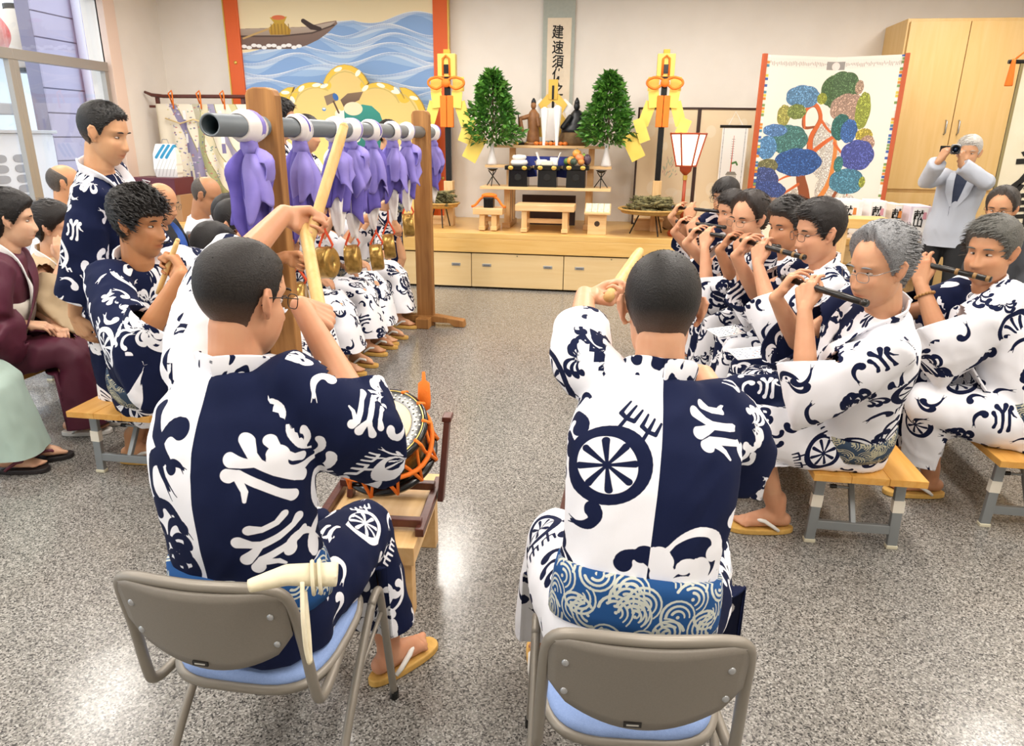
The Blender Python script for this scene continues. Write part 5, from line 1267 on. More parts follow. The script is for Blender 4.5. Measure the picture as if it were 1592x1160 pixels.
# ---- trays of straw charms on tripods
BASK = mat('basket_cane', '#c49a55', .6, noise=(40, '#9c7435', .6)); STRAW = mat('straw_bundle', '#938c5e', .8, noise=(38, '#34331f', .95), bump=(60, .8)); STRG = mat('straw_tie', '#d8b858', .7)
sb = MB(); 
for q in range(7):
    a = q * .9; sb.tube([(-.085 - .02 * (q % 2), .013 * math.cos(a), .013 * math.sin(a)), (0, .010 * math.cos(a + .9), .010 * math.sin(a + .9)), (.085 + .02 * (q % 3 == 0), .014 * math.cos(a + 1.8), .014 * math.sin(a + 1.8))], [.004, .007, .004], 5)
BM = sb.mesh('straw_bundle'); BM.materials.append(STRAW)
def charm_tray(x, y, Y, rpx, label, n, seed, gl):
    X_ = wx(x, Y, y); R_ = rpx * .0072; zt_ = wz(y, Y, x); h = zt_ - SZ; rn = random.Random(seed)
    t = thing('tripod_tray', label, 'tray', (X_, Y, SZ), 0)
    for q in range(3):
        a = q * 2.094 + .9; part(t, 'leg', MB().tube([(R_ * .62 * math.cos(a), R_ * .62 * math.sin(a), .006), (R_ * .34 * math.cos(a), R_ * .34 * math.sin(a), h)], .008, 6), LACQ)
    part(t, 'basket', MB().lathe([(R_ * .5, 0), (R_ * .9, .02), (R_, .06), (R_ * .97, .06), (R_ * .86, .03), (.02, .015)], 26, (0, 0, h - .012)), BASK, True); part(t, 'rim', MB().tube([(R_ * math.cos(a), R_ * math.sin(a), h + .048) for a in np.linspace(0, 6.283, 28, endpoint=False)], .011, 6, loop=True), BASK, True)
    for k in range(n):
        lay = k * 5 // n; r = R_ * .78 * math.sqrt(rn.random()) * (1 - .11 * lay); a = rn.uniform(0, 6.28)
        o = bpy.data.objects.new('straw_bundle', BM); COL.objects.link(o); o.location = (X_ + r * math.cos(a), Y + r * math.sin(a), zt_ + .035 + .030 * lay + .012 * rn.random()); o.rotation_euler = (rn.uniform(0, 3), rn.uniform(-.2, .2), rn.uniform(-1.2, 1.2)); tag(o, gl, 'straw charm', gl.replace('twisted ', ''))
charm_tray(1012, 332, 8.02, 49, 'round basket tray heaped with straw charms, right of the offering box', 72, 3, 'twisted dark straw charm heaped on the right tray'); charm_tray(685, 322, 8.15, 30, 'round basket tray heaped with straw charms by the far wooden post', 44, 4, 'twisted dark straw charm heaped on the left tray')
# ---- tables and boxes at the stage front
def bench_table(x0, x1, yt, yb, Y, d, label, name, legs=True):
    X_, w, za_, zb_ = rect(x0, x1, yt, yb, Y); h = wz(yt, Y, (x0 + x1) / 2) - SZ
    t = thing(name, label, 'table', (X_, Y + d / 2, SZ))
    part(t, 'top', MB().box((0, 0, h - .035), (w, d, .07)), PINE, bevel=.006)
    for sx in (-1, 1):
        for sy in (-1, 1): part(t, 'leg', MB().box((sx * (w / 2 - .10), sy * (d / 2 - .05), (h - .07) / 2), (.06, .05, h - .07)), PINEZ, bevel=.004)
        part(t, 'foot_rail', MB().box((sx * (w / 2 - .10), 0, .03), (.07, d, .04)), PINE, bevel=.003)
    part(t, 'stretcher', MB().box((0, 0, .12), (w - .2, .04, .05)), PINE, bevel=.003)
    return X_, w, h
bench_table(800, 893, 319, 362, 7.86, .34, 'low pale wooden table at the middle of the stage front', 'low_table')
X_, w_, h_ = bench_table(735, 781, 324, 358, 7.92, .28, 'small wooden table carrying a black box with orange cord', 'small_table')
bx = thing('lacquer_box', 'small black lacquer box wrapped in orange cord', 'box', (X_, 8.03, SZ + h_)); part(bx, 'body', MB().box((0, 0, .05), (.11, .11, .10)), LACQ, bevel=.006); part(bx, 'lid', MB().box((0, 0, .105), (.118, .118, .02)), LACQ, bevel=.006)
for s_ in (-1, 1): part(bx, 'cord', MB().tube(catmull([(s_ * .03, -.02, .125), (s_ * .09, .0, .10), (s_ * .15, -.02, .03), (s_ * .19, -.05, .012)], 4), .014, 7), ORANGE, True)
part(bx, 'tassel', MB().ell((0, .01, .13), (.09, .05, .03)), ORANGE, True)
X_, w_, za_, zb_ = rect(915, 941, 335, 364, 7.86)
ob = thing('offering_box', 'small wooden box with round hole and pale notes on its slanted top', 'box', (X_, 7.98, SZ)); hb_ = .22
part(ob, 'body', MB().box((0, 0, hb_ / 2), (.20, .2, hb_)), PINE, bevel=.004); part(ob, 'roof', MB().loft([[(-.14, -.15, hb_), (.14, -.15, hb_), (.14, .12, hb_ + .08), (-.14, .12, hb_ + .08)], [(-.14, -.15, hb_ + .02), (.14, -.15, hb_ + .02), (.14, .12, hb_ + .10), (-.14, .12, hb_ + .10)]]), PINE, bevel=.003)
part(ob, 'crest', MB().lathe([(.03, 0), (.026, .004)], 14, (0, -.1, .12), (0, -1, 0)), mat('crest_dark', '#3a2a1c', .6))
for k in range(4):
    o = part(None, 'paper_note', MB().loft([[(-.03, -.13, .0), (.03, -.13, .0), (.03, .10, .068), (-.03, .10, .068)], [(-.03, -.13, .005), (.03, -.13, .005), (.03, .10, .073), (-.03, .10, .073)]]), mat('note_green', '#d6e0cf', .7, noise=(40, '#8fae90', .6))); o.location = (X_ - .1 + .066 * k, 7.98, SZ + hb_ + .027); tag(o, 'pale green note on the slanted top of the offering box', 'note', 'notes on the offering box')
# ---- standing paper lantern
Y = 8.0; X_ = wx(1063, Y, 300); z = lambda y: wz(y, Y, 1063) - SZ
ln = thing('floor_lantern', 'lit paper lantern with red frame on a slim red pole', 'lantern', (X_, Y, SZ))
REDL = mat('lantern_red', '#a8431f', .35); part(ln, 'base', MB().lathe([(.13, 0), (.145, .03), (.13, .06), (.05, .085), (.03, .12)], 22), mat('lantern_base', '#b5481f', .25), True)
part(ln, 'pole', MB().tube([(0, 0, .08), (0, 0, z(268))], .018, 10), REDL, True); part(ln, 'collar', MB().lathe([(.02, 0), (.06, .04), (.07, .10), (.06, .105)], 12, (0, 0, z(272))), REDL, True); part(ln, 'pole_band', MB().lathe([(.024, 0), (.024, .05)], 10, (0, 0, z(280))), GOLD)
rb_, rt_ = .10, .185; za_, zb_ = z(258), z(208)
part(ln, 'shade', MB().lathe([(rb_ * .96, za_), (rt_ * .96, zb_)], 6), mat('lit_paper', '#fff1dc', .7, emit=1.6))
for q in range(6):
    a = q * math.pi / 3; part(ln, 'rib', MB().tube([(rb_ * math.cos(a), rb_ * math.sin(a), za_ - .01), (rt_ * math.cos(a), rt_ * math.sin(a), zb_ + .01)], .009, 6), REDL)
for rr_, zz in ((rb_, za_), (rt_, zb_)): part(ln, 'hoop', MB().tube([(rr_ * math.cos(q * math.pi / 3), rr_ * math.sin(q * math.pi / 3), zz) for q in range(6)], .009, 6, loop=True), REDL)
# ---- pale gold folding screen
Y = 9.0; x0, w, za_, zb_ = rect(985, 1184, 168, 300, Y); h = zb_ - SZ
fs_ = thing('folding_screen', 'pale gold two-panel folding screen with thin dark frame behind lantern', 'screen', (x0, Y, SZ))
cv = Canvas(512, 512, '#ecd9b8')
for k in range(16): cv.ell(rr.uniform(0, 512), rr.uniform(60, 480), rr.uniform(20, 60), rr.uniform(14, 40), '#f3ead8', 0, .5)
for k in range(30): cv.ell(300 + rr.uniform(-60, 60), 260 + rr.uniform(-40, 40), rr.uniform(4, 14), 3, rr.choice(('#7fae9c', '#b98a84', '#a2b58f')), rr.uniform(0, 3), .6)
pm = printmat('fold_print', cv.image('fold_print'))
for s_ in (-1, 1):
    a = s_ * .12; M = np.array([[math.cos(a), -math.sin(a), 0], [math.sin(a), math.cos(a), 0], [0, 0, 1]]); pn = MB().box((0, 0, 0), (w / 2, .02, h), M=M)
    for i_ in range(len(pn.v)): pn.v[i_] = pn.v[i_] + V(s_ * w / 4, .0, h / 2)
    o = part(fs_, 'panel', pn, pm); uvplane(o)
    fr = MB()
    for q in (-1, 1):
        fr.box(V(s_ * w / 4, 0, h / 2) + M @ V(q * w / 4 * .985, -.004, 0), (.022, .034, h), M=M); fr.box(V(s_ * w / 4, 0, h / 2) + M @ V(0, -.004, q * (h / 2 - .01)), (w / 2, .034, .022), M=M)
    part(o, 'frame', fr, mat('screen_frame', '#3b2620', .4))
# ---- small white scroll with a tower
Y = 8.7; x0, w, za_, zb_ = rect(1113, 1164, 197, 305, Y)
ss = thing('small_scroll', 'small white hanging scroll with a red tower beside tree screen', 'scroll', (x0, Y, za_)); h = zb_ - za_
cv = Canvas(256, 540, '#f4f3f0')
for s_ in (16, 232):
    for y in range(10, 540, 9): cv.rect(s_ - 4, y, s_ + 5, y + 5, rr.choice(('#555a66', '#a7abb5', '#8a8f9b')))
cv.stroke([(120, 190), (122, 470)], [6, 2], '#c8452e'); cv.poly([(70, 170), (190, 170), (165, 195), (90, 195)], '#8f8a80'); cv.rect(80, 140, 180, 170, '#d9d5cc')
for q in range(8): cv.stroke([(80 + 14 * q, 142), (80 + 14 * q, 168)], 1.5, '#777777')
cv.stroke([(130, 260), (165, 270), (180, 250)], 8, '#4f7f45')
for q in range(9): cv.stroke([(105, 300 + q * 18), (135, 300 + q * 18)], 1.5, '#8d8d8d')
o = part(ss, 'paper', MB().box((0, 0, h / 2), (w, .008, h)), printmat('tower_print', cv.image('tower_print'))); uvplane(o)
part(ss, 'rod', MB().tube([(-w / 2 - .03, 0, h), (w / 2 + .03, 0, h)], .016, 10), LACQ); part(ss, 'hanging_cord', MB().tube([(-w * .3, 0, h), (0, .1, h + .16), (w * .3, 0, h)], .004, 5), WHITEP)
o = part(ss, 'stand', MB().box((0, .05, (SZ - za_ + h) / 2), (.03, .03, h + za_ - SZ)), PINEZ)
# ---- the tree screen
ts = thing('tree_screen', 'large two-fold screen printed with a many coloured pine tree', 'screen', (0, 0, 0)); 
cv = Canvas(760, 820, '#e6ddd2'); mp = lambda zx, zy: ((zx - 445) / 625 * 760, 820 - (zy - 245) / 690 * 820)
def sp_ell(zx, zy, rx, ry, col, rot=0.):
    x, y = mp(zx, zy); rx *= 1.42; ry *= 1.40; col = tuple(Canvas.c(col) * .86); c0 = np.array(col); 
    for q in range(7): a = q * .9; cv.ell(x + .45 * rx * math.cos(a), y + .35 * ry * math.sin(a), rx * .62, ry * .66, col, rot)
    cv.ell(x, y, rx * .9, ry * .9, col, rot)
    for q in range(int(rx * ry * .06)):
        a, r = rr.uniform(0, 6.28), math.sqrt(rr.random()); f_ = rr.choice((.65, .8, 1.3, 1.5)); cv.ell(x + r * rx * math.cos(a), y + r * ry * math.sin(a), 2.6, 1.6, tuple(np.clip(c0 * f_ + (.08 if f_ > 1 else 0), 0, 1)), rr.uniform(0, 3))
def lim(pts, rad, col): cv.stroke(catmull([mp(*p) for p in pts], 5), list(np.interp(np.linspace(0, 1, (len(pts) - 1) * 5 + 1), np.linspace(0, 1, len(rad)), [r * 1.2 for r in rad])), col)
for zx, zy, rx, ry in ((740, 540, 40, 50), (770, 620, 55, 70), (650, 790, 60, 45), (900, 800, 40, 40), (800, 740, 50, 50)): sp_ell(zx, zy, rx, ry, '#ddd6cc')
TO, TB = '#c9622f', '#8a4a2a'
lim([(715, 835), (690, 750), (665, 680), (690, 610), (690, 540), (720, 470), (690, 420), (650, 440), (650, 500), (700, 500)], [26, 24, 20, 16, 12, 9, 8, 7, 6, 4], TB); lim([(700, 620), (690, 540), (722, 470), (690, 418), (648, 445), (655, 505)], [12, 10, 8, 7, 6, 4], TO)
lim([(715, 830), (770, 770), (805, 700), (812, 600), (800, 540)], [14, 12, 11, 10, 7], '#cf7f3a'); lim([(700, 600), (760, 555), (810, 530), (840, 520)], [10, 8, 6, 4], TO); lim([(760, 835), (820, 790), (850, 740), (890, 700)], [11, 9, 7, 4], TB); lim([(720, 830), (650, 850), (560, 850)], [12, 6, 3], TO)
for a in ([(670, 680), (600, 690), (540, 720)], [(660, 720), (590, 760), (520, 790)], [(680, 560), (620, 560), (560, 570)], [(800, 560), (850, 600), (900, 610)], [(720, 470), (780, 520), (840, 505)], [(670, 420), (630, 400), (600, 400)], [(890, 640), (880, 690), (900, 760)]): lim(a, [6, 4, 2], TO)
for e in ((795, 365, 75, 58, '#4d6b40', .3), (630, 390, 62, 36, '#5f8db3'), (715, 395, 18, 18, '#9aa03a'), (880, 355, 16, 22, '#b99a80'), (840, 430, 68, 46, '#b3937f'), (912, 440, 28, 58, '#97a13c'), (555, 460, 24, 34, '#a7a352'), (610, 445, 34, 24, '#7b8a45'), (820, 500, 36, 42, '#2f6a62'), (862, 515, 32, 38, '#3a66a8'), (590, 550, 70, 48, '#4b7f7a'), (525, 515, 44, 20, '#5a83b8'), (497, 580, 36, 38, '#5b8fc0'), (935, 530, 32, 22, '#b0a03c'), (955, 560, 28, 26, '#b08f7b'), (917, 605, 64, 50, '#4a55a2'), (645, 635, 88, 46, '#335c9f'), (510, 650, 38, 24, '#7c7a50'), (495, 705, 58, 44, '#45558f'), (520, 745, 70, 32, '#3f5597'), (888, 705, 70, 42, '#4b86a0'), (836, 640, 18, 26, '#3f7f7a'), (520, 815, 90, 40, '#b5937a'), (602, 840, 32, 56, '#a09a3a'), (440, 830, 18, 14, '#a3ab3f'), (720, 868, 88, 32, '#4a7898'), (805, 865, 32, 38, '#4d7a55'), (875, 865, 44, 40, '#4a7fa8'), (960, 705, 12, 18, '#97a13c')): sp_ell(*e)
for s_ in (14, 744):
    for y in range(0, 820, 14): cv.rect(s_ - 13, y, s_ + 13, y + 11, rr.choice(('#3f63a8', '#d98a3a', '#e9e2d4', '#4b86a0', '#7a9a5a', '#f2efe8', '#d7c24a')))
for x in range(30, 735, 9): cv.rect(x, 770, x + 4, 808, '#d9cfc8'); cv.rect(x, 775 + rr.uniform(0, 12), x + 4, 790 + rr.uniform(0, 8), '#a8928c')
cv.rect(330, 765, 430, 800, '#8f8a86'); cv.ell(380, 780, 22, 18, '#e2cfc8')
tm = printmat('pine_print', cv.image('pine_print'))
A, Bm, C_ = aty(1190, 88, 7.95), aty(1300, 103, 8.22), aty(1412, 81, 7.95); zt_ = (A[2] + C_[2]) / 2
ts.location = (Bm[0], Bm[1], SZ)
for i, (p, q_, u0, u1) in enumerate(((A, Bm, 0, .5), (Bm, C_, .5, 1.))):
    P_, Q_ = V(p[0], p[1], 0) - V(Bm[0], Bm[1], 0), V(q_[0], q_[1], 0) - V(Bm[0], Bm[1], 0); hh = zt_ - SZ; n_ = nrm(np.cross(Q_ - P_, V(0, 0, 1))) * .024
    lo_, hi_ = V(0, 0, .0), V(0, 0, hh)
    mb = MB(); mb.add([P_ + lo_, Q_ + lo_, Q_ + hi_, P_ + hi_, P_ - n_ + lo_, Q_ - n_ + lo_, Q_ - n_ + hi_, P_ - n_ + hi_], [(0, 1, 2, 3), (7, 6, 5, 4), (0, 4, 5, 1), (3, 2, 6, 7), (0, 3, 7, 4), (1, 5, 6, 2)])
    o = part(ts, 'panel', mb, tm); me = o.data; uvl = me.uv_layers.new(name='UVMap'); zb2 = aty(1300, 330, 8.1)[2] - SZ
    for lp in me.loops:
        c = np.array(me.vertices[lp.vertex_index].co); f_ = np.linalg.norm((c - P_)[:2]) / np.linalg.norm((Q_ - P_)[:2]); uvl.data[lp.index].uv = (u0 + (u1 - u0) * min(f_, 1), (c[2] - zb2) / (hh - zb2) if c[2] > .01 else -.5 * 0)
    ed = MB(); e_ = P_ if i == 0 else Q_; ed.bar(e_ - n_ * .4, e_ + V(0, 0, hh + .01) - n_ * .4, .04, .04, n_); part(o, 'edge_strip', ed, mat('screen_edge', '#b5532c', .5))
# ---- tall cupboard
Y = 8.6; X0 = wx(1414, Y, 28); zt_ = wz(28, Y, 1414); X1 = WX1 - .02
cu = thing('cupboard', 'tall pale wooden cupboard with double doors in the right corner', 'cupboard', (X0, Y, 0)); CW = wood('cupboard_veneer', '#dbb674', '#e2c085', .45, 2, .5)
part(cu, 'body', MB().box(((X1 - X0) / 2, .36, zt_ / 2), (X1 - X0, .66, zt_)), CW, bevel=.004); zd = wz(299, Y, 1440)
ds = [.02, wx(1506, Y, 60) - X0, 2 * (wx(1506, Y, 60) - X0), X1 - X0]
for i in range(3):
    a, b = ds[i] + .004, ds[i + 1] - .004
    for z0_, z1_ in ((zd + .03, zt_ - .03), (.06, zd - .01)):
        d_ = part(cu, 'door', MB().box(((a + b) / 2, .012, (z0_ + z1_) / 2), (b - a, .026, z1_ - z0_)), CW, bevel=.003); hx = b - .06 if i % 2 == 0 else a + .06
        zz = wz(198, Y, 1470) if z1_ > 2 else z1_ - .2
        part(d_, 'handle', MB().tube([(hx, -.001, zz - .07), (hx, -.03, zz - .06), (hx, -.03, zz + .06), (hx, -.001, zz + .07)], .008, 7), HND, True)
# ---- calligraphy scroll at the right edge
Y = 6.6; p = aty(1587, 96, Y); x0 = p[0]; w = .62; zt_ = p[2]; zb_ = .35
cs = thing('calligraphy_scroll', 'cream hanging scroll with big black brush characters at right edge', 'scroll', (x0 + w / 2, Y, zb_))
part(cs, 'paper', MB().box((0, 0, (zt_ - zb_) / 2), (w, .01, zt_ - zb_)), mat('scroll_cream', '#e6ddc4', .8, noise=(6, '#ddd2b4', .6))); part(cs, 'edge_band', MB().box((-w / 2 + .012, -.002, (zt_ - zb_) / 2), (.024, .012, zt_ - zb_)), mat('scroll_edge', '#8d7f55', .7)); part(cs, 'rod', MB().tube([(-w / 2 - .09, 0, zt_ - zb_), (w / 2 + .09, 0, zt_ - zb_)], .016, 10), LACQ)
part(cs, 'roller', MB().tube([(-w / 2 - .05, 0, 0), (w / 2 + .05, 0, 0)], .024, 10), LACQ)
part(cs, 'tassel_cord', MB().tube([(-w / 2 - .05, -.01, zt_ - zb_ + .015), (-w / 2, -.02, zt_ - zb_ + .07), (-.05, 0, zt_ - zb_ + .2)], .007, 6), ORANGE, True); part(cs, 'tassel', MB().lathe([(.012, .02), (.016, 0), (.03, -.17), (.028, -.18)], 10, (-w / 2 - .06, -.015, zt_ - zb_)), ORANGE, True)
for ch, y, sz in (('美', 212, .36), ('水', 268, .40), ('能', 325, .38)):
    me = text_mesh(ch, sz); o = part(cs, 'lettering', me, INK); o.location = (.02, -.009, wz(y, Y, 1600) - zb_); o.scale = (1.1, 1, 1.0); o.rotation_euler = (0, -.08, 0)
part(cs, 'seal_mark', MB().lathe([(.07, 0), (.07, .004), (.045, .004), (.045, 0)], 18, (-.12, -.006, wz(135, Y, 1595) - zb_), (0, -1, 0)), mat('seal_teal', '#7fb5bd', .7)); part(cs, 'stand_post', MB().box((.0, .06, (zt_ - zb_) / 2 - zb_ / 2), (.04, .04, zt_)), mat('stand_black', '#26221e', .6)); part(cs, 'stand_foot', MB().box((0, .06, .015 - zb_), (.5, .4, .03)), mat('stand_black', '#26221e', .6))
# ---- wrapped gift boxes on a shelf table at the right
Y = 7.0; gx0, gw, ga, gb = rect(1288, 1450, 316, 352, Y)
gt = thing('side_table', 'pale wooden side table carrying the wrapped gift boxes', 'table', (gx0, Y + .1, 0)); zt_ = wz(372, Y - .1, 1380)
part(gt, 'top', MB().box((0, 0, zt_ - .03), (gw + .3, .5, .06)), STW, bevel=.004)
for a in (-1, 1):
    for b in (-1, 1): part(gt, 'leg', MB().box((a * (gw / 2 + .05), b * .2, (zt_ - .06) / 2), (.06, .06, zt_ - .06)), PINEZ)
part(gt, 'apron', MB().box((0, -.22, zt_ - .14), (gw + .1, .03, .16)), STP)
NOSHI = mat('wrap_paper', '#f2ecea', .6); LILAC = mat('wrap_lilac', '#e6d9e4', .6); PNK = mat('noshi_pink', '#d99aa6', .6); ORG = mat('noshi_orange', '#e0883c', .6)
for i, (xa, xb, yt, yb) in enumerate(((1290, 1344, 312, 372), (1345, 1381, 313, 372), (1381, 1406, 318, 372), (1406, 1450, 321, 374))):
    b0, b1 = aty(xa, yb, Y - .1), aty(xb, yt, Y - .1); w_ = b1[0] - b0[0] - .006; h_ = b1[2] - zt_
    t = thing('gift_box', ('widest white wrapped gift box with brush lettering on side table', 'second white gift box from the left on side table', 'narrow cream gift box with orange mark on side table', 'lilac sided gift box at the right end of side table')[i], 'gift box', ((b0[0] + b1[0]) / 2, Y + .04, zt_))
    part(t, 'wrapping', MB().box((0, 0, h_ / 2), (w_, .28, h_)), (NOSHI, NOSHI, mat('wrap_cream', '#f0e4d6', .6), LILAC)[i], bevel=.006)
    part(t, 'noshi_band', MB().box((0, -.141, h_ * .55), (w_ * .7, .004, h_ * .8)), WHITEP); 
    for ch, zz in (('献', .72), ('酒' if i % 2 == 0 else '山', .50), ('上', .2)):
        me = text_mesh(ch, .09); o = part(t, 'lettering', me, INK); o.location = (-.01, -.146, h_ * zz)
    part(t, 'noshi_mark', MB().prism([(-.015, -.03), (.015, -.03), (.012, .03), (-.012, .03)], 0, .004, np.array([[1, 0, 0], [0, 0, -1], [0, 1, 0]], float), (w_ * .22, -.145, h_ * .72)), (ORG, PNK)[i % 2])
o = thing('wooden_tray', 'pale wooden tray raised in front of the wrapped gift boxes', 'tray', (wx(1338, Y - .5, 345), Y - .5, 0)); zz = wz(338, Y - .5, 1338); part(o, 'top', MB().box((0, 0, zz - .04), (.42, .3, .08)), STW, bevel=.004)
for a in (-1, 1): part(o, 'leg', MB().box((a * .15, 0, (zz - .08) / 2), (.05, .22, zz - .08)), PINEZ)
# low wooden stools and slices of log on the stage by the lantern
o = thing('log_slice', 'round sliced log standing on the stage behind the charm tray', 'log', (wx(1046, 8.6, 302), 8.6, SZ)); part(o, 'wood', MB().lathe([(.13, 0), (.135, .05), (.13, .10)], 24, (0, .05, .13), (0, -1, 0)), mat('log_end', '#a07a50', .7, noise=(12, '#6b4a2b', .8))); part(o, 'bark', MB().tube([(.135 * math.cos(a), 0., .13 + .135 * math.sin(a)) for a in np.linspace(0, 6.283, 24, endpoint=False)], .012, 6, loop=True), mat('log_bark', '#5c4430', .9))
for i, (xa, xb, yt, Y) in enumerate(((1062, 1082, 338, 7.95), (664, 705, 336, 8.5), (985, 1030, 338, 8.5))):
    X_, w, _, _ = rect(xa, xb, yt, 360, Y); h = wz(yt, Y, xa) - SZ; o = thing('wooden_block', ('plain wooden block at the stage right end by the lantern', 'plain wooden block behind the left charm tray', 'plain wooden block behind the right charm tray')[i], 'block', (X_, Y, SZ)); part(o, 'body', MB().box((0, 0, h / 2 - .01), (w, .2, h - .02)), PINE, bevel=.004); part(o, 'cap', MB().box((0, 0, h - .01), (w + .02, .22, .02)), PINE, bevel=.003)
# ------------------------------------------------------------------ benches
BW = wood('bench_wood', '#cf9440', '#deab5c', .35, 1, .9); STEEL = mat('bench_steel', '#8f9496', .4, .4); TAPE = mat('white_tape', '#e6e0d2', .6); FEET = mat('rubber_foot', '#d5cfb6', .6)
def bench(label, x, y, L, W=.43, h=.36, rz=0.):
    """x, y: middle of the near end; the bench runs away along +y"""
    t = thing('bench', label, 'bench', (x, y, 0), rz, 'folding wooden benches')
    for i in range(3):
        w = W / 3; part(t, 'plank', MB().box((-W / 2 + w * (i + .5), L / 2, h - .015), (w - .001, L, .03)), BW, bevel=.002)
    for e, yy in enumerate((.10, L - .10)):
        for s_ in (-1, 1):
            leg = part(t, 'leg', MB().bar((s_ * (W / 2 - .06), yy, h - .03), (s_ * (W / 2 - .11 + .06), yy + (.0 if e else 0.), .012), .024, .04, (1, 0, 0)), STEEL, bevel=.003)
            part(leg, 'tape_wrap', MB().bar((s_ * (W / 2 - .0555), yy, .225), (s_ * (W / 2 - .0535), yy, .17), .028, .044, (1, 0, 0)), TAPE); part(leg, 'rubber_foot', MB().box((s_ * (W / 2 - .05), yy, .008), (.046, .032, .016)), FEET, bevel=.003)
        part(t, 'crossbar', MB().box((0, yy, .085), (W - .10, .02, .04)), STEEL, bevel=.003); part(t, 'top_bracket', MB().box((0, yy, h - .038), (W - .09, .03, .016)), STEEL)
        br = part(t, 'brace', MB().bar((0, yy + (.16 if e == 0 else -.16), h - .035), (0, yy, .09), .022, .022), STEEL, bevel=.003)
        part(br, 'knob', MB().tube([(0, yy + (.09 if e == 0 else -.09), .22), (-.07, yy + (.09 if e == 0 else -.09), .222)], .006, 8), STEEL); part(br, 'knob_grip', MB().tube([(-.06, yy + (.09 if e == 0 else -.09), .222), (-.085, yy + (.09 if e == 0 else -.09), .222)], .010, 8), LACQ)
bench('pale wooden folding bench under the grey-haired flute player nearest the camera', 1.06, 2.70, 1.7)
bench('pale wooden folding bench under the middle flute players', 1.02, 4.45, 1.7)
bench('pale wooden folding bench under the flute player with bead bracelet at right edge', 1.87, 2.96, 1.8)
bench('pale wooden folding bench under the young drummer at left', -2.32, 2.80, 1.1)
bench('pale wooden folding bench under the woman in burgundy kimono', -3.32, 2.4, 1.75, h=.38)
bench('pale wooden folding bench under the hidden balding man behind the women', -3.9, 4.0, .8, W=.36, h=.38)
bench('pale wooden folding bench under the nearer gong players', -2.34, 3.95, 1.3, W=.36, h=.38); bench('pale wooden folding bench under the farther gong players', -2.34, 5.28, 1.4, W=.36, h=.38)
bench('pale wooden folding bench under the two balding men', -3.05, 4.2, 1.2, W=.36, h=.38)
# ------------------------------------------------------------------ stacking chairs
CH = mat('chair_paint', '#8a8378', .42, .25); CHP = mat('chair_shell', '#7c756b', .5, noise=(300, '#857e74', .5)); BLUE = mat('chair_blue', '#8ba3d2', .8, noise=(200, '#7d96c6', .5), bump=(500, .3))
def chair(label, x, y, rz):
    t = thing('stacking_chair', label, 'chair', (x, y, 0), rz, 'grey stacking chairs')
    for s_ in (-1, 1):
        X = s_ * .215
        part(t, 'leg', MB().tube(catmull([(X + s_ * .012, .255, .012), (X + s_ * .006, .235, .20), (X, .215, .385), (X, .19, .425), (X, .14, .415)], 4), .0115, 10), CH, True)
        part(t, 'leg', MB().tube(catmull([(X, .15, .418), (X, .05, .33), (X + s_ * .004, -.10, .19), (X + s_ * .01, -.24, .012)], 4), .0115, 10), CH, True)
        part(t, 'link_rod', MB().tube([(X, .22, .34), (X, -.02, .27)], .006, 8), CH, True)
        part(t, 'foot_cap', MB().lathe([(.014, 0), (.014, .03)], 10, (X + s_ * .012, .256, .0)), LACQ); part(t, 'foot_cap', MB().lathe([(.014, 0), (.014, .03)], 10, (X + s_ * .01, -.242, .0)), LACQ)
    # back frame: up one side, over the top, down the other
    pts = []
    for s_ in (-1, 1):
        q = [(s_ * .19, -.02, .40), (s_ * .2, -.12, .39), (s_ * .205, -.185, .40), (s_ * .203, -.205, .45), (s_ * .198, -.225, .58), (s_ * .192, -.25, .69), (s_ * .178, -.262, .730), (s_ * .14, -.272, .745)]
        pts += q if s_ < 0 else ([(-.07, -.284, .75), (0, -.288, .75), (.07, -.284, .75)] + q[::-1])
    part(t, 'back_frame', MB().tube(catmull(pts, 3), .0125, 10), CH, True)
    # moulded back panel
    n, m = 22, 10; fr, bk = [], []
    for i in range(m):
        row = []
        v = i / (m - 1)
        for j in range(n):
            u = -1 + 2 * j / (n - 1); top = .742 - .02 * max(0, abs(u) - .8) * 5 * .6; bot = .52 + .075 * u * u + .05 * max(0, abs(u) - .82) * 3
            z = bot + (top - bot) * v; yb = -.205 - (z - .45) * .20; row.append((u * .186, yb - .034 * (1 - u * u) - .004, z))
        fr.append(row)
    mb = MB(); mb.loft(fr, cap=False, closed=False)
    o = part(t, 'back_panel', mb, CHP, True); so = o.modifiers.new('t', 'SOLIDIFY'); so.thickness = .012; so.offset = 0
    for sx in (-.155, .155):
        for z in (.68, .60): part(o, 'rivet', MB().ell((sx, -.205 - (z - .45) * .2 - .034 * (1 - (sx / .186) ** 2) - .011, z), (.008, .004, .008), n=10, m=6), HND, True)
    pl = part(o, 'name_plate', MB().box((-.02, -.205 - .09 * .2 - .046, .538), (.035, .004, .011)), mat('plate_black', '#1d1a18', .4)); part(t, 'plate_lettering', MB().box((-.02, -.205 - .09 * .2 - .0485, .538), (.024, .001, .003)), mat('plate_text', '#a8a49c', .5))
    # seat
    out = [(.19 * np.sign(math.cos(a)) * abs(math.cos(a)) ** .55, .015 + .20 * np.sign(math.sin(a)) * abs(math.sin(a)) ** .62) for a in np.linspace(0, 2 * math.pi, 40, endpoint=False)]
    part(t, 'seat_pan', MB().loft([[(x * f, y * f, z) for x, y in out] for f, z in ((.96, .392), (1.06, .398), (1.07, .412), (1.0, .416))]), CH, True)
    part(t, 'seat_cushion', MB().loft([[(x * f, .0 + y * f, z) for x, y in out] for f, z in ((.99, .412), (1.0, .422), (.95, .433), (.6, .437), (.1, .438))]), BLUE, True)
    return t
CHL = (-.81, 1.41); CHR = (.085, 1.385)
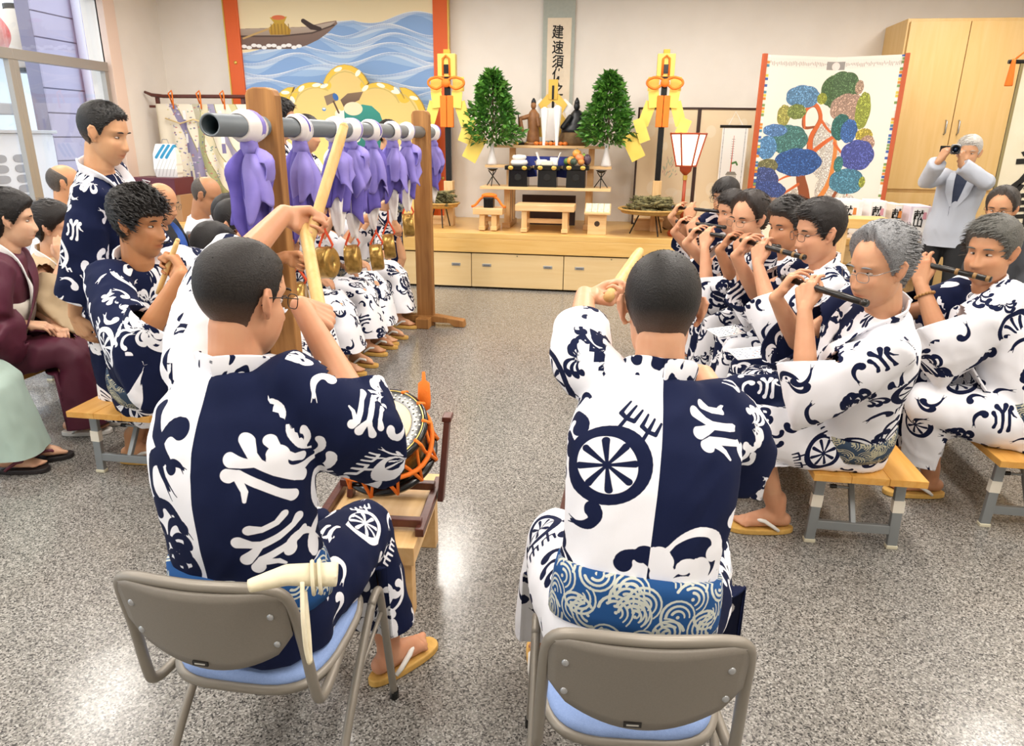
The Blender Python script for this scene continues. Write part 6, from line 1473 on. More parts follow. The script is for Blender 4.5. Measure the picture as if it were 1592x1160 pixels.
chair('grey stacking chair with blue seat under the left front drummer', *CHL, math.radians(0)); chair('grey stacking chair with blue seat under the right front drummer', *CHR, math.radians(5))
# ------------------------------------------------------------------ drums on wooden stands
DW = wood('stand_wood', '#d3a76c', '#e2bd86', .45, 1, .8); BROWN = wood('rack_wood', '#4a241a', '#63352a', .35, 2, 1.); DSKIN = mat('drum_skin', '#ead6b0', .6, noise=(8, '#dcc397', .5)); DGOLD = mat('drum_gold', '#b98b3a', .3, .7, noise=(40, '#5a3c18', .8)); WHT = mat('drum_inlay', '#f0ead2', .4)
def drum(label, x, y, rz, tlabel):
    tb = thing('drum_table', tlabel, 'table', (x, y, 0), rz); h = .30
    part(tb, 'top', MB().box((0, 0, h - .035), (.36, .56, .07)), DW, bevel=.003)
    for s_ in (-1, 1): part(tb, 'end_board', MB().box((0, s_ * .225, (h - .07) / 2), (.33, .06, h - .07)), DW, bevel=.003)
    part(tb, 'stretcher', MB().box((0, 0, .12), (.08, .39, .06)), DW, bevel=.003)
    t = thing('taiko_drum', label, 'drum', (x, y, h), rz)
    c = V(.025, -.02, .27); n_ = nrm(V(-.12, -.48, .87)); R = .17; T = .075
    e1, e2 = perp(n_, (1, 0, 0)); P = lambda a, r, q: c + n_ * q + r * (math.cos(a) * e1 + math.sin(a) * e2)
    part(t, 'shell', MB().lathe([(R * .80, -T), (R * .86, -T * .5), (R * .88, 0), (R * .86, T * .5), (R * .80, T)], 40, c, n_), DGOLD, True)
    for s_ in (-1, 1):
        part(t, 'rim', MB().lathe([(R * .7, s_ * T), (R * 1.05, s_ * T - .012 * s_), (R * 1.07, s_ * T), (R * 1.05, s_ * (T + .012)), (R * .98, s_ * (T + .016)), (R * .7, s_ * (T + .010))], 44, c, n_), LACQ, True)
    hd_ = part(t, 'drum_head', MB().lathe([(R * .74, T + .010), (R * .72, T + .0165), (.002, T + .0175)], 44, c, n_), DSKIN, True)
    part(hd_, 'gold_ring', MB().tube([P(a, R * .985, T + .016) for a in np.linspace(0, 6.283, 48, endpoint=False)], .0022, 6, loop=True), mat('ring_gold', '#d9bd6a', .3, .5))
    for k in range(44):
        a = k * 2 * math.pi / 44
        for r_ in ((.80, .88) if k % 2 else (.84, .92)): part(hd_, 'inlay_dot', MB().lathe([(.0042, 0), (.0036, .0018)], 6, P(a, R * r_, T + .0145), n_), WHT)
    for k in range(12):
        a = k * math.pi / 6 + .1; part(t, 'lacing', MB().tube([P(a, R * .97, T + .020), P(a, R * 1.10, T), P(a + .13, R * .99, 0), P(a + .26, R * 1.10, -T), P(a + .26, R * .97, -T - .018)], .0065, 7), ORANGE, True); part(t, 'lacing', MB().tube([P(a, R * .99, T + .012), P(a - .13, R * 1.0, 0), P(a - .26, R * 1.10, -T)], .0055, 7), ORANGE, True)
    part(t, 'girdle_cord', MB().tube([P(a, R * 1.06, .022 * math.sin(3 * a)) for a in np.linspace(0, 6.283, 36, endpoint=False)], .009, 7, loop=True), ORANGE, True)
    q = c + V(.125, .14, .07)
    part(t, 'cord_hank', MB().lathe([(.006, 0), (.022, .012), (.025, .05), (.022, .11), (.008, .122), (.006, .155)], 12, q), ORANGE, True)
    for s_ in (-1, 1):
        st_ = part(t, 'stand_post', MB().bar((s_ * .175 + .04, .06, 0), (s_ * .175 + .06, .13, .31), .022, .05, (0, 1, 0)), BROWN, bevel=.003); part(st_, 'post_cap', MB().box((s_ * .175 + .06, .13, .315), (.035, .06, .02)), BROWN, bevel=.003)
        part(t, 'stand_foot', MB().bar((s_ * .185, -.21, .015), (s_ * .185, .20, .015), .03, .03), BROWN, bevel=.003)
    part(t, 'stand_rail', MB().bar((-.185, .1, .04), (.185, .1, .04), .03, .03), BROWN, bevel=.003); part(t, 'stand_rail', MB().bar((-.185, -.16, .03), (.185, -.16, .03), .03, .03), BROWN, bevel=.003)
drum('black rimmed taiko drum with orange lacing before the left drummer', -.81, 2.28, math.radians(4), 'low wooden table under the left taiko drum')
drum('black rimmed taiko drum with orange lacing before the right drummer', .06, 2.36, math.radians(-2), 'low wooden table under the right taiko drum')
# ------------------------------------------------------------------ gong rack: two posts and a grey pipe
PX, PZ = -1.64, 1.655
POST = wood('rack_post_wood', '#8a5b2c', '#b27f45', .6, 2, .7)
rk = thing('gong_rack', 'wooden rack of two broad posts for the grey pipe', 'rack', (PX, 4.68, 0))
for yy, wd in ((3.30, .145), (6.06, .15)):
    d = yy - 4.68; out = [(-wd / 2, 0), (wd / 2, 0), (wd / 2, 1.79), (wd / 2 - .012, 1.815), (wd / 2 - .04, 1.825), (-wd / 2 + .04, 1.825), (-wd / 2 + .012, 1.815), (-wd / 2, 1.79)]
    p = part(rk, 'post', MB().prism(out, -.035, .035, np.array([[1, 0, 0], [0, 0, -1], [0, 1, 0]], float), (0, d, 0)), POST, bevel=.006)
    ft = part(rk, 'foot', MB().prism([(-.36, 0), (-.27, .0), (-.22, .035), (.22, .035), (.27, 0), (.36, 0), (.35, .06), (.10, .095), (-.10, .095), (-.35, .06)], -.05, .05, np.array([[1, 0, 0], [0, 0, -1], [0, 1, 0]], float), (0, d, .002)), POST, bevel=.006)
    part(ft, 'foot_block', MB().box((0, d - .10, .045), (.12, .12, .09)), POST, bevel=.006)
pp = thing('grey_pipe', 'long grey plastic pipe laid through the two wooden posts', 'pipe', (PX, 0, PZ)); PVC = mat('pvc_grey', '#6d7479', .4)
n_ = 28; a = np.linspace(0, 2 * math.pi, n_, endpoint=False); c2 = np.stack([np.cos(a), 0 * a, np.sin(a)], 1)
part(pp, 'tube', MB().loft([c2 * r + V(0, y, 0) for r, y in ((.046, 2.82), (.046, 6.36), (.038, 6.36), (.038, 2.82))], loop=True), PVC, True)
part(pp, 'inner_lining', MB().loft([c2 * r + V(0, y, 0) for r, y in ((.0379, 2.824), (.0379, 3.2), (.036, 3.2), (.036, 2.824))], loop=True), mat('pvc_inside', '#1f3036', .5), True)
# ------------------------------------------------------------------ purple and white cloths knotted on the pipe
PUR = mat('purple_cloth', '#6a5cb4', .75, noise=(7, '#4a3f9a', .8), bump=(300, .3)); PURW = mat('white_cloth', '#ece7e4', .85, noise=(9, '#ddd6d2', .6)); PURL = mat('lilac_cloth', '#8f83cc', .75, noise=(6, '#7466bb', .7))
def fold_loft(c, segs, ph, n=30, k=5, amp=.3):
    """hanging cloth: star-folded rings, seg = (dz, r, squash, dx, dy)"""
    a = np.linspace(0, 2 * math.pi, n, endpoint=False); rings = []
    segs = [tuple(q) for q in catmull(segs, 4)]
    for i, (dz, r, sq, dx, dy) in enumerate(segs):
        i = i / 4
        m = 1 + amp * np.sin(k * a + ph + .5 * i) * (.4 + .6 * min(1, i / 3)) + .12 * np.sin((2 * k + 1) * a + 2 * ph + i)
        m = m + .10 * np.sin(3 * a - 5 * dz * 6 + ph)
        rings.append(np.stack([c[0] + dx + r * m * np.cos(a), c[1] + dy + r * sq * m * np.sin(a), c[2] - dz + (.02 * np.sin(3 * a + ph) if i > len(segs) / 4 - 1.2 else 0 * a)], 1))
    return MB().loft(rings)
def soften(mb, vox=.007, it=4, parent=None, name='cloth', m=None):
    me = remesh(mb, vox, it); o = part(parent, name, me, m, True); return o
LBL = ['largest nearest', 'second nearest', 'third nearest', 'fourth nearest', 'fifth nearest', 'sixth nearest', 'last before the far post,', 'farthest, beyond the far post,']
def bundle(i, y, L, r, ph, tail):
    t = thing('knotted_cloth', ('%s purple and white cloth knotted round the grey pipe' if i < 6 else 'purple and white cloth on the grey pipe, %s') % LBL[i].rstrip(','), 'cloth', (PX, y, PZ), 0, 'purple cloths on the pipe')
    a = np.linspace(0, 2 * math.pi, 26, endpoint=False); rings = []
    for j, yy in enumerate(np.linspace(-.075, .075, 9)):
        rr_ = .052 + .016 * math.sin(math.pi * j / 8) + .004 * math.sin(j * 2.5 + ph); rings.append(np.stack([rr_ * np.cos(a), np.full(26, yy) + .02 * np.cos(a + ph), rr_ * np.sin(a) * (1 + .12 * (np.sin(a) < 0))], 1))
    inner = [np.stack([.0475 * np.cos(a), np.full(26, yy), .0475 * np.sin(a)], 1) for yy in (.075, -.075)]
    part(t, 'wrap', MB().loft(rings + inner, loop=True), PURW if i % 3 != 1 else PURW, True)
    part(t, 'wrap_band', MB().loft([np.stack([(.066 + .004 * q) * np.cos(a), np.full(26, -.01 + .035 * q + .02 * np.cos(a + ph)), (.066 + .004 * q) * np.sin(a)], 1) for q in (0, .5, 1.)] + [np.stack([.05 * np.cos(a), np.full(26, yy) + .02 * np.cos(a + ph), .05 * np.sin(a)], 1) for yy in (.03, -.012)], loop=True), PUR if i % 3 == 1 else PURL, True)
    soften(MB().cap((.0, 0, -.075), .04, (.01, -.01, -.12), .045).cap((.03, -.03, -.10), .03, (-.03, .03, -.11), .03), parent=t, name='knot', m=PURL)
    drape(t, (0, 0, -.10), L, .105 * r, ph, 5, PUR, .10, (-.02, -.01)); drape(t, (.03 * r, -.045 * r, -.115), L * (.62 + .1 * math.sin(ph * 3)), .075 * r, ph + 2, 4, PURL, .25, (.03, -.02)); drape(t, (-.03, .02, -.11), L * (.75 + .1 * math.cos(ph)), .07 * r, ph + 4, 4, PURW if i % 2 == 0 else PURL, .2, (-.01, .03))
    if i % 3 == 0: part(t, 'loop', MB().strip(catmull([(.05, -.05, -.12), (.12, -.06, -.15), (.10, -.05, -.24), (.03, -.06, -.20)], 4), catmull([(0, .3, 1), (0, .9, .4), (.2, .9, .2), (0, .8, .4)], 4), .07, .006), PURL, True)
    soften(fold_loft((.0, -.02, -.10 - L * .62), [(0, .03, 1, 0, 0), (.08, .044, 1, -.01, 0), (.17, .040, 1, -.005, 0), (.10 + tail, .016, 1, 0, 0)], ph, k=4, amp=.3), .006, 2, t, 'tail', PURW)
def drape(t, c, L, r, ph, k, m_, flare, lean):
    """gathered cloth hanging open at the bottom, with sharp folds"""
    n, m = 56, 18; a = np.linspace(0, 2 * math.pi, n, endpoint=False); rings = []
    for j in range(m):
        q = j / (m - 1); rad = r * (.32 + .68 * math.sin(min(1, q * 2.6) * math.pi / 2)) * (1 - .22 * q + flare * q * q) * (1 + .08 * math.sin(7 * q + ph)); fo = .22 + .30 * q
        mm = 1 - fo * (1 - np.abs(np.sin(k * a / 2 + ph + .7 * math.sin(3 * q + ph))) ** .8) + .10 * np.sin(2 * a + ph + 2 * q)
        rings.append(np.stack([c[0] + lean[0] * q + rad * mm * np.cos(a), c[1] + lean[1] * q + 1.12 * rad * mm * np.sin(a), c[2] - L * q + .045 * q * np.sin(2 * a + ph) + .02 * q * np.sin(5 * a)], 1))
    o = part(t, 'drape', MB().loft(rings, cap=False), m_, True); so = o.modifiers.new('t', 'SOLIDIFY'); so.thickness = .004
def pipeY(px):
    lo, hi = 2.7, 9.
    for _ in range(40):
        m = (lo + hi) / 2; v = V(PX, m, PZ) - CC
        if 796 + FPX * (v @ RT) / (v @ FW) < px: lo = m
        else: hi = m
    return lo
BX = [(384, .35, .98, .2), (464, .42, 1.05, .17), (520, .34, .9, .2), (544, .40, 1.05, .2), (576, .38, 1.0, .2), (609, .36, 1.0, .2), (631, .36, .95, .18), (672, .34, .9, .18)]
for i, (px, L_, r_, tl) in enumerate(BX): bundle(i, pipeY(px), L_, r_, i * 1.7 + .4, tl)
# ------------------------------------------------------------------ brass hand gongs with orange cords
BRASS = mat('gong_brass', '#c09a52', .3, .7, noise=(30, '#7b5f2c', .7), bump=(70, .5)); RCORD = mat('gong_cord', '#e0522a', .7)
GONG = [(465, 465), (508, 408), (549, 403), (586, 400), (605, 383), (635, 350)]
GP = []
for i, (x, y) in enumerate(GONG):
    g = atx(x, y, -1.72); GP.append(g); R = .098; ax_ = nrm(V(1, (.28, -.12, .22, .3, .34, .3)[i], .10)); 
    t = thing('hand_gong', ('brass hand gong hanging lowest beside the near drummer stick', 'brass hand gong with its dark hollow side showing', 'third brass hand gong counting from the near post', 'fourth brass hand gong counting from the near post', 'fifth brass hand gong, second from the far post', 'brass hand gong next to the far post')[i], 'gong', g, 0, 'brass hand gongs')
    part(t, 'bowl', MB().lathe([(R * .92, -.045), (R, -.042), (R * .97, -.02), (R * .99, .015), (R * .96, .035), (R * .85, .045), (.004, .045), (.004, .036), (R * .82, .036), (R * .90, .0), (R * .88, -.045)], 34, (0, 0, 0), ax_), BRASS, True)
    hz = .155 + .02 * (i % 3)
    for k in (-1, 1):
        for q in (0, .012): part(t, 'cord', MB().tube([(ax_ * k * .03 + V(0, 0, R * .75)), (ax_ * k * .045 + V(0, q, R * 1.05)), V(0, q, R + hz * .55), V(0, q * .5, R + hz + .09)], .0055, 6), RCORD, True)
    GP[-1] = (g, g + V(0, 0, R + hz + .03))
# ------------------------------------------------------------------ people
def grip(G, sdir, fwd, side, curl=.92, **k):
    """a fist round an axis at G running thumbwards along sdir"""
    sdir = nrm(sdir); Y = np.asarray(fwd, float); Y = nrm(Y - sdir * (Y @ sdir)); Z = -np.cross(sdir, Y) if side == 'R' else np.cross(sdir, Y)
    return (np.asarray(G, float) - Y * .083 + Z * .022, Y, Z, curl, dict(thumb=.85, **k))
STICK = wood('stick_wood', '#cfa562', '#dfbd80', .5, 2, 1.)
def stick(label, a, b, r=.017):
    a, b = np.asarray(a, float), np.asarray(b, float); t = thing('drumstick', label, 'drumstick', a); d = b - a
    part(t, 'shaft', MB().tube([d * 0, d * .15, d * .5, d * .9, d], [r * .9, r, r, r * .97, r * .8], 14), STICK, True); part(t, 'tip', MB().ell(d, r * .85, n=12, m=8), STICK, True)
# ---- the two drummers in front
GL = V(*atd(500, 500, 1.84)); SD = nrm(atd(474, 355, 2.02) - GL); GLl = atd(488, 350, 2.02); SDl = nrm(atd(530, 212, 2.10) - GLl)
LD = person('drummer seen from behind at left, navy and white yukata, glasses, two raised sticks', head=atd(381, 464, 1.60), pelvis=V(-.815, 1.37, .525), face=-26, facing=-9, pitch=10, seat=.437, near=True, s=1.0, hs=1.10, hair='buzz', haircol='#1d1815', skin='#cf9a78', glasses='#17171a',
    backmat=YUKA, obi=OBI, obiw=.11, stoop=.05, bulk=1.02, hem=.20, sleeve=.30, drape=.10, uvoff=(.3, .62), elbows={'R': atd(582, 680, 1.66), 'L': atd(350, 432, 1.85)},
    hands={'R': grip(GL, SD, V(-.25, .8, .45), 'R'), 'L': grip(GLl, SDl, V(.5, .8, .3), 'L')}, poles={'R': V(.9, .1, -.6), 'L': V(-.9, .3, .1), 'KR': V(-.15, .9, 1.2)}, feet={'R': V(-.625, 1.76, 0), 'L': V(-1.06, 1.82, 0)}, footdir={'R': V(.55, .8, 0), 'L': V(-.3, 1, 0)}, moust=False)
stick('raised stick in the left hand of the left drummer', GLl - SDl * .07, GLl + SDl * .33, .016); stick('lower thick stick in the right hand of the left drummer', GL - SD * .05, GL + SD * .36, .018)
GR = atd(953, 452, 1.98); SR = nrm(atd(998, 386, 2.26) - GR); GR2 = atd(1052, 590, 2.0); SR2 = nrm(V(-.1, .5, .8))
RD = person('drummer seen from behind at right, wheel printed on the white half of his yukata', head=atd(1028, 482, 1.66), pelvis=V(.085, 1.40, .525), face=2, facing=3, pitch=12, seat=.437, near=True, s=1.0, hs=1.12, hair='buzz', haircol='#161311', skin='#d3a07e',
    backmat=YUKB, obi=OBI, obiw=.13, stoop=.05, bulk=1.04, hem=.20, sleeve=.34, drape=.05, sleeve_r=.86, uvoff=(.1, .2), elbows={'L': atd(903, 548, 1.72), 'R': atd(1158, 705, 1.68)},
    hands={'L': grip(GR, SR, V(.35, .9, .2), 'L'), 'R': grip(GR2, SR2, V(-.6, .8, 0), 'R')}, poles={'L': V(-1, -.1, -.15), 'R': V(.9, -.1, -.5)}, feet={'R': V(.34, 1.78, 0), 'L': V(-.14, 1.80, 0)})
stick('raised stick in the left hand of the right drummer', GR - SR * .05, GR + SR * .32, .016); stick('hidden lower stick in the right hand of the right drummer', GR2 - SR2 * .06, GR2 + SR2 * .32, .016)
# white cord roll tucked in the left drummer's obi
cr = thing('cloth_roll', 'cream cloth roll with cord tucked behind the left drummer', 'cloth', (-.72, 1.205, .0)); zc = .815
CRM = mat('cream_cloth', '#e3d9bd', .85, noise=(14, '#d0c4a2', .6)); a0, a1 = atd(385, 912, 1.33), atd(525, 893, 1.37); b_ = V(-.72, 1.205, 0)
soften(MB().tube([a0 - b_, (a0 * .6 + a1 * .4) - b_ + V(0, .01, .008), a1 - b_], [.016, .025, .029], 12, flat=.75), .005, 2, cr, 'roll', CRM)
e_ = nrm(a1 - a0)
for q in (.72, .80): part(cr, 'wrap_cord', MB().tube([a0 + (a1 - a0) * q - b_ + .031 * (math.cos(t) * perp(e_)[0] + math.sin(t) * perp(e_)[1]) for t in np.linspace(0, 6.283, 18, endpoint=False)], .004, 6, loop=True), CRM, True)
part(cr, 'hanging_cord', MB().tube(catmull([atd(470, 905, 1.33) - b_, atd(471, 960, 1.31) - b_, atd(476, 1010, 1.32) - b_, atd(482, 1030, 1.33) - b_, atd(480, 985, 1.33) - b_, atd(474, 920, 1.335) - b_], 5), .0045, 7), CRM, True)
# ---- left side
YG = atd(262, 412, 2.62); YS = nrm(V(.35, .1, .75))
person('young drummer on left bench with tousled hair and raised fist', head=atd(218, 348, 2.88), pelvis=V(-2.16, 2.98, .455), face=-92, facing=-124, pitch=6, seat=.365, near=True, s=1.05, hs=1.10, hair='tousled', haircol='#15110e', skin='#b98258', obi=OBI2, obiw=.10, moust=True, hem=.18, sleeve=.42, drape=.15, uvoff=(.15, .55), bulk=1.12, elbows={'R': atd(212, 545, 2.62)},
    hands={'R': grip(YG, YS, V(-.3, .5, .6), 'R'), 'L': grip(V(-1.45, 3.15, 1.05), V(.3, .2, .9), V(1, .2, .1), 'L')}, poles={'R': V(.2, -1, -.8), 'L': V(-.3, .8, -.6)}, feet={'R': V(-2.40, 3.14, 0), 'L': V(-1.85, 3.38, 0)}, footdir=V(1, -.05, 0))
stick('short stick in the raised fist of the young drummer', YG - YS * .12, YG + YS * .10, .010)
person('standing man in navy printed yukata looking down at left', head=atd(164, 208, 3.12), pelvis=V(-2.42, 3.12, .93), face=-84, facing=-70, pitch=14, s=1.03, hs=1.08, near=True, hair='crop', haircol='#131110', skin='#cfa078', split='navy', obi=None, hem=.25, sleeve=.55, drape=.10, uvoff=(.62, .37), lo=False,
    hands={'R': (V(-2.45, 2.86, .80), V(.25, .1, -1), V(-.2, -1, 0), .3), 'L': (V(-2.25, 3.42, .82), V(.3, .1, -1), V(.2, 1, 0), .3)}, collar=mat('collar_white', WHITE, .85))
BURG = mat('burgundy_silk', '#591c33', .6, noise=(5, '#4a152a', .5)); 
person('woman in burgundy kimono with cream obi at left edge', head=atd(18, 342, 3.58), pelvis=V(-3.27, 3.14, .475), face=-56, facing=-62, pitch=4, seat=.385, s=.98, hs=1.12, near=True, hair='updo', haircol='#14100f', skin='#dfb392', robe='kimono', robemat=BURG, modest=True, obi=mat('obi_cream', '#ddd5c8', .7, noise=(14, '#c9bfae', .7)), obiw=.30, hem=.07, sleeve=.6, drape=.13, sleeve_r=.92, collar=WHITEP, collar2=BURG,
    hands={'R': (V(-3.03, 3.19, .665), V(.8, .55, -.2), V(.1, -.2, 1), .3), 'L': (V(-3.0, 3.36, .63), V(.6, -.35, -.25), V(.1, .2, 1), .3)}, feet={'R': V(-2.94, 3.30, 0), 'L': V(-2.90, 3.42, 0)}, bulk=1.04, sandalkw=dict(sole=mat('zori_white', '#e9e6e0', .5)))
BEI = mat('beige_silk', '#cdb592', .7, noise=(6, '#bfa57f', .5))
person('woman in beige kimono holding a hand to her mouth', head=atd(84, 354, 4.05), pelvis=V(-3.36, 3.74, .475), face=-72, facing=-78, pitch=10, seat=.385, s=.97, hs=1.10, hair='updo', haircol='#17110e', skin='#dcae8c', robe='kimono', robemat=BEI, modest=True, obi=mat('obi_gold', '#b79c66', .6, noise=(20, '#d7c69a', .7)), obiw=.26, hem=.07, sleeve=.6, drape=.2, collar=WHITEP, collar2=BEI,
    hands={'R': (atd(96, 395, 3.90) + V(0, 0, -.05), V(-.15, .2, 1), V(.5, -.8, 0), .25), 'L': (V(-3.0, 3.86, .66), V(.8, -.4, -.2), V(0, 0, 1), .3)})
GRN = mat('pale_green_silk', '#b9cfc4', .65, noise=(4, '#a9c2b7', .5))
person('woman in pale green kimono mostly beyond the left edge, knees and hands showing', head=V(-3.26, 2.66, 1.17), pelvis=V(-3.30, 2.68, .475), face=-66, facing=-66, pitch=8, seat=.385, s=.96, hs=1.04, hair='updo', haircol='#17110e', skin='#dcb292', robe='kimono', robemat=GRN, modest=True, obi=mat('obi_cream', '#ddd5c8', .7), obiw=.26, hem=.10, sleeve=.6, drape=.2, collar=WHITEP, collar2=GRN,
    hands={'R': (V(-3.03, 2.68, .655), V(.8, .5, -.2), V(0, -.1, 1), .4), 'L': (V(-2.99, 2.84, .645), V(.8, -.1, -.2), V(0, .1, 1), .4)}, feet={'R': V(-2.92, 2.82, 0), 'L': V(-2.90, 2.94, 0)}, sandalkw=dict(sole=mat('zori_black', '#221d1f', .4), strap=mat('zori_strap', '#6b2a3a', .5)))
BLK = mat('black_haori', '#1d1f22', .75); BLU = mat('blue_collar', '#2f57a8', .75)
person('balding man with glasses in black haori over blue robe', head=atd(252, 316, 4.5), pelvis=V(-3.0, 4.42, .46), face=-88, facing=-80, pitch=14, seat=.385, hair='bald', haircol='#2a2522', skin='#c9966f', glasses='#55524e', robe='kimono', robemat=BLK, collar=BLU, collar2=BLU, obi=None, hem=.12, sleeve=.7, drape=.15)
SHW = mat('shirt_white', '#eef0f4', .8)
b2 = person('balding man in white shirt and dark tie looking down', head=atd(322, 304, 4.9), pelvis=V(-2.96, 4.86, .46), face=-86, facing=-80, pitch=26, seat=.385, hair='bald', haircol='#4b443e', skin='#b98762', robe='shirt', robemat=SHW, vneck=False, trousers=mat('trousers_grey', '#3b3f47', .8), sandals=False, sleeve=.8, drape=.0, sleeve_r=.78)
mb = MB(); p_ = [b2['sp'](t) + b2['fw'] * (b2['tq'](t)[2] + .014) for t in (.93, .8, .6, .35)]; mb.strip([q - b2['base'] for q in p_], [b2['right']] * 4, [.03, .05, .07, .085], .006); part(b2['root'], 'tie', mb, mat('tie_dark', '#24303a', .6))
person('child with dark hair seated low behind the left drummer', head=atd(333, 390, 3.35), pelvis=V(-2.02, 3.42, .46), face=-62, facing=-70, pitch=25, seat=.36, s=.88, hs=1.02, hair='boy', haircol='#15110f', skin='#d9a883', split=False, obi=OBI2, hem=.15, uvoff=(.5, .1))
person('partly hidden balding man behind the standing man at left', head=atd(103, 286, 4.75), pelvis=V(-3.92, 4.30, .46), face=-60, facing=-70, pitch=5, seat=.385, hair='bald', haircol='#4b443e', skin='#cc9870', robe='shirt', robemat=SHW, vneck=False, trousers=mat('trousers_grey', '#3b3f47', .8), sandals=False, sleeve=.8, drape=0., sleeve_r=.8, lo=True)
# ---- the gong players behind the rack
GX = [(3.98, atd(402, 362, 3.30), atd(367, 350, 3.80))] + [(GP[i][0][1] + .1, GP[i][1], None) for i in range(6)]
GL_ = ['boy gong player behind the nearest purple cloth holding its white end', 'gong player with the lowest gong behind the near post', 'gong player behind the third purple cloth', 'gong player seated in the middle of the row', 'gong player behind the fifth purple cloth', 'gong player second from the far post', 'gong player beside the far wooden post']
for i, (y, hnd, hp) in enumerate(GX):
    yy = 3.86 + .385 * i if i == 0 else y + .06
    if i == 0: yy = 3.74
    hd_ = hp if hp is not None else V(-2.12 - .02 * (i % 2), yy - .02, 1.14 + .02 * (i % 3)); sc_ = 1.0 if i == 0 else .93
    person(GL_[i], 'gong players', head=hd_, pelvis=V(-2.30, yy + .02, .475), face=-78 + 10 * ((i * 3) % 4 - 1), facing=-78, pitch=12, seat=.385, s=sc_, hs=1.04, hair='boy' if i % 2 == 0 else 'short', haircol='#15110f', skin=('#d9a883', '#cf9c76', '#dcae8a')[i % 3], split=False, modest=True, obi=OBI2, hem=.15 + .02 * (i % 2), uvoff=(.17 * i, .31 * i), sleeve=.10, drape=.08, lo=True,
        hands={'R' if i else 'L': grip(hnd, V(.0, .0, 1), V(.9, .1, .1), 'R' if i else 'L')}, feet={'R': V(-1.86, yy - .10, 0), 'L': V(-1.84, yy + .10, 0)}, footdir=V(1, -.12, 0))
for i, (x, y, d, lb) in enumerate(((438, 186, 5.0, 'standing man behind the near post, only forehead showing'), (478, 208, 5.4, 'standing person behind the second purple cloth, hair showing above the pipe'), (605, 212, 6.6, 'standing person behind the far end of the pipe, hair showing above it'))):
    h_ = atd(x, y, d); person(lb, None, head=h_, pelvis=V(h_[0] - .05, h_[1] + .02, .90), face=-70 - 20 * i, facing=-75, pitch=6, hair=('short', 'boy', 'short')[i], haircol='#15110f', skin='#cf9f7a', split='navy' if i == 0 else True, obi=OBI2, hem=.2, lo=True, uvoff=(.3 * i, .4))
# ---- the flute players
BAM = mat('flute_black', '#17130f', .3); BAND = mat('flute_band', '#8d6a3c', .5)
def flutist(label, head, pelvis, face, facing, fl=.42, pitch=8, fdir=None, seat=.362, bands=False, **k):
    head = np.asarray(head, float); hs = k.get('hs', 1.08); hf = hd(face); rt = np.cross(hf, V(0, 0, 1)); pr = math.radians(pitch); hup = V(0, 0, 1) * math.cos(pr) + hf * math.sin(pr); hfw = hf * math.cos(pr) - V(0, 0, 1) * math.sin(pr)
    m = head + hs * (hfw * .108 - hup * .068); d = nrm(rt * .93 + hf * .30 + V(0, 0, -.10) if fdir is None else np.asarray(fdir, float)); m2 = m + hf * .012
    fb = hd(facing); zz = V(0, 0, 1)
    gl, gr = m2 + d * .15, m2 + d * .25
    hl = (gl - zz * .085 + fb * .040 - d * .01, nrm(zz * .75 - fb * .25 + d * .45), nrm(fb * .75 - rt * .5 + zz * .2), .5, dict(curls=[.35, .4, .5, .55], thumb=.35, spread=.10))
    hr_ = (gr - zz * .07 + fb * .055 + d * .03, nrm(zz * .7 - fb * .45 + d * .1), nrm(fb * .7 + rt * .3 + zz * .5), .5, dict(curls=[.3, .35, .45, .5], thumb=.3, spread=.12))
    P_ = person(label, 'flute players', head=head, pelvis=pelvis, face=face, facing=facing, pitch=pitch, seat=seat, hands={'L': hl, 'R': hr_}, poles={'L': nrm(-zz + fb * .35 - rt * .25), 'R': nrm(-zz * .9 + rt * .45)}, obi=OBI2, obiw=.10, **k)
    t = thing('bamboo_flute', 'dark bamboo flute of the ' + label.split(',')[0], 'flute', m2, 0, 'dark bamboo flutes')
    part(t, 'tube', MB().tube([-d * .085, d * .1, d * (fl - .085)], [.0125, .0125, .011], 14), BAM, True)
    for q in ((-.08, -.03, .04, .2, .3) if bands else (-.078, fl - .10)): part(t, 'binding', MB().tube([d * q, d * (q + .014)], .0138, 14), BAND if bands else mat('flute_ring', '#2b2520', .3), True)
    for q in (.12, .15, .18, .23, .26, .29): part(t, 'finger_hole', MB().lathe([(.004, 0), (.0035, .0015)], 8, d * q + V(0, 0, .0118), V(0, 0, 1)), LACQ)
    return P_
F6 = flutist('grey-haired flute player with glasses nearest the camera, wheel on his sleeve', atd(1366, 416, 2.50), V(1.02, 2.92, .455), 118, 92, near=True, s=1.04, hs=1.14, hair='back', haircol='#77787a', skin='#cf9c79', glasses='#8c8c8a', bulk=1.12, jaw=1.06, fat=.003, hem=.20, sleeve=.25, drape=.12, uvoff=(.346, .068), feet={'L': V(.76, 2.86, 0), 'R': V(.70, 3.2, 0)}, footdir=V(-1, -.1, 0), fdir=V(-.45, .82, .03), pitch=12)
F7 = flutist('flute player with short grey hair at the right edge, bead bracelet on wrist', atd(1540, 392, 3.02), V(1.86, 3.22, .455), 128, 96, near=True, s=1.06, hs=1.14, hair='short', haircol='#55544f', skin='#c18d68', bulk=1.14, jaw=1.1, fat=.005, hem=.20, sleeve=.30, drape=.12, uvoff=(.05, .2), feet={'L': V(1.56, 3.32, 0), 'R': V(1.50, 3.58, 0)}, footdir=V(-1, -.05, 0), bands=True, pitch=4, fdir=V(-.70, .62, .10))
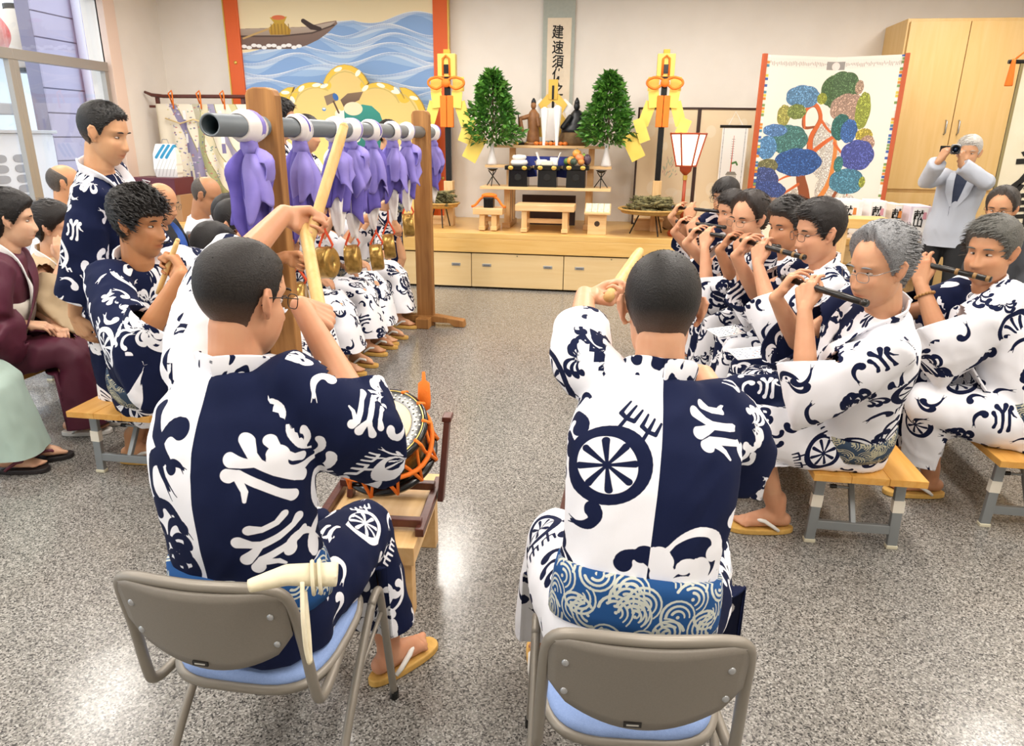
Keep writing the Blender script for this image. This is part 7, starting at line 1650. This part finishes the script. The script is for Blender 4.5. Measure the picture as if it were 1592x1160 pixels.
flutist('dark-haired flute player with thin glasses, fifth along the row', atd(1272, 362, 3.20), V(1.14, 3.46, .455), 108, 92, near=True, hs=1.12, hair='short', haircol='#171210', skin='#cf9a78', glasses='#3a3a3c', jaw=1.08, fat=.004, bulk=1.05, sleeve=.3, drape=.1, uvoff=(.7, .5), bands=True, fdir=V(-.5, .8, .05), feet={'L': V(.68, 3.45, 0), 'R': V(.68, 3.7, 0)}, footdir=V(-1, -.1, 0))
flutist('flute player with swept dark hair and no glasses, fourth along the row', atd(1222, 352, 3.72), V(1.13, 4.0, .455), 126, 92, hs=1.10, hair='side', haircol='#2a2725', skin='#bd8763', sleeve=.3, drape=.1, uvoff=(.2, .8), fdir=V(-.52, .8, .0), feet={'L': V(.68, 4.0, 0), 'R': V(.68, 4.22, 0)}, footdir=V(-1, -.1, 0))
flutist('flute player with receding dark hair and glasses, third along the row', atd(1163, 341, 4.05), V(1.08, 4.66, .455), 130, 92, hs=1.16, hair='back', haircol='#241c18', skin='#d6a381', glasses='#8a7a68', sleeve=.3, drape=.1, uvoff=(.45, .05), fdir=V(-.6, .78, .0), feet={'L': V(.64, 4.6, 0), 'R': V(.64, 4.85, 0)}, footdir=V(-1, -.1, 0))
flutist('half hidden flute player behind his neighbour, second along the row', atd(1137, 330, 4.75), V(1.06, 5.2, .455), 118, 92, hs=1.08, hair='short', haircol='#1d1613', skin='#cf9a78', sleeve=.3, drape=.1, uvoff=(.85, .65), fdir=V(-.7, .7, .0), lo=True)
flutist('farthest flute player with glasses, dark hair, next to the stage', atd(1127, 307, 5.15), V(1.06, 5.78, .46), 142, 100, hs=1.10, hair='boy', haircol='#171210', skin='#cf9c77', glasses='#5a5552', sleeve=.2, drape=.1, uvoff=(.6, .25), fdir=V(-.86, .48, .02), lo=True)
# bead bracelet on the right flute player
w_ = F7['sh']['L']; e_ = nrm(w_[2] - w_[1]); q_ = w_[2] - e_ * .045; p1, p2 = perp(e_)
br = thing('bead_bracelet', 'brown wooden bead bracelet on the wrist of the right flute player', 'bracelet', q_)
for k in range(18): part(br, 'bead', MB().ell(.037 * (math.cos(k * .349) * p1 + math.sin(k * .349) * p2), .0068, n=10, m=6), mat('bead_wood', '#a2743f', .4), True)
# song sheets on laps
for i, (p, a, lb) in enumerate(((atd(1165, 556, 3.05), .3, 'white song sheet on the lap of the fifth flute player'), (atd(1128, 521, 3.6), .5, 'white song sheet on the lap of the fourth flute player'))):
    cv = Canvas(160, 110, '#f1f0ee')
    for r in range(6):
        for c in range(9):
            if random.random() < .7: cv.rect(8 + c * 17, 10 + r * 16, 8 + c * 17 + random.randint(6, 13), 17 + r * 16, '#4d566f' if random.random() < .85 else '#b45a50')
    o = part(None, 'song_sheet', MB().box((0, 0, 0), (.16, .11, .003)), printmat('sheet_%d' % i, cv.image('sheet_%d' % i))); uvplane(o, 0, 1); o.location = p + V(0, 0, .02); o.rotation_euler = (.12, -.05, a); tag(o, lb, 'paper')
# ---- men at the right rear
JK = mat('jacket_grey', '#b4bbc8', .8, noise=(120, '#b6bcc8', .5)); h_ = atd(1506, 238, 5.9)
pc = aty(1486, 232, h_[1] - .30)
CM = person('white-haired man in pale grey jacket filming with a video camera', head=h_, pelvis=V(h_[0] - .02, h_[1] + .04, .90), face=152, facing=150, pitch=4, hair='short', haircol='#b9b6b0', skin='#c79873', robe='jacket', robemat=JK, vneck=False, trousers=mat('trousers_black', '#15171b', .8), sandals=False, sleeve=.85, drape=.0, sleeve_r=.82, s=.98,
    hands={'R': (pc + V(-.10, .03, -.10), V(.35, -.2, .9), V(-.8, -.4, .1), .6), 'L': (pc + V(.07, .02, -.12), V(-.2, -.2, .9), V(.6, -.7, .1), .6)}, poles={'R': V(-.8, -.3, -.6), 'L': V(.9, -.2, -.6)})
bs = CM['base']; mb = MB()
f_, r_, u_ = CM['fw'], CM['right'], CM['up']
part(CM['root'], 'undershirt', MB().strip([CM['sp'](t) + f_ * (CM['tq'](t)[2] + .010) - bs for t in (.96, .8, .6, .4, .2)], [r_] * 5, [.10, .09, .07, .05, .03], .006), mat('shirt_navy', '#1f2b45', .7))
for k in (-1, 1): part(CM['root'], 'lapel', MB().strip([CM['sp'](t) + f_ * (CM['tq'](t)[2] + .016) + r_ * k * x_ - bs for t, x_ in ((.97, .07), (.85, .075), (.65, .06), (.42, .02))], [r_] * 4, [.04, .06, .055, .015], .006), JK)
vc = thing('video_camera', 'dark silver handheld video camera held up by the standing man', 'camera', pc); dr = nrm(V(-h_[0], -h_[1], 0)); e2_ = np.cross(dr, V(0, 0, 1)); Mx = np.stack([e2_, dr, V(0, 0, 1)], 1)
part(vc, 'body', MB().box((0, 0, 0), (.07, .14, .075), M=Mx), mat('camera_silver', '#6e7075', .35, .6), bevel=.012); part(vc, 'lens', MB().lathe([(.032, 0), (.034, .05), (.026, .052), (.02, .03)], 20, dr * .065, dr), LACQ, True); part(vc, 'lens_glass', MB().lathe([(.022, 0), (.002, .004)], 16, dr * .10, dr), mat('lens_glass', '#20304a', .1), True); part(vc, 'flip_screen', MB().box(e2_ * .075 + dr * -.02, (.07, .012, .05), M=Mx), LACQ, bevel=.004)
person('man with glasses partly hidden behind the right flute player', head=atd(1556, 326, 4.6), pelvis=V(2.62, 4.9, .46), face=140, facing=120, pitch=6, seat=.385, hair='recede' if False else 'back', haircol='#3a3633', skin='#c79570', glasses='#2a2a2c', robe='shirt', robemat=mat('jacket_dark', '#2a2d33', .8), vneck=False, trousers=mat('trousers_black', '#15171b', .8), sandals=False, sleeve=.85, drape=0., sleeve_r=.85, lo=True)
bench('pale wooden folding bench behind the right flute player', 2.62, 4.4, 1.2, W=.36, h=.38)
bpy.data.scenes.remove(TMP)
